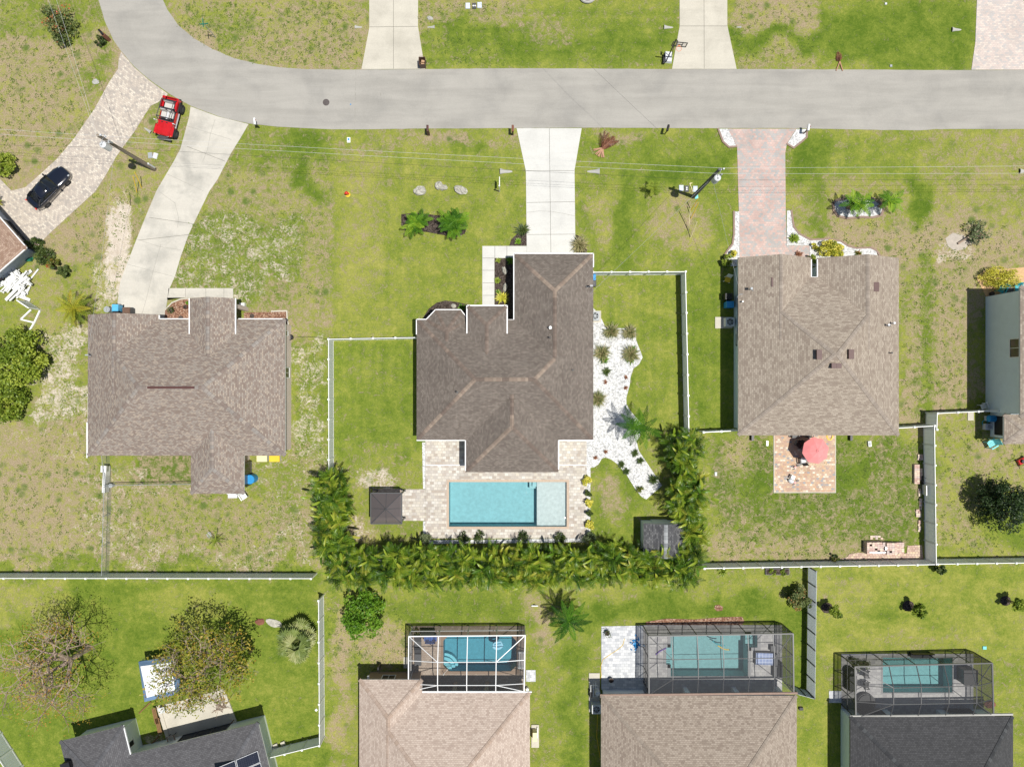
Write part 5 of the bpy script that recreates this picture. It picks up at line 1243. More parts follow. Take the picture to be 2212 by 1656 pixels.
hedge(1453, 948, 1460, 1105, 7, 5, 5, 'leafy palm in the hedge column between the shed and the red umbrella yard', 'palms in the hedge by the umbrella yard')
hedge(1479, 942, 1486, 1175, 10, 5, 5, 'leafy palm in the hedge column between the shed and the red umbrella yard', 'palms in the hedge by the umbrella yard')

# ---- palms
def palm(label, x, y, hh, nf, L, mat, n_=16, ll=.5, seed=1, droop=(1.2, 2.0), el=(.2, 1.2), tone=(.3, .8), tr=.11, multi=None, group=None, lw=.07, cat='palm', wob=0):
    rg = random.Random(seed); r = T('palm_tree', label, cat, W(x, y), 0, group); fb = MB(); tb_ = MB()
    for (sx, sy, sh) in (multi or [(0, 0, 1)]):
        tb_.tube([(sx * .3, sy * .3, -.1), (sx * .7, sy * .7, hh * sh * .6), (sx, sy, hh * sh)], [tr * 1.3, tr, tr * .8], 8)
        for k in range(nf):
            az = 6.283 * k / nf + rg.uniform(-.25, .25)
            frond(fb, (sx, sy, hh * sh - .03), az, L * rg.uniform(.8, 1.1), rg.uniform(*el), rg.uniform(*droop), n_, ll, lw, rg.uniform(*tone), rg)
    fb.build('fronds', M[mat], r); tb_.build('trunk', M['bark'], r); return r
palm('tall green palm on the white gravel bed, beside the middle house', 1356, 917, 3.4, 10, 1.95, 'lf_palm', 12, .4, 3, (1.0, 1.7), (.0, .9), (.05, .6), multi=[(0, 0, 1), (.75, -.1, .93)], lw=.1)
palm('smaller palm clump in the dark mulch island, nearer the sandy yard', 903, 487, 1.1, 8, 1.2, 'lf_palm', 11, .36, 4, (.9, 1.5), (.3, 1.2), (.25, .9), lw=.085, multi=[(0, 0, 1), (.35, .25, .8), (-.3, -.25, .9)])
palm('larger palm clump in the dark mulch island, nearer the white driveway', 981, 488, 1.4, 8, 1.4, 'lf_palm', 12, .38, 5, (.9, 1.5), (.3, 1.2), (.25, .9), lw=.085, multi=[(0, 0, 1), (.5, .35, .95), (-.45, .1, .8), (.1, -.5, .9)])
palm('bigger palm clump on the white gravel island, above its wide end', 1833, 450, 1.9, 7, 1.4, 'lf_palm', 11, .36, 6, (1.0, 1.6), (.3, 1.1), (.35, .95), lw=.09, multi=[(0, 0, 1), (-.5, .1, .9), (.4, -.15, .95)])
palm('palm clump overhanging the narrow end of the white gravel island', 1898, 446, 1.9, 7, 1.35, 'lf_palm', 11, .36, 7, (1.0, 1.6), (.3, 1.1), (.35, .95), lw=.09, multi=[(0, 0, 1), (.45, .1, .85)])
palm('small young palm on the lawn beside the grey utility pole', 1408, 413, 1.0, 9, 1.0, 'lf_lime', 10, .3, 8, (.9, 1.4), (.4, 1.2), (.4, .8))
palm('spindly young palm alone in the sandy back yard', 472, 1164, .7, 8, 1.1, 'lf_lime', 8, .22, 9, (.8, 1.5), (.5, 1.2), (.4, .9), lw=.04)
palm('yellowing palm beside the bins of the sandy yard house', 184, 672, 1.7, 17, 1.95, 'lf_ypalm', 13, .42, 10, (1.0, 1.7), (.1, 1.2), (.05, .8), lw=.1)
palm('dark green coconut palm below the hedge, between two pool cages', 1222, 1316, 3.2, 15, 2.2, 'lf_palm', 15, .42, 12, (.9, 1.5), (-.1, .8), (.0, .45), lw=.11)
palm('small yellow frond tuft at the left edge of the paver driveway', 2, 437, .8, 8, .8, 'lf_ypalm', 9, .22, 13)
# fan palm
rg = random.Random(44); r = T('fan_palm', 'wide fan palm beside the white fence in the rear garden', 'palm', W(655, 1371)); fb = MB(); tb_ = MB()
tb_.tube([(0, 0, -.1), (.1, 0, 1.3)], [.3, .24], 10)
for k in range(34):
    az = rg.uniform(0, 6.283); el = rg.uniform(.0, 1.3); st = rg.uniform(.9, 1.5)
    d = Vector((math.cos(az) * math.cos(el), math.sin(az) * math.cos(el), math.sin(el))); b0_ = Vector((0, 0, 1.3)); c_ = b0_ + d * st; tone = rg.uniform(.1, .9)
    fb.tube([b0_, c_], .018, 3, tone=tone, caps=False)
    s = d.cross(Vector((0, 0, 1))).normalized(); dn = Vector((0, 0, -.35))
    for j in range(17):
        a = (j - 8) / 8 * 1.9; q = Vector((math.cos(az), math.sin(az), .25)).normalized() * math.cos(a) + s * math.sin(a); l = rg.uniform(.75, 1.0); w_ = q.cross(Vector((0, 0, 1))).normalized() * .085
        m_ = c_ + q * l * .55 + dn * .05; fb.face([c_, m_ + w_, c_ + q * l + dn * rg.uniform(.2, .8), m_ - w_], tone=max(0, min(1, tone + rg.uniform(-.12, .12))))
fb.build('fronds', M['lf_fan'], r); tb_.build('trunk', M['bark'], r)

M['lf_flower'] = leafmat('flower_leaf', [(0, (.03, .05, .015)), (.4, (.1, .14, .04)), (.8, (.2, .23, .08)), (.9, (.3, .25, .08)), (1, (.6, .1, .05))], .2)
# ---- broadleaf trees and shrubs
def bush(label, x, y, R_, hz, z0, ncl, per, s, mat, seed, t0=.2, t1=.9, name='shrub', cat='shrub', trunk=.06, group=None, sc=None, cr=.42, fill=.85):
    r = T(name, label, cat, W(x, y), 0, group)
    crown(R_, hz, z0, ncl, per, s, seed, t0, t1, cr, fill).build('foliage' if name == 'shrub' else 'crown', M[mat], r)
    rg = random.Random(seed); tb_ = MB()
    for k in range(4):
        a = rg.uniform(0, 6.28); tb_.tube([(0, 0, -.05), (math.cos(a) * R_ * .3, math.sin(a) * R_ * .3, z0 * .7), (math.cos(a) * R_ * .6, math.sin(a) * R_ * .6, z0 + hz * .3)], [trunk, trunk * .7, trunk * .3], 5)
    tb_.build('trunk', M['bark'], r)
    if sc: r.scale = sc
    return r
bush('large bright green bushy tree at the left edge, beside the sandy yard', 62, 772, 2.55, 1.3, 1.9, 60, 120, .13, 'lf_lime', 21, .35, 1, 'tree', 'tree', .12, cr=.32)
bush('lower lime bush at the left edge, under the bushy tree', 26, 865, 2.0, 1.0, 1.2, 38, 100, .12, 'lf_lime', 22, .2, .9, cr=.33)
bush('vivid green spreading shrub below the hedge, above the white cage', 790, 1315, 2.1, .9, 1.3, 34, 110, .13, 'lf_bright', 23, .3, .95, cr=.32)
bush('dark round tree by itself near the right edge', 2131, 1081, 2.35, 1.5, 2.2, 50, 150, .1, 'lf_dark', 24, 0, .75, 'tree', 'tree', .12, cr=.32)
bush('grey-green shrub with red flowers beside the curved street', 140, 62, 1.75, .9, 1.0, 34, 70, .1, 'lf_flower', 25, .2, .88, cr=.3)
bush('lime round bush at the left edge above the black sedan', 22, 362, 1.15, .8, .8, 24, 100, .09, 'lf_lime', 26, .5, 1, cr=.36)
bush('small green bush beside the brick mailbox on the curve', 221, 92, .5, .4, .4, 10, 60, .07, 'lf_mid', 27)
for i, (x, y, R_, mt, lb) in enumerate(((82, 532, .75, 'lf_mid', 'dark green round shrub touching the angled house corner'), (104, 552, .9, 'lf_mid', 'widest round shrub in the row by the angled house'), (124, 571, .55, 'lf_redgreen', 'reddish small shrub, third in the row by the angled house'), (145, 588, .55, 'lf_mid', 'small round shrub ending the row on the lawn'))):
    bush(lb, x, y, R_, .55, .55, 16, 80, .08, mt, 30 + i, .15, .8, cr=.4)
bush('long yellow croton hedge in front of the tall grey house', 2150, 604, 2.0, .6, .85, 46, 90, .085, 'lf_yellow', 40, .3, 1, sc=(1, .52, 1), cr=.3)
bush('yellow croton bush on the white gravel by the tan house, larger one', 1783, 539, .95, .45, .6, 24, 90, .08, 'lf_yellow', 41, .3, 1, sc=(1, .75, 1), cr=.36)
bush('yellow croton bush on the white gravel by the tan house, right part', 1808, 544, .65, .4, .5, 16, 80, .08, 'lf_yellow', 42, .2, .95, cr=.38)
bush('tiny yellow sprig bush at the gravel curb of the tan house', 1756, 534, .32, .3, .3, 6, 50, .07, 'lf_yellow', 43, .4, 1)
bush('lime shrub in the roof notch of the tan house', 1753, 560, .5, .4, .6, 10, 60, .08, 'lf_lime', 44, .5, 1)
bush('yellow croton bush beside the tan house drive, upper of two', 1581, 551, .42, .35, .5, 9, 70, .08, 'lf_yellow', 45, .4, 1)
bush('green and yellow croton bush at the tan house side corner', 1566, 565, .55, .45, .6, 14, 80, .08, 'lf_lime', 46, .3, 1)
bush('round bush with red flowers beside the grey slatted fence', 1718, 1284, 1.1, .8, 1.0, 30, 90, .09, 'lf_flower', 47, .3, 1, cr=.34)
bush('dark shrub at the outside corner of two white fences', 2021, 1224, .5, .5, .7, 12, 70, .08, 'lf_mid', 48, .1, .7)
bush('brown wilted shrub beside the white fence post and brick heap', 1801, 1202, .38, .3, .35, 8, 50, .07, 'lf_redgreen', 49, .0, .5)
for i, (x, y, lb) in enumerate(((1790, 1309, 'young tree in a dark mulch ring, nearest the slatted fence'), (1966, 1307, 'young tree in a dark mulch ring, middle of three on the lawn'), (2174, 1294, 'young tree in a dark mulch ring, at the right edge'))):
    bush(lb, x, y, .62, .55, 1.55, 16, 70, .11, 'lf_lime', 50 + i, .2, .9, 'young_tree', 'tree', .04, 'young trees in mulch rings', cr=.42)
for i, (x, y, mt, R_, lb) in enumerate(((1269, 1036, 'lf_yellow', .5, 'largest yellow shrub beside the pool deck, at the top of the row'), (1270, 1063, 'lf_mid', .3, 'green shrub second in the row beside the pool deck'), (1271, 1085, 'lf_yellow', .42, 'yellow shrub in the middle of the pool deck row'), (1271, 1106, 'lf_mid', .32, 'green shrub fourth in the row beside the pool deck'), (1274, 1132, 'lf_yellow', .42, 'yellow shrub at the bottom of the pool deck row'))):
    bush(lb, x, y, R_, .35, .4, 9, 50, .08, mt, 60 + i, .35, .95, cr=.45)
bush('grey-leaved bush at the far corner of the pool deck, by the shed side', 1272, 1160, .6, .45, .6, 14, 60, .07, 'lf_grey', 66, .2, .9)
bush('grey-leaved bush at the pool deck corner near the gazebo', 918, 1158, .6, .45, .6, 14, 60, .07, 'lf_grey', 67, .2, .9)
for i, (x, y) in enumerate(((1004, 1160), (1037, 1158), (1130, 1158), (1207, 1159))):
    bush('soft green bush on the gravel strip in front of the long hedge', x, y, .55, .4, .4, 12, 60, .06, 'lf_mid', 70 + i, .2, .8, group='soft bushes along the gravel strip')
for i, (x, y, lb) in enumerate(((1665, 1234, 'low leafy plant in the planter outside the white fence, left side'), (1690, 1233, 'low leafy plant in the planter outside the white fence, right side'))):
    bush(lb, x, y, .35, .2, .25, 8, 50, .07, 'lf_lime', 80 + i)
# fallen tree
r = T('fallen_tree', 'fallen small tree with roots in bare sand on the right lawn', 'tree', W(2080, 520), .5)
mb = MB(); rg = random.Random(9); mb.tube([(-.6, 0, .1), (.8, .1, .35), (1.6, .25, .5)], [.1, .08, .05], 7)
for k in range(9):
    a = rg.uniform(-1, 1); mb.tube([(.7 + .1 * k, .1, .35), (1.3 + .12 * k, .1 + a, .4 + rg.uniform(-.2, .5))], [.035, .012], 4)
mb.build('trunk', M['palebark'], r)
cm = MB()
for k in range(16): clump(cm, (1.3 + rg.uniform(-.8, 1), .2 + rg.uniform(-.9, .8), .45 + rg.uniform(-.1, .3)), (.4, .4, .3), 45, .09, rg, 0, .8)
cm.build('crown', M['lf_grey'], r)
slab('bare_sand', [(2042, 515), (2058, 503), (2082, 508), (2096, 522), (2085, 538), (2062, 542), (2048, 532)], simple('pale_sand', (.42, .37, .31), .95, .15, 3), 0.012)
# the two big trees
def bigtree(label, x, y, seed, mat, ncl, per, s, bark, up, lean, sp=1.0, t0=.1, t1=1, lv=4, L0=2.2, r0_=.3, frac=1.0):
    r = T('tree', label, 'tree', W(x, y)); mb, tips, _ = branch_tree(seed, 2.6, lv, sp, L0, r0_, (3, 4), up, lean)
    mb.build('trunk', M[bark], r); cm = MB(); rg = random.Random(seed + 5)
    for (q, d) in tips:
        if rg.random() < frac: clump(cm, q + d * .15, (ncl, ncl, ncl * .7), per, s, rg, t0, t1, .2)
    cm.build('crown', M[mat], r); return r, tips
bigtree('sparse half-bare tree with pale branches in the lower left garden', 193, 1398, 15, 'lf_autumn', .55, 7, .075, 'palebark', .55, (0, 0), 1.3, t0=.25, t1=1, lv=5, L0=3.0, r0_=.34, frac=.62)
bigtree('leafy orange-green tree overhanging the canopy tent and patio', 477, 1401, 18, 'lf_autumn', .5, 11, .11, 'palebark', .6, (0, -.1), 1.25, -.1, .72, lv=5, L0=2.5, r0_=.28, frac=.7)
bush('bright green leafy tree growing against the orange-green tree', 548, 1400, 1.1, 1.0, 3.0, 22, 70, .1, 'lf_lime', 91, .1, .7, 'tree', 'tree', .07, cr=.36)

# ---- grass tufts and low plants
def tuft(label, x, y, R_, n_, mat, seed, hh=.5, name='ornamental_grass', cat='plant', group=None, w_=.03, t0=.2, t1=.95):
    rg = random.Random(seed); mb = MB()
    for k in range(n_):
        a = rg.uniform(0, 6.283); el = rg.uniform(.35, 1.4); L = R_ * rg.uniform(.7, 1.15); tone = rg.uniform(t0, t1)
        d = Vector((math.cos(a) * math.cos(el), math.sin(a) * math.cos(el), math.sin(el))); b_ = Vector((rg.gauss(0, .07) * R_, rg.gauss(0, .07) * R_, 0)); s = Vector((-math.sin(a), math.cos(a), 0)) * w_
        m_ = b_ + d * L * .6; tp = b_ + Vector((d.x * L * 1.15, d.y * L * 1.15, d.z * L * .75))
        mb.face([b_ - s, b_ + s, m_ + s, m_ - s], tone=tone); mb.face([m_ - s, m_ + s, tp], tone=tone)
    o = mb.build(name, M[mat]); o.location = W(x, y) + Vector((0, 0, .03)); return tag(o, label, cat, group)
GT = [(1320, 717, .95, 'straw green ornamental grass at the top of the white gravel, left one'), (1360, 719, .85, 'ornamental grass at the square corner of the white gravel'), (1300, 763, .95, 'ornamental grass on white gravel close to the house wall'), (1361, 765, 1.0, 'brownish ornamental grass by the rounded gravel edge'), (1290, 862, .95, 'ornamental grass half hidden at the middle house eave')]
for i, (x, y, q, lb) in enumerate(GT): tuft(lb, x, y, q, 260, 'lf_straw', 200 + i)
for i, (x, y, lb) in enumerate(((1305, 776, 'green strappy plant beside the house-side grass tuft'), (1366, 755, 'green strappy plant above the brownish grass tuft'), (1362, 776, 'green strappy plant below the brownish grass tuft'))): tuft(lb, x, y, .5, 70, 'lf_palm', 210 + i, name='strappy_plant', w_=.05)
tuft('bluish small tuft alone on the white gravel', 1310, 803, .5, 110, 'lf_mid', 215)
for i, (x, y) in enumerate(((1352, 815), (1308, 825), (1351, 837), (1308, 975), (1286, 988))): tuft('tiny dried brown tuft on the white gravel', x, y, .26, 50, 'lf_dry', 220 + i, group='dried tufts on the white gravel')
for i, (x, y, lb) in enumerate(((1371, 978, 'small green tuft, upper of the pair near the gravel kerb'), (1382, 994, 'small green tuft, lower of the pair near the gravel kerb'), (1342, 1003, 'small green tuft on the gravel tongue, upper left'), (1352, 1017, 'small green tuft on the gravel tongue, below the upper left one'), (1411, 1035, 'spiky yucca near the pointed end of the gravel tongue'), (1381, 1056, 'red tipped spiky plant at the end of the gravel tongue'))):
    tuft(lb, x, y, .42 if i != 4 else .65, 90, 'lf_mid' if i != 5 else 'lf_redgreen', 230 + i, w_=.04, t0=.1, t1=.75, name='strappy_plant')
tuft('brown ornamental grass in the mulch beside the white driveway', 1252, 530, .95, 260, 'lf_straw', 240, t0=.5)
tuft('dark green ornamental grass in the mulch left of the white driveway', 1129, 498, .75, 160, 'lf_mid', 241)
tuft('lime starburst plant in the mulch left of the white driveway', 1119, 522, .4, 60, 'lf_bright', 242, w_=.06, name='strappy_plant', t0=.5)
tuft('pale yellow striped plant at the end of the walkway bed', 1085, 643, .7, 120, 'lf_yellow', 243, w_=.05, name='strappy_plant', t0=.2, t1=.8)
tuft('lime starburst plant halfway along the walkway bed', 1074, 606, .35, 60, 'lf_lime', 244, w_=.06, name='strappy_plant', t0=.5)
tuft('dark green tuft at the top of the walkway bed', 1103, 563, .45, 90, 'lf_palm', 245, w_=.04, name='strappy_plant')
tuft('small lime sprout at the corner of the walkway bed', 1076, 563, .3, 40, 'lf_lime', 246, w_=.05, name='strappy_plant', t0=.4)
tuft('bright green sprout above the striped plant', 1076, 630, .28, 50, 'lf_bright', 247, w_=.05, name='strappy_plant')
tuft('green strappy plant beside the entry roof of the middle house', 998, 664, .42, 70, 'lf_palm', 248, w_=.05, name='strappy_plant')
tuft('round agave on the white gravel beside the rose pavers', 1714, 516, .58, 70, 'lf_lime', 249, w_=.07, name='agave', t0=.35, t1=.8)
tuft('reddish spiky plant on the gravel by the tan house eave', 1852, 548, .4, 60, 'lf_redgreen', 250, w_=.04, name='strappy_plant')
tuft('dark red leafy plant at the tan house garage edge', 1724, 550, .4, 60, 'lf_dry', 251, w_=.05, name='strappy_plant')
tuft('pale green spray outside the white fence by the hedge end', 1560, 1234, .5, 50, 'lf_lime', 252, w_=.04, name='strappy_plant')
# loose weeds through the thin lawns: one mass
BUILT = [(225, 640, 640, 1060), (905, 555, 1280, 1015)]
def inpoly(x, y, P):
    c = False; j = len(P) - 1
    for i in range(len(P)):
        if (P[i][1] > y) != (P[j][1] > y) and x < (P[j][0] - P[i][0]) * (y - P[i][1]) / (P[j][1] - P[i][1]) + P[i][0]: c = not c
        j = i
    return c
mb = MB(); rg = random.Random(77)
def weeds(x0, y0, x1, y1, n_, s0=.1, s1=.3):
    for _ in range(n_):
        x, y = rg.uniform(x0, x1), rg.uniform(y0, y1); p = W(x, y); s = rg.uniform(s0, s1) * .8; t = rg.uniform(.1, .9)
        if any(inpoly(x, y, Q) for Q in PAVED) or any(a < x < c_ and b < y < d_ for a, b, c_, d_ in BUILT): continue
        for k in range(7):
            q = p + Vector((rg.gauss(0, s * .55), rg.gauss(0, s * .55), rg.uniform(.01, .05))); leafcard(mb, q, s * .33, max(0, min(1, t + rg.gauss(0, .1))), rg, 3.5)
weeds(5, 990, 660, 1230, 900); weeds(85, 700, 190, 985, 160); weeds(625, 745, 705, 1000, 160); weeds(390, 460, 700, 660, 700); weeds(440, 290, 720, 470, 320, .08, .2)
weeds(1545, 950, 1980, 1200, 800); weeds(1948, 560, 2085, 900, 260); weeds(1800, 480, 2200, 570, 200); weeds(2030, 900, 2210, 1195, 260)
weeds(0, 10, 200, 330, 420); weeds(380, 5, 780, 140, 700); weeds(905, 5, 1100, 140, 200); weeds(160, 400, 300, 680, 260); weeds(705, 1290, 880, 1460, 220); weeds(1580, 5, 1760, 140, 220, .08, .2)
o = mb.build('weeds', leafmat('weed_leaf', LS((.075, .125, .02), (.11, .165, .03), (.15, .205, .042), (.2, .245, .06)), .15, .8, .1)); o['kind'] = 'stuff'; o['label'] = 'scattered low weeds and grass clumps in the thin lawns'
# ------------------------------------------------------------------ vehicles
def loft(mb, secs, mi=0, tone=.5, closed=False, cap=True):
    """secs: list of equal-length point rows"""
    n_ = len(secs[0]); vs = [p for s_ in secs for p in s_]; fs = []
    for i in range(len(secs) - 1):
        for k in range(n_ if closed else n_ - 1):
            k2 = (k + 1) % n_; fs.append((i * n_ + k, i * n_ + k2, (i + 1) * n_ + k2, (i + 1) * n_ + k))
    if cap: fs.append(tuple(range(n_))[::-1]); fs.append(tuple(range((len(secs) - 1) * n_, len(secs) * n_)))
    return mb.idx(vs, fs, tone, mi)
def wheel(parent, x, y, r_, wd, rim='steel', tyre='rubber'):
    o = bpy.data.objects.new('wheel', None); C.objects.link(o); o.parent = parent; o.location = (x, y, r_); o.empty_display_size = .1
    s = 1 if y > 0 else -1; mb = MB()
    prof = [(.62, -.5), (.9, -.5), (1, -.36), (1, .36), (.9, .5), (.62, .5)]; n_ = 22; vs = []; fs = []
    for k in range(n_):
        a = 6.2832 * k / n_
        for (q, t) in prof: vs.append((q * r_ * math.cos(a), t * wd, q * r_ * math.sin(a)))
    m_ = len(prof)
    for k in range(n_):
        k2 = (k + 1) % n_
        for j in range(m_): fs.append((k * m_ + j, k2 * m_ + j, k2 * m_ + (j + 1) % m_, k * m_ + (j + 1) % m_))
    mb.idx(vs, fs).build('tyre', M[tyre], o, smooth=False)
    rm = MB(); rm.tube([(0, s * wd * .30, 0), (0, s * wd * .36, 0)], r_ * .6, 16); rm.tube([(0, s * wd * .36, 0), (0, s * wd * .46, 0)], [r_ * .16, r_ * .1], 8)
    for k in range(5):
        a = 6.2832 * k / 5; rm.box((math.cos(a) * r_ * .36, s * wd * .4, math.sin(a) * r_ * .36), (r_ * .55, .03, r_ * .14), ry=-a)
    rm.build('rim', M[rim], o); return o
def rowpts(x, hw, zb, zt, crown_=.03, tuck=.9):
    zm = zb + (zt - zb) * .55
    return [(x, -hw * .93, zb), (x, -hw, zm), (x, -hw * .97, zt - (zt - zb) * .14), (x, -hw * tuck, zt - .01), (x, -hw * .45, zt + crown_ * .8), (x, 0, zt + crown_), (x, hw * .45, zt + crown_ * .8), (x, hw * tuck, zt - .01), (x, hw * .97, zt - (zt - zb) * .14), (x, hw, zm), (x, hw * .93, zb)]
def sedan(label, loc, rz):
    r = T('parked_car', label, 'car', loc, rz)
    mb = MB(); st = [(2.38, .34, .32, .53), (2.32, .56, .26, .61), (2.14, .75, .2, .69), (1.7, .88, .2, .76), (1.2, .91, .2, .84), (.75, .92, .2, .92), (0, .93, .2, .93), (-.9, .93, .2, .95), (-1.5, .92, .2, .98), (-1.95, .87, .24, 1.0), (-2.22, .74, .3, .98), (-2.36, .52, .38, .88)]
    loft(mb, [rowpts(*q) for q in st], closed=True).build('body', M['carblack'], r, smooth=True)
    cab = [(.78, .8, .92, .93), (.15, .73, .94, 1.32), (-.3, .7, .95, 1.42), (-.85, .69, .96, 1.42), (-1.25, .68, .97, 1.34), (-1.85, .7, 1.0, 1.01)]
    def cr(x, hw, zb, zt): return [(x, -hw - .1, zb), (x, -hw, zb + (zt - zb) * .62), (x, -hw * .84, zt - .03), (x, 0, zt + .015), (x, hw * .84, zt - .03), (x, hw, zb + (zt - zb) * .62), (x, hw + .1, zb)]
    loft(MB(), [cr(*q) for q in cab]).build('cabin_glass', M['glass'], r, smooth=True)
    rf = MB(); rows = []
    for (x, hw, zb, zt) in ((.12, .74, .94, 1.335), (-.3, .715, .95, 1.432), (-.85, .705, .96, 1.432), (-1.3, .69, .97, 1.335)): rows.append([(x, -hw * .9, zt - .07), (x, -hw * .84, zt - .02), (x, 0, zt + .02), (x, hw * .84, zt - .02), (x, hw * .9, zt - .07)])
    loft(rf, rows).build('roof', M['carblack'], r, smooth=True)
    MB().box((-.22, 0, 1.442), (.5, .85, .014), ry=-.1).build('sunroof', M['glass'], r)
    for s in (-1, 1):
        for pp, q in (([(.8, s * .84, .95), (.12, s * .66, 1.33)], .035), ([(-1.9, s * .78, 1.02), (-1.28, s * .62, 1.33)], .06), ([(-.45, s * .76, .98), (-.48, s * .64, 1.39)], .035)): MB().tube(pp, q, 4).build('pillar', M['carblack'], r)
    for s in (-1, 1):
        MB().tube([(.75, s * .89, .95), (-.4, s * .9, .97), (-1.7, s * .84, 1.02)], .014, 4).build('chrome_strip', M['chrome'], r)
        m_ = MB().box((.62, s * 1.02, 1.0), (.16, .22, .14), top=.8); m_.build('mirror', M['carblack'], r)
        MB().ball((2.08, s * .62, .64), (.17, .11, .07), 10, 6).build('headlight', M['grey'], r)
        MB().box((-2.28, s * .6, .86), (.1, .3, .13), s * .35).build('taillight', M['hydrant'], r)
        for xx in (.05, -.95): MB().box((xx, s * .945, .82), (.2, .03, .035)).build('door_handle', M['chrome'], r)
    MB().box((2.3, 0, .52), (.1, .8, .14)).build('grille', M['black'], r)
    for x in (1.45, -1.42):
        for s in (-1, 1): wheel(r, x, s * .82, .34, .24, 'darkgrey')
    return r
hd = math.atan2(.738, .675)
sedan('shiny black sedan with a sunroof parked on the cream paver driveway', W(115, 409), hd).scale = (.95, .93, .97)
def jeep(label, loc, rz):
    r = T('open_top_jeep', label, 'car', loc, rz)
    tub = MB()
    tub.box((-.75, 0, .62), (2.15, 1.4, .1))
    for s in (-1, 1):
        tub.box((-.15, s * .72, .72), (.9, .06, .3)); tub.box((-1.25, s * .72, .86), (1.15, .06, .55)); tub.box((-1.35, s * .62, 1.0), (.9, .2, .06))
    tub.box((-1.82, 0, .86), (.06, 1.38, .55)); tub.box((.38, 0, .85), (.1, 1.42, .5)); tub.build('body', M['red'], r)
    fl = MB().box((-.72, 0, .69), (2.0, 1.3, .04)); fl.build('floor', M['black'], r)
    hood = MB(); loft(hood, [[(x, -w_, .5), (x, -w_, z - .1), (x, -w_ * .86, z), (x, 0, z + .05), (x, w_ * .86, z), (x, w_, z - .1), (x, w_, .5)] for x, w_, z in ((.4, .7, 1.08), (.8, .66, 1.08), (1.3, .6, 1.06), (1.58, .57, 1.0), (1.63, .55, .93))], closed=True).build('hood', M['red'], r)
    vents = MB()
    for k in (-1, 0, 1): vents.box((.52, k * .22 , 1.118), (.08, .16, .012))
    vents.build('hood_vent', M['black'], r)
    for s in (-1, 1):
        MB().box((1.2, s * .74, .88), (.85, .3, .05), top=.96).box((.78, s * .76, .75), (.1, .26, .28)).build('fender', M['red'], r)
        MB().box((1.22, s * .86, .86), (.95, .12, .06)).box((-1.15, s * .86, .9), (.95, .14, .06)).build('fender_flare', M['black'], r)
        MB().box((0.05, s * .78, .5), (1.5, .12, .06)).build('side_step', M['grey'], r)
        MB().tube([(1.63, s * .4, .78), (1.67, s * .4, .78)], .1, 12).build('headlight', M['palegrey'], r)
        MB().box((1.6, s * .76, .9), (.06, .1, .07)).build('turn_signal', M['orange'], r)
        mr = MB().box((.5, s * .88, 1.18), (.07, .16, .2)).tube([(.45, s * .7, 1.1), (.5, s * .84, 1.15)], .015, 5); mr.build('mirror', M['palegrey'], r)
    g = MB().box((1.64, 0, .75), (.05, .95, .45))
    for k in range(7): g.box((1.668, -.27 + k * .09, .76), (.02, .035, .32), mi=1)
    g.build('grille', [M['red'], M['black']], r)
    MB().box((1.86, 0, .55), (.22, 1.3, .16), top=.9).box((1.8, 0, .68), (.3, .75, .12), top=.8).build('front_bumper', M['darkgrey'], r)
    MB().box((-1.93, 0, .55), (.14, 1.35, .14)).build('rear_bumper', M['black'], r)
    wf = MB()
    for s in (-1, 1): wf.tube([(.36, s * .68, 1.08), (.2, s * .62, 1.6)], .035, 5)
    wf.tube([(.2, -.64, 1.6), (.2, .64, 1.6)], .045, 5).tube([(.36, -.68, 1.1), (.36, .68, 1.1)], .035, 5); wf.build('windshield_frame', M['darkgrey'], r)
    mb = MB().face([(.35, -.66, 1.12), (.35, .66, 1.12), (.21, .6, 1.57), (.21, -.6, 1.57)]); mb.build('windshield', M['screenlight'], r)
    rb = MB()
    for s in (-1, 1): rb.tube([(-.62, s * .6, .7), (-.64, s * .58, 1.55), (.15, s * .58, 1.6)], .035, 6); rb.tube([(-.64, s * .58, 1.55), (-1.4, s * .58, 1.5), (-1.72, s * .58, .9)], .035, 6)
    rb.tube([(-.64, -.58, 1.55), (-.64, .58, 1.55)], .04, 6); rb.tube([(-1.4, -.58, 1.5), (-1.4, .58, 1.5)], .035, 6); rb.build('roll_bar', M['darkgrey'], r)
    for s in (-1, 1): MB().box((-.25, s * .34, .88), (.5, .46, .16)).box((-.55, s * .34, 1.1), (.14, .46, .55), ry=-.2).build('front_seat', M['seat'], r)
    MB().box((-1.1, 0, .9), (.45, .9, .16)).box((-1.36, 0, 1.1), (.13, .9, .45), ry=-.2).build('rear_seat', M['seat'], r)
    MB().box((-.2, 0, .82), (.7, .16, .2)).build('console', M['palegrey'], r)
    sw = MB(); sw.tube([(.16 + .05 * math.sin(a * .524), .34 + .17 * math.cos(a * .524), 1.1 + .16 * math.sin(a * .524)) for a in range(13)], .018, 5); sw.build('steering_wheel', M['black'], r)
    for x in (1.18, -1.18):
        for s in (-1, 1): wheel(r, x, s * .83, .42, .3, 'darkgrey')
    return r
jeep('red open-top jeep parked on grass beside the cream paver driveway', W(371, 262), math.atan2(-1040, -265))
# dark car nosing into the frame on the far driveway
sedan('dark car parked at the top edge on the far driveway', W(1521, -57), -math.pi / 2)

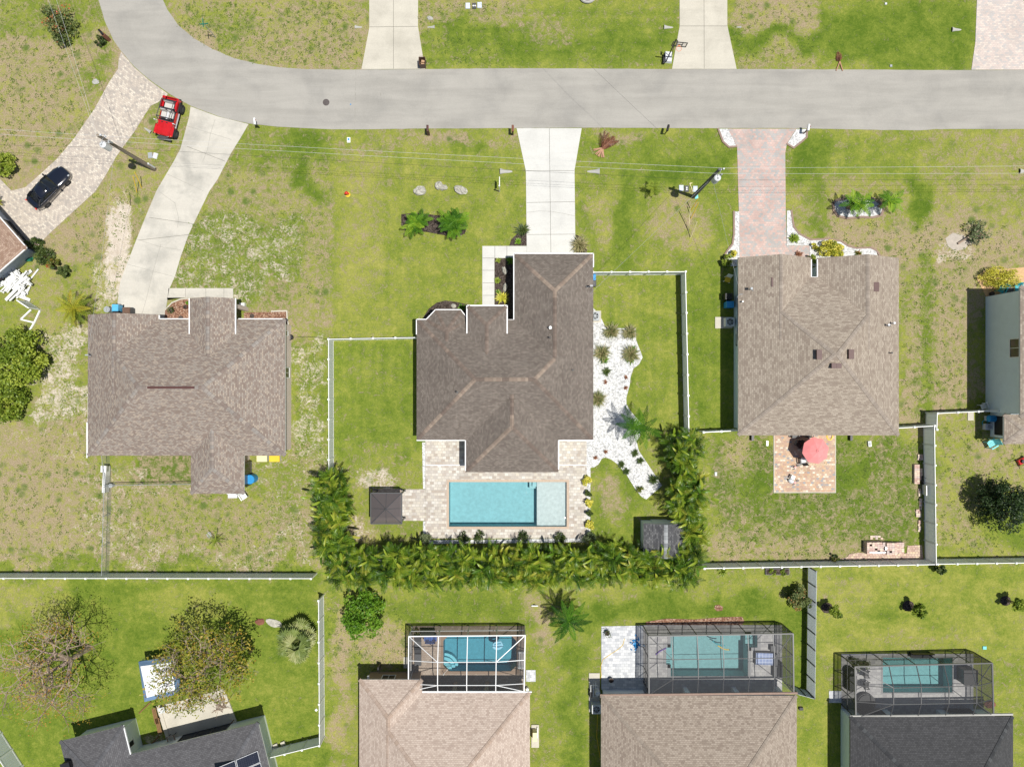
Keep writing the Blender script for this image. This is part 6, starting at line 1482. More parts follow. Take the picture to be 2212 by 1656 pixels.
# ------------------------------------------------------------------ small things
def bin_(label, x, y, mat, rz=0, lid=True, z=0, sc=1.0, lidmat=None, content=None):
    r = T('trash_bin', label, 'trash bin', W(x, y), rz)
    if lid: MB().box((0, 0, .52), (.5, .58, 1.0), top=1.16).build('body', M[mat], r)
    else:
        mb = MB(); a, b_ = (.25, .29), (.3, .345); zz = 1.02
        for k in range(4):
            c0_ = [(-1, -1), (1, -1), (1, 1), (-1, 1)][k]; c1_ = [(-1, -1), (1, -1), (1, 1), (-1, 1)][(k + 1) % 4]
            lo0, lo1, up0, up1 = [(c_[0] * q[0], c_[1] * q[1], z_) for c_, q, z_ in ((c0_, a, .05), (c1_, a, .05), (c0_, b_, zz), (c1_, b_, zz))]
            mb.face([lo0, lo1, up1, up0]); iu0, iu1 = (up0[0] * .93, up0[1] * .93, zz), (up1[0] * .93, up1[1] * .93, zz); mb.face([up0, up1, iu1, iu0])
            il0, il1 = (lo0[0] * .92, lo0[1] * .92, .12), (lo1[0] * .92, lo1[1] * .92, .12); mb.face([iu0, iu1, il1, il0])
        mb.face([(-.23, -.27, .12), (.23, -.27, .12), (.23, .27, .12), (-.23, .27, .12)]); mb.build('body', M[mat], r)
    if lid: MB().box((0, .01, 1.05), (.6, .7, .07), top=.9).box((0, -.05, 1.1), (.45, .4, .04), top=.8).build('lid', M[lidmat or mat], r)
    MB().tube([(-.24, .36, 1.0), (-.2, .43, .98), (.2, .43, .98), (.24, .36, 1.0)], .018, 6).build('handle', M['black' if lid else mat], r)
    for s in (-1, 1): MB().tube([(s * .24, .3, .12), (s * .3, .3, .12)], .12, 12).build('wheel', M['rubber'], r)
    r.scale = (sc, sc, sc); return r
b1 = bin_('open brown trash bin holding cardboard at the driveway mouth', 914.5, 142, 'brownbin', .05, False)
o = MB().box((0, 0, .42), (.3, .25, .22), .3).box((.05, .1, .62), (.3, .2, .16), -.2).build('cardboard_box', M['cardboard']); o.location = W(914.5, 142); tag(o, 'crumpled cardboard inside the open brown bin', 'box')
bin_('pale blue recycling bin against the sandy house front', 262, 668, 'cyanbin', .0, sc=1.0)
bin_('black trash bin tucked behind the pale blue bin', 263, 682, 'black', 0)
bin_('black trash bin with dusty brown lid on the stained driveway', 286, 673, 'darkgrey', math.pi / 2, lidmat='brownbin')
o = MB().cyl((0, 0, 0), .27, .75, 16).cyl((0, 0, .75), .29, .05, 16).cyl((0, 0, .8), .2, .03, 12).build('round_bin', M['grey']); o.location = W(241, 670); tag(o, 'round grey lidded drum beside the pale blue bin', 'drum')
bin_('bright blue bin standing in the tan house shade', 1570, 660, 'bluebin', -math.pi / 2)
bin_('black bin heaped with scrap in the tan house shade', 1567, 643, 'black', -math.pi / 2, True)
bin_('blue bin half under the middle house eave', 1276.5, 602.5, 'bluebin', math.pi / 2)
bin_('dark bin half under the middle house eave beside the blue one', 1277.5, 615, 'darkgrey', math.pi / 2)
def condenser(label, x, y, mat='palegrey', pad=(.0, .0, 1.3, 1.1), rz=0):
    r = T('air_conditioner', label, 'air conditioner', W(x, y), rz)
    MB().box((pad[0], pad[1], .04), (pad[2], pad[3], .12)).build('pad', M['drive_cream'], r)
    b_ = MB()
    for sx in (-1, 1):
        b_.box((sx * .38, 0, .5), (.04, .8, .8)); b_.box((0, sx * .38, .5), (.72, .04, .8))
    n_ = 20; vs = []; fs = []
    for k in range(n_):
        a = 6.2832 * k / n_; m_ = max(abs(math.cos(a)), abs(math.sin(a))); vs += [(.41 * math.cos(a) / m_, .41 * math.sin(a) / m_, .91), (.31 * math.cos(a), .31 * math.sin(a), .91)]
    for k in range(n_): k2 = (k + 1) % n_; fs.append((2 * k, 2 * k2, 2 * k2 + 1, 2 * k + 1))
    b_.idx(vs, fs); b_.build('casing', M[mat], r)
    MB().box((0, 0, .3), (.7, .7, .4)).build('coil', M['black'], r)
    f_ = MB().cyl((0, 0, .78), .09, .08, 10)
    for k in range(6): a = 6.2832 * k / 6; f_.box((math.cos(a) * .18, math.sin(a) * .18, .8), (.26, .1, .012), a, rx=.4)
    f_.build('fan', M['grey'], r)
    g_ = MB()
    for q in (.12, .2, .28): g_.tube([(q * math.cos(t * .5236), q * math.sin(t * .5236), .915) for t in range(13)], .006, 3, caps=False)
    g_.build('grille', M['palegrey'], r); return r
condenser('pale air conditioner on a slab in the tan house shade', 1571, 697, pad=(-.35, 0, 1.6, 1.05))
condenser('grey air conditioner half under the middle house eave', 1283, 684, 'grey')
condenser('pale air conditioner among pool pumps beside the taupe house', 1286, 1522, pad=(-.1, 1.2, 1.0, 3.6))
# pumps
r = T('pool_pump', 'pool pumps and white pipes on the slab beside the taupe house', 'pool pump', W(1283, 1493))
MB().cyl((.25, .2, .1), .24, .75, 14).ball((.25, .2, .85), (.24, .24, .14), 12, 6).build('filter_tank', M['palegrey'], r)
MB().tube([(-.35, -.35, .35), (-.35, .1, .35)], .13, 10).box((-.35, .2, .35), (.2, .2, .3)).build('pump_motor', M['black'], r)
MB().tube([(-.35, .2, .5), (-.35, .8, .5), (.3, .8, .5), (.3, .2, .9)], .035, 6).tube([(-.1, .9, .4), (-.1, -.3, .4), (.3, -.3, .3)], .035, 6).tube([(.1, 1.1, .6), (.1, .5, .6)], .035, 6).build('pipe', M['white'], r)
r = T('pool_heater', 'beige equipment slab with pump pipes beside the pale tan house', 'pool pump', W(1156, 1588))
MB().box((0, 0, .05), (.7, 2.1, .14)).build('pad', M['drive_cream'], r); MB().box((-.05, .3, .5), (.4, .8, .8)).build('cabinet', M['cream'], r)
MB().tube([(.2, .9, .3), (.2, 0, .3), (0, -.3, .3)], .04, 6).tube([(.1, -.2, .15), (.1, -.2, .6)], .06, 6).build('pipe', M['white'], r)
# patio stones
o = MB().poly(pl([(1136.5, 1446), (1157, 1446), (1157, 1471), (1136.5, 1471)]), -.05, .05).build('stepping_slab', M['pav_white']); tag(o, 'pale paver landing outside the white cage, on the lawn side', 'paving')
o = MB().poly(pl([(872, 1418), (884, 1418), (884, 1442), (872, 1442)]), -.05, .05).build('stepping_slab', M['drive_cream']); tag(o, 'small tan landing outside the white cage, above its dark wall', 'paving')
# mailboxes
def mailbox(label, x, y, mat, rz=0, post='wood', h_=1.05, arm=True, pw=.1):
    r = T('mailbox', label, 'mailbox', W(x, y), rz)
    MB().box((0, 0, h_ / 2), (pw, pw, h_)).build('post', M[post], r)
    mb = MB(); n_ = 8; prof = [(-.1, 0)] + [(-.1 * math.cos(k * math.pi / n_), .12 + .1 * math.sin(k * math.pi / n_)) for k in range(n_ + 1)] + [(.1, 0)]
    loft(mb, [[(px_, yy, h_ + pz) for px_, pz in prof] for yy in (-.12, .45)], closed=True).build('box', M[mat], r)
    MB().box((0, .455, h_ + .1), (.17, .015, .17)).build('door', M[mat], r); MB().box((.11, .25, h_ + .2), (.015, .1, .12)).build('flag', M['red'], r)
    if arm: MB().box((0, .15, h_ - .05), (.09, .55, .06)).build('arm', M[post], r)
    return r
mailbox('white mailbox on a dark post by the stained driveway mouth', 560, 276, 'white', .1, 'black')
mailbox('brown mailbox on a stout brown post at the road edge', 926.5, 291, 'ventbrown', 0, 'ventbrown', pw=.22)
mailbox('dark brown mailbox beside the middle white driveway mouth', 1107.5, 291, 'terracotta', 0, 'black', pw=.16)
mailbox('black mailbox leaning on a thin post on the grassy verge', 1436, 290, 'black', -.25, 'black', pw=.07)
mailbox('white mailbox standing on the white gravel wedge', 1735, 289, 'white', -.15, 'curbing', pw=.1)
r = mailbox('black mailbox on a brick post beside the curved street', 236, 86, 'black', .7, 'terracotta', pw=.3)
# ground lids
def lid(label, x, y, mat='meterlid', d=(.42, .55), rz=0, dots=None, group=None, cat='meter box'):
    o = MB().box((0, 0, .03), (d[0], d[1], .1), 0, top=.95).box((0, 0, .085), (d[0] * .8, d[1] * .82, .012)).build('meter_box', M[mat]); o.location = W(x, y); o.rotation_euler = (0, 0, rz)
    tag(o, label, cat, group)
    if dots:
        for k in (-1, 1):
            q = MB().cyl((k * .09 * dots[0], k * .09 * dots[1], .085), .07, .03, 10).build('knob', M['white']); q.parent = o
    return o
lid('pale blue meter lid at the top lawn, nearest the left driveway', 1010.5, 13.5); lid('dark meter box with white knobs between two pale lids on the top lawn', 1024.5, 14, 'darkgrey', (.38, .55), 0, (1, 0)); lid('pale blue meter lid at the top lawn, on the far side of the dark box', 1036, 12)
lid('pale meter lid near the grey pole, farthest from it', 1471.3, 406.5); lid('dark meter box with two white knobs near the grey pole', 1483, 408, 'darkgrey', (.42, .6), 0, (0, 1)); lid('pale meter lid touching the shadow side of the grey pole', 1501.5, 408.5)
lid('dark grey meter lid on dirt near the brown pole', 325, 336, 'grey', rz=.1); lid('white meter lid on dirt near the brown pole', 336, 337, 'palegrey', rz=-.3)
lid('pale green oblong lid on the lawn below the grey pole', 1504, 424, simple and 'cyanbin' if False else 'aqua', (.32, .5), .1)
o = lid('white oval valve cover with blue cap on the lawn', 753.5, 303, 'white', (.32, .5)); q = MB().cyl((0, .05, .09), .1, .03, 12).build('cap', M['bluebin']); q.parent = o
lid('tiny pale lid at the top right lawn near the concrete stub', 1913, 9, 'palegrey', (.2, .2)); lid('tiny grey lid at the verge edge near the street', 1924, 143, 'grey', (.22, .22)); lid('white square lid on the lawn by the fence corner of the slate house', 683.5, 1532, 'white', (.22, .22), .7)
lid('pale blue square lid on the lawn above the charcoal house cage', 2126, 1398, 'aqua', (.36, .3))
lid('small white plate under the tan house rear eave', 1657, 957, 'white', (.2, .5)); lid('white box on the lawn under the hedge by the umbrella yard', 1546, 1023, 'palegrey', (.22, .36))
o = MB().tube([(-.1, .45, .05), (-.15, .3, .06), (0, 0, .06), (.12, -.4, .05)], .035, 6).tube([(-.15, .3, .06), (.08, .42, .06)], .035, 6).build('pvc_pipe', M['cream']); o.location = W(1493, 405); tag(o, 'bent cream pipe lying between the meter lids', 'pipe')
# manhole, marker
o = MB().cyl((0, 0, 0), .31, .028, 28).cyl((0, 0, .028), .24, .004, 24).build('manhole_cover', simple('cast_iron', (.09, .075, .07), .7, .25, 8)); o.location = W(704.5, 221.5); tag(o, 'round dark manhole cover in the street', 'manhole')
o = MB().box((0, 0, .03), (.11, .11, .03), top=.7).build('road_marker', M['bluebin']); o.location = W(757.4, 225.8); tag(o, 'tiny blue reflector on the road surface', 'road marker')
# culvert ends
def culvert(label, x, y, rz, sc=1.0):
    r = T('culvert_end', label, 'culvert', W(x, y), rz); sc *= .85
    mb = MB(); n_ = 8; rows = []
    for (xx, rr, zz) in ((-.75, .2, .02), (.1, .3, .12), (.6, .5, .2)):
        rows.append([(xx, -rr * math.cos(k * math.pi / n_), max(.0, zz) + (rr * .42) * math.sin(k * math.pi / n_) - .1) for k in range(n_ + 1)])
    loft(mb, rows, cap=False)
    inner = [[(p[0], p[1] * .84, p[2] * .8 - .03) for p in row] for row in rows[1:]]; loft(mb, inner, cap=False)
    for k in range(n_): mb.face([rows[2][k], rows[2][k + 1], inner[1][k + 1], inner[1][k]])
    mb.build('flared_end', M['concrete'], r)
    MB().tube([(.2, 0, -.03), (.58, 0, 0.0)], [.12, .3], 10).build('opening', M['black'], r); r.scale = (sc, sc * .66, sc); return r
culvert('white flared culvert end left of the middle white driveway', 1092, 370.5, math.pi); culvert('white flared culvert end right of the middle white driveway', 1283, 370.5, 0)
culvert('grey flared culvert end at the top lawn, left of the far driveway', 774, 59, math.pi, .6); culvert('grey flared culvert end at the top lawn, right of the left driveway', 932, 59, 0, .6)
culvert('pale flared culvert end beside the basketball driveway', 1443, 59.5, math.pi, .75); culvert('pale culvert mouth by the top right paver driveway', 2065, 64.5, math.pi, .8); culvert('pale culvert end cut by the right edge of the lawn', 2212, 370, math.pi, .9)
culvert('small culvert end in weeds beside the red jeep', 320, 282, -.6, .7); culvert('tiny culvert stub at the far side of the basketball driveway', 1596, 59, 0, .4)
# rocks
def rock(label, x, y, d, seed, mat='rock', name='rock', group=None):
    rg = random.Random(seed); mb = MB(); mb.ball((0, 0, d[2] * .3), (d[0], d[1], d[2]), 14, 8, jit=.16, rg=rg); o = mb.build(name, M[mat], smooth=False); o.location = W(x, y); o.rotation_euler = (0, 0, rg.uniform(-.4, .4)); return tag(o, label, 'rock', group)
rock('grey coral rock, leftmost of three on the front lawn', 908, 413, (.62, .42, .4), 1); o = rock('grey coral rock with a notch, middle of three on the front lawn', 948, 402, (.38, .36, .4), 2); rock('low grey coral rock joined to the notched one', 959, 406, (.36, .28, .32), 4); rock('grey coral rock, nearest the driveway of the three', 995, 411, (.62, .38, .38), 3)
rock('small tan rock at the top of the walkway mulch bed', 1090, 585, (.22, .4, .3), 5); rock('small tan rock lower in the walkway mulch bed', 1091, 621, (.2, .4, .3), 6); rock('small tan rock on the bay window mulch bed', 980, 661, (.25, .2, .2), 7)
rock('pale stone on the grass by the cream pavers edge', 207, 177, (.32, .26, .12), 8, 'concrete'); rock('pale stone on the top lawn above the culvert end', 929, 40, (.28, .2, .12), 9, 'concrete'); rock('pale stone beside the spindly young palm', 452, 1155, (.22, .3, .14), 10, 'concrete')
rock('stony clump of rubble at the left end of the dirt trench in the rear garden', 562, 1342, (.45, .3, .16), 11, 'terracotta'); rock('rubble mound along the fan palm, in the rear garden', 592, 1345, (.8, .35, .14), 12, 'rock')
# dry fronds
def fronds_pile(label, x, y, n_, L, seed, sp=(1.2, 2.9)):
    rg = random.Random(seed); mb = MB()
    for k in range(n_):
        frond(mb, (rg.uniform(-.15, .15), rg.uniform(-.3, .1), .12), rg.uniform(*sp), L * rg.uniform(.7, 1.1), .2, rg.uniform(.1, .5), 12, .4, .05, rg.uniform(0, .6), rg, .1)
    for k in range(n_):
        a = rg.uniform(sp[0] + 3.0, sp[1] + 3.2); mb.tube([(0, -.1, .1), (math.cos(a) * .9, math.sin(a) * .9 - .1, .08)], [.06, .05], 4, tone=1)
    o = mb.build('palm_fronds', M['lf_dry']); o.location = W(x, y); return tag(o, label, 'palm fronds')
fronds_pile('heap of reddish dead palm fronds on the verge lawn', 1302, 318, 10, 1.6, 3, (.2, 1.7))
fronds_pile('single dead frond on the far verge', 1813, 132, 2, .75, 5, (1.3, 1.9))
# street sign, for-sale style sign post, hydrant
r = T('street_sign', 'green crossed street name sign on a thin pole by the curve', 'street sign', W(466, 81.5))
MB().tube([(0, 0, -.1), (0, 0, 2.55)], .03, 8).build('pole', M['grey'], r)
MB().box((0, 0, 2.5), (.75, .025, .18), .1).build('name_blade', M['signgreen'], r); MB().box((0, 0, 2.7), (.025, .75, .18), .1).build('name_blade', M['signgreen'], r)
for k in range(6):
    pass
r = T('sign_post', 'white hanging sign post on the lawn beside the middle driveway', 'sign', W(1079.5, 414))
MB().box((0, 0, .95), (.09, .09, 1.9)).box((0, 0, 1.93), (.12, .12, .06)).build('post', M['white'], r); MB().box((0.01, .42, 1.72), (.07, .9, .07)).build('arm', M['white'], r); MB().box((.01, .5, 1.38), (.03, .62, .5)).build('sign_board', M['white'], r)
r = T('fire_hydrant', 'red and yellow fire hydrant on the front lawn', 'fire hydrant', W(751.5, 420.5))
MB().cyl((0, 0, 0), .24, .06, 14).cyl((0, 0, .06), .13, .5, 12).build('barrel', M['yellow'], r); MB().ball((0, 0, .58), (.16, .16, .16), 12, 6).cyl((0, 0, .7), .05, .07, 6).build('bonnet', M['hydrant'], r)
for s in (-1, 1): MB().tube([(s * .1, 0, .42), (s * .22, 0, .42)], .07, 8).build('nozzle', M['hydrant'], r)
# basketball hoop
r = T('basketball_hoop', 'portable basketball hoop at the edge of the driveway', 'basketball hoop', W(1446, 131), -.09)
MB().box((-.15, .25, .12), (.75, 1.05, .26), top=.85).build('base', M['palegrey'], r)
MB().box((-.55, .0, .2), (.18, .9, .3)).build('base_weight', M['black'], r)
MB().tube([(-.35, -.25, .2), (-.1, .55, 2.9), (0.0, .25, 3.2)], .05, 6).tube([(.1, .2, .25), (-.1, .55, 2.5)], .03, 6).build('pole', M['black'], r)
bb = MB()
for zz in (2.75, 3.5): bb.box((.2, .02, zz), (1.3, .05, .07))
for xx in (-.42, .82): bb.box((xx, .02, 3.125), (.07, .05, .68))
for xx in (-.05, .45): bb.box((xx, .02, 3.125), (.06, .045, .68))
bb.box((.2, .02, 3.1), (.44, .045, .05)); bb.build('backboard_frame', M['black'], r)
MB().box((.2, .05, 3.125), (1.16, .015, .68)).build('backboard', M['screenlight'], r)
MB().tube([(.2 + .23 * math.cos(t * .3927), -.3 + .23 * math.sin(t * .3927), 3.0) for t in range(17)], .018, 6).box((.2, -.04, 2.98), (.14, .1, .12)).build('rim', M['orange'], r)
# round planter cut by the top edge
r = T('planter', 'round stone ring planter with dark soil cut by the top edge', 'planter', W(1269, -4))
MB().tube([(.62 * math.cos(t * .3142), .45 * math.sin(t * .3142), .15) for t in range(21)], .13, 6).build('stone_ring', M['concrete'], r); MB().cyl((0, 0, 0), .5, .16, 14).build('soil', M['mulch'], r)
# pots and little plants beside the sandy yard house
def pot(label, x, y, r_=.16, h_=.28, mat='terracotta', plant=None):
    rt = T('flower_pot', label, 'flower pot', W(x, y)); MB().tube([(0, 0, .03), (0, 0, h_)], [r_ * .75, r_], 14).build('pot', M[mat], rt); MB().cyl((0, 0, h_ - .02), r_ * .86, .025, 12).build('soil', M['mulch'], rt)
    if plant:
        mb = MB(); clump(mb, (0, 0, h_ + .2), (r_ * 1.8, r_ * 1.8, .25), 60, .07, random.Random(int(x)), .3, .8); mb.build('foliage', M[plant], rt)
    return rt
pot('empty terracotta pot in the sandy house mulch bed', 404, 664, .22, .4); pot('bushy potted plant in the sandy house mulch bed', 374, 671, .2, .35, 'black', 'lf_mid')
pot('tiny plant in the sandy house mulch bed beside the terracotta pot', 409, 655, .1, .15, 'terracotta', 'lf_bright'); pot('small dark bowl pot at the mulch under the sandy house eave', 392, 687, .2, .2, 'darkgrey')
pot('dark pot in the narrow mulch strip by the entry of the sandy house', 546, 683, .2, .25, 'darkgrey')
pot('potted spiky plant at the corner of the white paver patio', 1311, 1364, .24, .4, 'darkgrey', 'lf_mid'); pot('empty dark pot on the white paver patio, near the taupe house wall', 1319, 1473 - 8, .24, .42, 'darkgrey')
# doorstep of the sandy house
o = MB().box((0, 0, .18), (.5, .6, .36)).box((.15, .1, .48), (.3, .3, .25)).build('storage_box', M['white']); o.location = W(526, 662); tag(o, 'white box against the sandy house entry column', 'box')
# white scrap pile and frames
r = T('scrap_pile', 'heap of broken white vinyl fence boards by the angled house', 'scrap pile', W(40, 612)); rg = random.Random(31)
for lay in range(3):
    mb = MB()
    for k in range(20):
        u, v = rg.uniform(-1, 1), rg.uniform(-1, 1); x = u * 1.1 + v * .75; y = -u * .55 + v * 1.15
        mb.box((x * (1 - .22 * lay), y * (1 - .22 * lay), .1 + lay * .26 + rg.uniform(0, .16)), (rg.uniform(.6, 1.7), rg.choice((.09, .14, .28)), rg.choice((.04, .09))), rg.choice((.75, .85, -.5, -.6, .5, 1.2)) + rg.uniform(-.15, .15), ry=rg.uniform(-.12, .12))
    mb.build('board', M['junk'], r)
r = T('gate_frame', 'standing white fence gate and panel frame left over beside the scrap', 'fence', W(66, 668))
def pt(x, y, z=0): return W(x, y, z) - W(66, 668)
def bar(mb, a, b, wd=.1): return mb.tube([a, b], wd * .7, 4)
mb = MB(); A0, B0 = pt(63, 655), pt(84, 660); up = Vector((0, 0, 1.7))
A0, B0 = pt(64, 653), pt(88, 669); bar(mb, A0, A0 + up); bar(mb, B0, B0 + up); bar(mb, A0 + up, B0 + up); bar(mb, A0 + Vector((0, 0, .15)), B0 + Vector((0, 0, .15)), .08); mb.build('gate_frame', M['white'], r)
MB().face([A0 + Vector((0, 0, .2)), B0 + Vector((0, 0, .2)), B0 + up, A0 + up]).face([A0 + Vector((.01, .03, .2)), A0 + up + Vector((.01, .03, 0)), B0 + up + Vector((.01, .03, 0)), B0 + Vector((.01, .03, .2))]).build('panel', M['fence'], r)
mb = MB(); z_ = Vector((0, 0, .1)); p1, p2, p3, p4 = pt(69, 669), pt(47, 690), pt(76, 697), pt(88, 671)
for a, b in ((p1, p2), (p2, p3), (p3, p4), (p3, pt(57, 728))): bar(mb, a + z_, b + z_, .14)
mb.build('loose_rail', M['white'], r)
o = MB().box((0, 0, .2), (.55, .28, .3)).cyl((.2, .15, 0), .14, .1, 10).tube([(-.2, 0, .3), (.55, 0, .75)], .025, 5).build('hand_cart', M['greendark']); o.location = W(65, 562); tag(o, 'green hose reel cart by the angled house wall', 'hose reel')
r = T('bicycle', 'dark red bicycle leaning behind the white scrap heap', 'bicycle', W(15, 604), .9)
for s in (-.5, .5): MB().tube([(s + .3 * math.cos(t * .5236), 0, .32 + .3 * math.sin(t * .5236)) for t in range(13)], .025, 5).build('wheel', M['rubber'], r)
MB().tube([(-.5, 0, .32), (-.1, 0, .75), (.4, 0, .8), (.5, 0, .32)], .03, 5).tube([(-.1, 0, .75), (0, 0, .3), (.4, 0, .8)], .03, 5).build('frame', M['terracotta'], r); MB().box((-.14, 0, .85), (.22, .12, .06)).build('saddle', M['black'], r); MB().tube([(.42, -.25, .95), (.42, .25, .95)], .02, 5).build('handlebar', M['steel'], r)
# white boards along the left house wall
for i, (x, y, L, lb) in enumerate(((189, 883, 2.9, 'stack of white boards along the sandy house side wall, upper'), (186, 950, 3.3, 'white slatted boards along the sandy house side wall, lower'))):
    o = MB()
    for k in range(4): o.box((-.2 + k * .13, .05 * k, .1 + .03 * k), (.11, L - .2 * k, .05))
    q = o.build('board_stack', M['junk']); q.location = W(x + 8, y + 0); tag(q, lb, 'boards')
o = MB().cyl((0, 0, 0), .17, .35, 14).cyl((0, 0, .35), .15, .01, 14).build('bucket', M['bluecloth']); o.location = W(198, 912); tag(o, 'small dark blue bucket by the sandy house side wall', 'bucket')
# blue tank, yellow-lidded boxes, chair at rear of left house
o = MB().cyl((0, 0, 0), .42, 1.0, 24).cyl((0, 0, 1.0), .44, .06, 24, .4).cyl((.05, .02, 1.06), .05, .03, 8).build('rain_barrel', M['bluebin']); o.location = W(548, 1032); tag(o, 'round bright blue lidded barrel behind the sandy house', 'barrel')
for x, lb, mt in ((567, 'cream lidded crate under the sandy house rear eave, left one', 'cream'), (594, 'yellow lidded crate under the sandy house rear eave, right one', 'yellow')):
    r = T('storage_crate', lb, 'crate', W(x + 3, 989)); MB().box((0, 0, .25), (.9, .5, .5)).build('body', M['palegrey'], r); MB().box((0, 0, .54), (.98, .58, .08), top=.95).build('lid', M['cream'] if mt == 'cream' else M['yellow'], r)
o = MB().box((0, 0, .15), (.85, .45, .3)).box((0, .2, .4), (.85, .1, .3)).build('white_bench_box', M['palegrey']); o.location = W(505, 1069); tag(o, 'low white box against the rear wall of the sandy house', 'box')
def chair(label, x, y, rz, mat, legmat=None, slats=True, sc=1.0, cat='chair', group=None, arms=True, seatmat=None):
    r = T('chair', label, cat, W(x, y), rz, group); lm = M[legmat or mat]
    s_ = MB()
    for k in range(5): s_.box((0, -.2 + k * .1, .42 + .004 * k), (.5, .088, .03))
    s_.build('seat', M[seatmat or mat], r)
    b_ = MB()
    for k in range(5): b_.box((-.2 + k * .1, .3 + .0 * k, .7), (.085, .03, .6), rx=-.3)
    b_.box((0, .38, .98), (.5, .03, .06), rx=-.3).build('backrest', M[mat], r)
    for sx in (-1, 1):
        for yy in (-.22, .22): MB().box((sx * .25, yy, .21), (.045, .05, .42)).build('leg', lm, r)
        if arms: MB().box((sx * .3, .02, .62), (.09, .55, .03)).box((sx * .27, -.22, .5), (.04, .05, .24)).build('armrest', M[mat], r)
    r.scale = (sc,) * 3; return r
chair('white slatted chair on grass behind the sandy house', 530, 1070, .6, 'white')
chair('light aqua slatted lounge chair on grass by the grey house rear', 2133, 957, -1.05, 'aqua', sc=1.25)
chair('teal slatted chair in the shade by the croton hedge, left of the pair', 2156, 627, -.5, 'teal', sc=1.1); chair('teal slatted chair by the croton hedge, nearest the right edge', 2191, 624, .05, 'teal', sc=1.1)
o = MB().cyl((0, 0, .45), .36, .03, 18).cyl((0, 0, 0), .06, .45, 8).cyl((0, 0, 0), .22, .03, 12).build('round_table', M['darkgrey']); o.location = W(2174, 627); tag(o, 'small dark round table between the teal chairs', 'table')
chair('white folding chair against the tall grey house wall', 2118, 877, .4, 'white'); pot('black round pot by the teal chairs', 2139, 635, .2, .35, 'black'); 
o = MB().box((0, 0, .03), (.55, .75, .1)).build('stone_slab', M['drive_cream']); o.location = W(2096, 899); tag(o, 'cream slab lying on grass beside the fence end', 'slab')
r = T('water_barrel', 'blue horizontal barrel on a stand in the grey house shade', 'barrel', W(2135, 903)); MB().tube([(-.48, 0, .65), (-.4, 0, .65), (.4, 0, .65), (.48, 0, .65)], [.24, .31, .31, .24], 18).build('drum', M['bluebin'], r); MB().box((0, 0, .17), (.8, .45, .34)).build('stand', M['palegrey'], r)
r = T('water_softener', 'white box with round lid in the rear shade of the grey house', 'pump', W(2131, 921)); MB().box((0, 0, .2), (.75, .55, .4)).build('body', M['palegrey'], r); MB().cyl((0, 0, .4), .2, .06, 14).build('lid', M['grey'], r)
o = MB().tube([(.25 * math.cos(t * .52), .25 * math.sin(t * .52), .05 + .02 * t / 6) for t in range(20)], .022, 5).build('garden_hose', M['teal']); o.location = W(2126, 913); tag(o, 'coiled teal hose beside the blue barrel', 'hose')
r = T('lawn_mower', 'red lawn mower cut by the right edge', 'lawn mower', W(2203, 995), .5); MB().box((0, 0, .25), (.75, .55, .2), top=.85).build('deck', M['red'], r); MB().cyl((0, 0, .35), .18, .2, 12).build('engine', M['black'], r); MB().tube([(-.35, -.2, .3), (-.9, -.2, .95), (-.9, .2, .95), (-.35, .2, .3)], .02, 5).build('handle', M['black'], r)
for sx in (-1, 1):
    for sy in (-1, 1): MB().tube([(sx * .33, sy * .26, .11), (sx * .33, sy * .32, .11)], .11, 10).build('wheel', M['rubber'], r)
# ---------------- tan house patio
deckp = slab('patio', [(1672.5, 930), (1803.5, 930), (1803.5, 1062), (1672.5, 1062)], M['pav_patio'], 0.05)
curb('patio_edging', [(1671.6, 932), (1671.6, 1063), (1804.2, 1063), (1804.2, 932)], wd=.08, h=.08, mat='drive_cream')
r = T('patio_umbrella', 'faded red patio umbrella over the mixed paver patio', 'umbrella', W(1741, 968)); rg = random.Random(4)
mb = MB(); n_ = 8
def up_(k, q, z, sag=0): a = 6.2832 * k / n_ + .2; return Vector((math.cos(a) * q, math.sin(a) * q, z))
for k in range(n_):
    prev = None
    for (q0, z0, q1, z1) in ((0.08, 2.62, .7, 2.38), (.7, 2.38, 1.22, 2.08)):
        a0_, b0_, a1_, b1_ = up_(k, q0, z0), up_(k + 1, q0, z0), up_(k, q1, z1), up_(k + 1, q1, z1); m0, m1 = (a0_ + b0_) / 2 - Vector((0, 0, .01)), (a1_ + b1_) / 2 - Vector((0, 0, .035))
        mb.face([a0_, a1_, m1, m0]); mb.face([m0, m1, b1_, b0_])
        lo = Vector((0, 0, -.012)); mb.face([a1_ + lo, a0_ + lo, m0 + lo, m1 + lo]); mb.face([m1 + lo, m0 + lo, b0_ + lo, b1_ + lo])
for k in range(n_): mb.face([up_(k, .17, 2.62), up_(k + 1, .17, 2.62), Vector((0, 0, 2.72))])
mb.build('canopy', M['umbrella'], r)
MB().tube([(0, 0, 0), (0, 0, 2.74)], .025, 8).build('pole', M['darkgrey'], r); MB().cyl((0, 0, .03), .26, .1, 16).build('base', M['black'], r)
for k in range(n_): MB().tube([Vector((0, 0, 2.6)), up_(k, 1.2, 2.06)], .012, 4).build('rib', M['darkgrey'], r)
o = MB().cyl((0, 0, .68), .5, .03, 20).build('patio_table', M['darkgrey']); o.location = W(1741, 968); tag(o, 'round dark table under the red umbrella', 'table')
for k in range(3):
    a = 2.1 * k + .5; q = MB().tube([(math.cos(a) * .1, math.sin(a) * .1, .68), (math.cos(a) * .4, math.sin(a) * .4, 0)], .02, 5).build('leg', M['darkgrey'], o)
chair('black patio chair in the umbrella shade, upper left', 1723, 959, 2.5 + math.pi, 'black', arms=True, sc=1.05); chair('patio chair with grey seat at the umbrella shade edge', 1731, 993, .9 + math.pi * .75, 'black', sc=1.05, seatmat='palegrey')
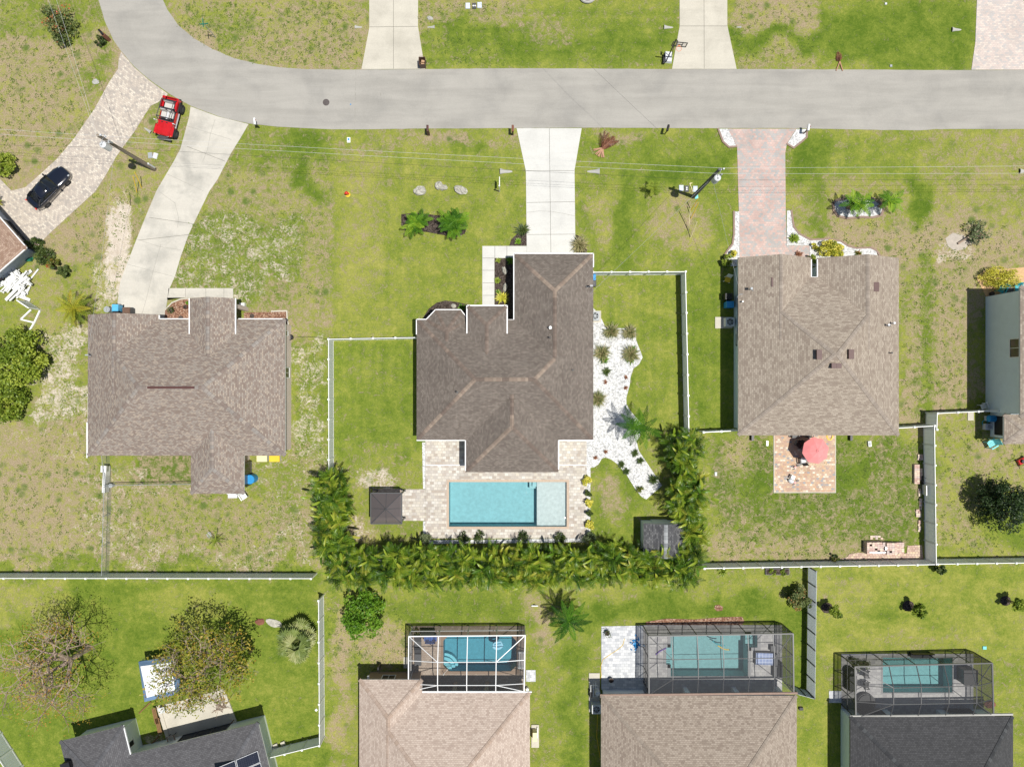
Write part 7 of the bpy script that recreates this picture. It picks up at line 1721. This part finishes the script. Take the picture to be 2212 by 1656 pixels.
chair('dark chair half hidden under the tan house eave, left one', 1714, 939, 0, 'black'); chair('dark chair half hidden under the tan house eave, right one', 1744, 938, 0, 'black')
o = MB().tube([(-.28, .3, .06), (-.3, 0, .05), (-.15, -.25, .06), (.12, -.24, .07), (.27, 0, .05), (.28, .3, .05)], .045, 6).tube([(-.24, .3, .1), (-.24, 0, .1), (-.1, -.2, .1), (.1, -.2, .1), (.22, .05, .1), (.22, .3, .1)], .04, 6).build('garden_hose', M['yellow']); o.location = W(1792, 944); tag(o, 'coiled yellow hose on the patio corner', 'hose')
def trike(label, x, y, rz, mat):
    r = T('tricycle', label, 'tricycle', W(x, y), rz)
    for xx, yy, q in ((.28, 0, .14), (-.2, .16, .1), (-.2, -.16, .1)): MB().tube([(xx + q * math.cos(t * .5236), yy, q + .02 + q * math.sin(t * .5236)) for t in range(13)], .025, 5).build('wheel', M['grey'], r)
    MB().tube([(.28, 0, .15), (.25, 0, .42), (-.05, 0, .28), (-.2, 0, .15)], .02, 5).tube([(.25, -.16, .45), (.25, .16, .45)], .016, 5).build('frame', M[mat], r); MB().box((-.08, 0, .32), (.16, .14, .05)).build('saddle', M['red'], r); return r
trike('small tricycle with a red saddle on the mixed paver patio', 1717, 1007, .4, 'grey'); trike('small grey tricycle behind the white toy car', 1716, 1040, .5, 'grey')
r = T('toy_car', 'white and pale ride-on toy on the mixed paver patio', 'toy car', W(1707.5, 1031), -.4); MB().box((0, .1, .3), (.42, .4, .5), top=.8).build('body', M['white'], r); MB().ball((.1, -.28, .2), (.3, .2, .18), 12, 6).build('hood', M['palegrey'], r)
for sx in (-1, 1):
    for yy in (.2, -.25): MB().tube([(sx * .2, yy, .08), (sx * .26, yy, .08)], .08, 10).build('wheel', M['rubber'], r)
o = MB().box((0, 0, .1), (.28, .5, .2), .1).box((0, 0, .22), (.18, .38, .02), .1, mi=1).build('pet_dish', [M['white'], M['grey']]); o.location = W(1877, 958); tag(o, 'white framed box on grass behind the tan house', 'box')
for x, lb in ((1623, 'left'), (1835, 'right')):
    o = MB().box((0, 0, .2), (.2, .5, .4)).build('utility_box', M['black']); o.location = W(x, 945); tag(o, 'small black box under the tan house rear eave, %s one' % lb, 'box')
# satellite dish
r = T('satellite_dish', 'grey satellite dish on the tan house side wall', 'satellite dish', W(1585.3, 652))
MB().tube([(0, 0, 2.2), (-.25, 0, 2.4), (-.25, 0, 2.75)], .025, 6).build('mast', M['palegrey'], r)
mb = MB(); n_ = 18; c_ = Vector((-.2, .05, 2.85)); ax = Vector((-.35, -.45, .82)).normalized(); u = ax.orthogonal().normalized(); v = ax.cross(u)
ring = [c_ + (u * math.cos(6.2832 * k / n_) + v * math.sin(6.2832 * k / n_)) * .38 + ax * .07 for k in range(n_)]
for k in range(n_): mb.face([c_, ring[k], ring[(k + 1) % n_]]); mb.face([c_ - ax * .02, ring[(k + 1) % n_] - ax * .02, ring[k] - ax * .02])
mb.build('reflector', M['grey'], r); MB().tube([c_ - v * .3, c_ + ax * .45 - v * .35 * 0 + Vector((.1, -.2, .1))], .02, 5).box(tuple(c_ + ax * .45 + Vector((.1, -.2, .1))), (.12, .12, .12)).build('feed_arm', M['white'], r)
chair('small white framed chair with yellow seat in the tan house shade', 1569, 605, -.3, 'white', seatmat='yellow', arms=False)
# ---------------- brick heap
def bricklump(mb, x, y, w_, d, h_, rg, n_=1, rz=0): mb.box((x, y, h_), (w_, d, .06), rz + rg.uniform(-.08, .08))
def stack(label, x, y, w_, d, h_, seed, name='paver_stack', loose=0, u=.24, v=.18):
    rg = random.Random(seed); mb = MB(); nx_, ny_ = max(1, int(w_ / u)), max(1, int(d / v)); lay = max(1, int(h_ / .075))
    for l in range(lay):
        for i in range(nx_):
            for j in range(ny_):
                if l == lay - 1 and rg.random() < loose: continue
                if 0 < l < lay - 1 and 0 < i < nx_ - 1 and 0 < j < ny_ - 1: continue
                mb.box((-w_ / 2 + u * (i + .5), -d / 2 + v * (j + .5), .04 + .075 * l), (u - .012, v - .012, .07), rg.uniform(-.03, .03) * (1 + 2 * loose), tone=rg.random())
    o = mb.build(name, M['pavtone']); o.location = W(x, y); return tag(o, label, 'paver stack')
m, n, b = newmat('loose_paver'); at = N(n, 'Attribute', attribute_name='tone')
c = ramp(n, at.outputs['Fac'], [(0, (.46, .3, .25)), (.3, (.56, .4, .34)), (.55, (.5, .43, .4)), (.8, (.62, .46, .37)), (1, (.7, .6, .46))])
c = mixc(n, 1.0, c, ramp(n, noise(n, coord(n), 9, 4, .7), [(.3, (.85,) * 3), (.7, (1.1,) * 3)]), 'MULTIPLY'); n.links.new(c, b.inputs['Base Color']); b.inputs['Roughness'].default_value = .9; M['pavtone'] = m
stack('big block of stacked rose pavers with a white plank on top', 1884, 1179, 1.7, 1.15, .75, 1, loose=.25); stack('second block of stacked rose pavers beside the white bucket', 1919, 1180, 1.0, 1.2, .7, 2, loose=.35); stack('lower block of rose pavers next to the shaded fence', 1942, 1180, .95, 1.2, .45, 3, loose=.3)
o = MB().box((0, 0, .8), (1.5, .12, .06)).build('plank', M['white']); o.location = W(1886, 1188); tag(o, 'white plank lying on the big paver block', 'plank')
o = MB().tube([(0, 0, .1), (0, 0, .75)], [.15, .19], 12).build('bucket', M['white']); o.location = W(1903.5, 1180); tag(o, 'white bucket wedged between two paver blocks', 'bucket')
slab('loose_paving', [(1812, 1208), (1830, 1202), (1834, 1196), (1855, 1193), (1878, 1195), (1940, 1196), (1958, 1194), (1960, 1178), (1990, 1176), (1994, 1207)], M['pav_loose'], 0.06)
stack('scattered flat pavers above the big paver block', 1893, 1160, 1.2, .36, .08, 5, loose=.15); stack('flat low slab of stacked pavers beside the fence, largest', 1979.5, 1023, .68, 1.8, .3, 6)
for i, (x, y, w_, d) in enumerate(((1990, 985, .5, .7), (1992, 1022, .3, 1.2), (1989, 1062, .3, .8), (1991, 1088, .28, 1.1), (1986, 1107, .5, .75), (1990, 1135, .4, 1.1))):
    stack('short row of leftover pavers along the foot of the shaded fence', x - 3, y, w_, d, .2, 20 + i, loose=.2)['group'] = 'leftover pavers along the fence foot'
o = MB().box((0, 0, .5), (.1, .9, .9), ry=-.15).build('white_board', M['white']); o.location = W(1991, 1056); tag(o, 'white board leaning on the shaded fence among the pavers', 'board')
r = T('toy_scooter', 'small black scooter leaning at the shaded fence', 'scooter', W(1990, 1036), 1.57)
for s in (-.3, .3): MB().tube([(s, -.03, .12), (s, .03, .12)], .12, 10).build('wheel', M['rubber'], r)
MB().box((0, 0, .16), (.5, .14, .04)).tube([(.3, 0, .16), (.25, 0, .8)], .02, 5).build('frame', M['black'], r)
r = T('planter_box', 'long narrow soil planter outside the white fence', 'planter', W(1678, 1233)); 
MB().box((0, 0, .1), (2.2, .6, .22)).build('frame', M['darkgrey'], r); MB().box((0, 0, .205), (2.1, .5, .03)).build('soil', M['mulch'], r)
# ---------------- furniture in the cages
def lounger(label, x, y, rz, mat='darkgrey'):
    r = T('sun_lounger', label, 'lounger', W(x, y), rz); MB().box((0, -.25, .34), (.62, 1.2, .07)).build('seat', M[mat], r); MB().box((0, .6, .5), (.62, .65, .07), rx=.5).build('backrest', M[mat], r)
    for sx in (-1, 1):
        for yy in (-.7, .5): MB().box((sx * .26, yy, .15), (.05, .05, .3)).build('leg', M['black'], r)
    return r
lounger('dark lounger in the white cage, upper of two', 904, 1389, 0); lounger('dark lounger in the white cage, lower of two', 904, 1414, 0)
for i, (x, lb) in enumerate(((926, 'blue folded chair in the white cage corner, left'), (937, 'blue folded chair in the white cage corner, right'))): chair(lb, x, 1372, math.pi, 'bluecloth', 'grey', arms=True)
o = MB().box((0, 0, .7), (1.3, .6, .05)).build('patio_table', M['black']); o.location = W(926, 1362); tag(o, 'black table behind the blue chairs in the white cage', 'table')
for sx in (-1, 1):
    for sy in (-1, 1): q = MB().box((sx * .58, sy * .24, .34), (.05, .05, .68)).build('leg', M['black'], o)
pot('red flower pot in the top corner of the white cage', 901, 1359, .18, .3, 'terracotta', 'lf_redgreen')
r = T('pool_float', 'pale blue floating ring chair on the blue pool', 'pool float', W(1075, 1393), .2); MB().tube([(.42 * math.cos(t * .3927), .3 * math.sin(t * .3927), -.02) for t in range(8, 17)], .13, 8).build('ring', M['palebluevinyl'], r); MB().tube([(-.42, .02, 0), (.42, .02, 0)], .12, 8).tube([(-.42, .0, .05), (-.3, .32, .1), (.35, .32, .1), (.42, 0, .05)], .1, 8).build('backrest', M['palebluevinyl'], r)
r = T('pool_ladder', 'white slatted rack leaning at the right wall of the white cage', 'rack', W(1124, 1421))
mb = MB()
for k in range(5): mb.box((-.2 + k * .13, 0, .5), (.05, 1.6, .05))
mb.build('slats', M['white'], r)
for yy in (-.7, .7): MB().box((.05, yy, .26), (.6, .06, .5)).build('leg', M['white'], r)
r = T('hand_rail', 'white pool hand rail at the curved corner steps', 'rail', W(964, 1444), .9); MB().tube([(-.35, 0, .05), (-.35, 0, .75), (.3, 0, .75), (.45, 0, -.3)], .025, 6).build('rail', M['white'], r)
def noodle(label, pts, mat, z=-.05):
    P = [W(*p) + Vector((0, 0, z)) for p in pts]; o = MB().tube(P, .05, 8).build('pool_noodle', M[mat]); return tag(o, label, 'pool noodle')
noodle('purple foam noodle on paving beside the stepped pool', [(1416, 1412), (1424, 1405), (1432, 1401), (1439, 1398)], 'purple', .12); noodle('yellow foam noodle floating in the stepped pool', [(1551, 1394), (1560, 1399.5), (1568, 1402.5), (1577, 1403)], 'yellow'); noodle('dark teal foam noodle floating above the yellow one', [(1539.5, 1384), (1548, 1390), (1557, 1393), (1566, 1394)], 'teal')
r = T('daybed', 'pale blue quilted daybed inside the noodle pool cage', 'daybed', W(1650, 1418), -.03); MB().box((0, 0, .25), (1.9, 1.15, .3)).build('base', M['black'], r); MB().box((0, 0, .46), (1.85, 1.1, .14), top=.97).build('cushion', M['daybed'], r); MB().box((.85, 0, .7), (.2, 1.15, .45)).build('backrest', M['darkgrey'], r)
o = MB().box((0, 0, .25), (.5, .5, .5)).build('side_table', M['darkgrey']); o.location = W(1667, 1396); tag(o, 'small dark side table by the quilted daybed', 'table')
r = T('lounge_sofa', 'dark covered furniture stack in the noodle cage, by its right wall', 'sofa', W(1675, 1440)); MB().box((0, 0, .3), (.7, 1.4, .5), top=.95).build('seat', M['darkgrey'], r); MB().box((.3, 0, .6), (.15, 1.4, .4)).build('backrest', M['darkgrey'], r)
o = MB().tube([W(1349, 1378) + Vector((0, 0, .06)), W(1345, 1392) + Vector((0, 0, .08)), W(1334, 1402) + Vector((0, 0, .06)), W(1318, 1412) + Vector((0, 0, .06)), W(1302, 1423) + Vector((0, 0, .08)), W(1297, 1440) + Vector((0, 0, .04)), W(1299, 1458) + Vector((0, 0, .07)), W(1293, 1475) + Vector((0, 0, .05)), W(1295, 1500) + Vector((0, 0, .05)), W(1291, 1530) + Vector((0, 0, .04)), W(1289, 1590) + Vector((0, 0, .04)), W(1297, 1640) + Vector((0, 0, .04))], .022, 5).build('garden_hose', M['yellow']); tag(o, 'long yellow hose winding over the white paver patio', 'hose')
mb = MB(); rg = random.Random(8)
for k in range(60): leafcard(mb, Vector((rg.gauss(0, .22), rg.gauss(0, .3) , .06 + rg.random() * .18)) , .14, .5, rg, 1)
o = mb.build('blue_tarp', M['bluebin']); o.location = W(1372, 1388); tag(o, 'crumpled blue cloth on the white paver patio', 'cloth')
for i, (y, lb) in enumerate(((1450, 'upper'), (1474, 'lower'))): chair('black round chair on the pavers by the teal pool, %s one' % lb, 1866, y, 1.5, 'black', arms=True)
r = T('covered_grill', 'black covered grill against the left wall of the charcoal house cage', 'grill', W(1832, 1462)); MB().box((0, -.2, .5), (.75, 1.6, 1.0), top=.85).build('cover', M['black'], r); MB().ball((-.05, .75, .5), (.42, .42, .45), 12, 7).build('kettle_cover', M['black'], r)
for i, (x, y, lb) in enumerate(((1838, 1422, 'first'), (1846, 1436, 'second'), (1855, 1428, 'third'), (1868, 1430, 'tallest'))): pot('potted plant in the top corner of the charcoal cage, %s' % lb, x, y, .22, .4, 'black', 'lf_mid')
r = T('storage_cabinet', 'dark storage cabinet inside the charcoal house cage, right of the pool', 'cabinet', W(2080, 1452)); MB().box((0, 0, .55), (1.2, 1.3, 1.1)).build('body', M['darkgrey'], r); MB().box((0, 0, 1.13), (1.28, 1.38, .07)).build('lid', M['black'], r)
r = T('round_sofa', 'dark round sofa under the charcoal house roof edge', 'sofa', W(1866, 1512)); MB().cyl((0, 0, .05), .85, .45, 20).build('seat', M['darkgrey'], r); MB().cyl((0, 0, .5), .78, .1, 20).build('cushion', M['black'], r)
r = T('outdoor_bench', 'dark bench at the far wall of the charcoal house cage', 'bench', W(1985, 1411)); MB().box((0, 0, .42), (2.0, .45, .07)).build('seat', M['black'], r); MB().box((0, .22, .65), (2.0, .05, .45)).build('backrest', M['black'], r)
for sx in (-.9, .9): MB().box((sx, 0, .2), (.06, .4, .4)).build('leg', M['black'], r)
rock('orange rubble heap at the right wall of the charcoal house', 2138, 1520, (.5, .35, .2), 41, 'terracotta', 'rubble_heap')
# ---------------- canopy tent, patio and odds by the slate house
r = T('canopy_tent', 'white topped canopy tent with blue sides under the leafy tree', 'tent', W(345, 1462))
zt, zb_ = 2.5, 2.0
tp = [W(x, y, zt) - W(345, 1462) for x, y in ((303.3, 1438.4), (369, 1430), (378.4, 1489.5), (317.2, 1506))]
bt = [W(x, y, zb_) - W(345, 1462) for x, y in ((299, 1428.5), (375, 1417), (391, 1497), (312, 1515))]
pk = (tp[0] + tp[2]) / 2 + Vector((0, 0, .3)); mb = MB()
for k in range(4): mb.face([tp[(k + 1) % 4], tp[k], pk]); mb.face([tp[k], tp[(k + 1) % 4], pk - Vector((0, 0, .02))])
mb.build('roof_top', M['white'], r); mb = MB()
for k in range(4): mb.face([bt[k], tp[k], tp[(k + 1) % 4], bt[(k + 1) % 4]]); mb.face([bt[k] + Vector((0, 0, -.25)), bt[k], bt[(k + 1) % 4], bt[(k + 1) % 4] + Vector((0, 0, -.25))])
mb.build('valance', simple('valance_blue', (.16, .26, .42), .7, .08), r)
for k in range(4): MB().tube([Vector((bt[k].x * .95, bt[k].y * .95, 0)), bt[k] * .95 + Vector((0, 0, .05))], .03, 6).build('leg', M['grey'], r)
slab('patio_slab', [(343, 1524), (478, 1488.5), (513, 1575), (520, 1590), (372, 1625), (363, 1597)], M['drive_cream'], 0.06)
mb = MB(); 
curb('patio_edging', [(343, 1524), (353, 1556), (366, 1598)], wd=.35, h=.16, mat='drive_cream'); curb('patio_edging', [(471, 1484), (482, 1490), (496, 1525), (509, 1560)], wd=.35, h=.16, mat='drive_cream')
def bench2(label, x, y, rz):
    r = T('wooden_bench', label, 'bench', W(x, y), rz)
    mb = MB()
    for k in range(3): mb.box((0, -.13 + k * .13, .4), (1.5, .11, .04))
    mb.build('seat', M['plank'], r)
    for s in (-.6, .6): MB().box((s, 0, .2), (.08, .36, .4)).build('leg', M['plank'], r)
bench2('brown plank bench beside the slate house patio, upper one', 340, 1541, -1.35); bench2('brown plank bench beside the slate house patio, lower one', 347, 1563, -1.35)
for i, (a, b_, lb) in enumerate((((301, 1539), (327, 1514), 'long brown pole lying on grass below the canopy tent'), ((317, 1616), (345, 1588), 'brown pole leaning at the slate house inner corner'), ((499, 1562), (507, 1552), 'short stick at the slate house wall end of the patio'))):
    o = MB().tube([W(*a) + Vector((0, 0, .06)), W(*b_) + Vector((0, 0, .12))], .06, 6).build('wooden_pole', M['plank']); tag(o, lb, 'pole')
chair('tan lounge chair on the slate house patio', 377, 1588, .3, 'curbing', 'black', sc=1.1, seatmat='seat')
r = T('patio_table', 'small grey table on the upper corner of the slate house patio', 'table', W(355, 1528), .25); MB().box((0, 0, .5), (.55, .5, .05)).build('tabletop', M['palegrey'], r)
for sx in (-1, 1):
    for sy in (-1, 1): MB().box((sx * .22, sy * .2, .24), (.05, .05, .48)).build('leg', M['grey'], r)
o = MB()
rg = random.Random(12)
for k in range(30): a = rg.uniform(0, 6.28); o.tube([(rg.gauss(0, .4), rg.gauss(0, .5), .1), (rg.gauss(0, .6), rg.gauss(0, .7), .3 + rg.random() * .3)], [.03, .01], 4)
o = o.build('brush_pile', M['bark']); o.location = W(478, 1515); tag(o, 'heap of brown cut branches on the patio end under the tree', 'branches')
for i, (x, y, lb) in enumerate(((612, 1603, 'pale paver block at the foot of the slanted fence, right one'), (596, 1608, 'pale paver block at the slate house corner'))):
    o = MB().box((0, 0, .1), (.4, .32, .2), .4).build('paver_block', M['drive_cream']); o.location = W(x, y); tag(o, lb, 'block')
o = MB().box((0, 0, .6), (.14, .3, 1.2)).build('garden_light', M['black']); o.location = W(822, 1433); tag(o, 'thin black stake light above the pale tan house wall', 'light')
o = MB().box((0, 0, .12), (.35, .25, .25)).build('valve_box', M['black']); o.location = W(1729, 1528); tag(o, 'small black grate box beside the taupe house gutter', 'box')
o = MB().cyl((0, 0, 0), .14, .5, 10).build('canister', M['white']); o.location = W(1139, 1484); tag(o, 'small white canister at the white cage corner', 'canister')
r = T('sprinkler_gear', 'white cylinder with pipes on the lawn above the coconut palm', 'pipe', W(1155, 1307)); MB().tube([(-.3, 0, .12), (.3, 0, .12)], .07, 8).build('body', M['white'], r); MB().tube([(-.1, .1, 0), (-.1, .1, .2), (.1, .1, .2)], .03, 5).build('pipe', M['black'], r)
o = MB().tube([W(x, y) + Vector((0, 0, .03)) for x, y in ((712, 734), (690, 729), (660, 727), (632, 729))], .02, 5).build('garden_hose', M['black']); tag(o, 'black hose lying from the white fence to the sandy house', 'hose')
o = MB().cyl((0, 0, .0), .2, .25, 12).tube([(.24 * math.cos(t * .52), .24 * math.sin(t * .52), .3 + .01 * t) for t in range(24)], .03, 5).build('hose_reel', M['black']); o.location = W(630, 729); tag(o, 'black coiled hose reel at the sandy house wall', 'hose reel')
o = MB().box((0, 0, .5), (.28, 2.4, .7)).box((0, 1.0, .95), (.5, .6, .2)).build('white_crate', M['junk']); o.location = W(236, 1033); o.rotation_euler = (0, 0, -.05); tag(o, 'tall white crate rack straddling the chain-link corner', 'rack')
o = MB().cyl((0, 0, 0), .2, .4, 12).cyl((0, 0, .4), .21, .04, 12).build('small_drum', M['grey']); o.location = W(244, 1047); tag(o, 'small grey drum at the chain-link corner', 'drum')
o = MB().tube([W(1283, 907) + Vector((0, 0, .1)), W(1286, 915) + Vector((0, 0, .1)), W(1287, 926) + Vector((0, 0, .1))], .045, 6).build('downspout_pipe', M['white']); tag(o, 'white drain pipe lying on gravel at the middle house wall', 'pipe')
for i, (x, y) in enumerate(((2195, 740),)): pass
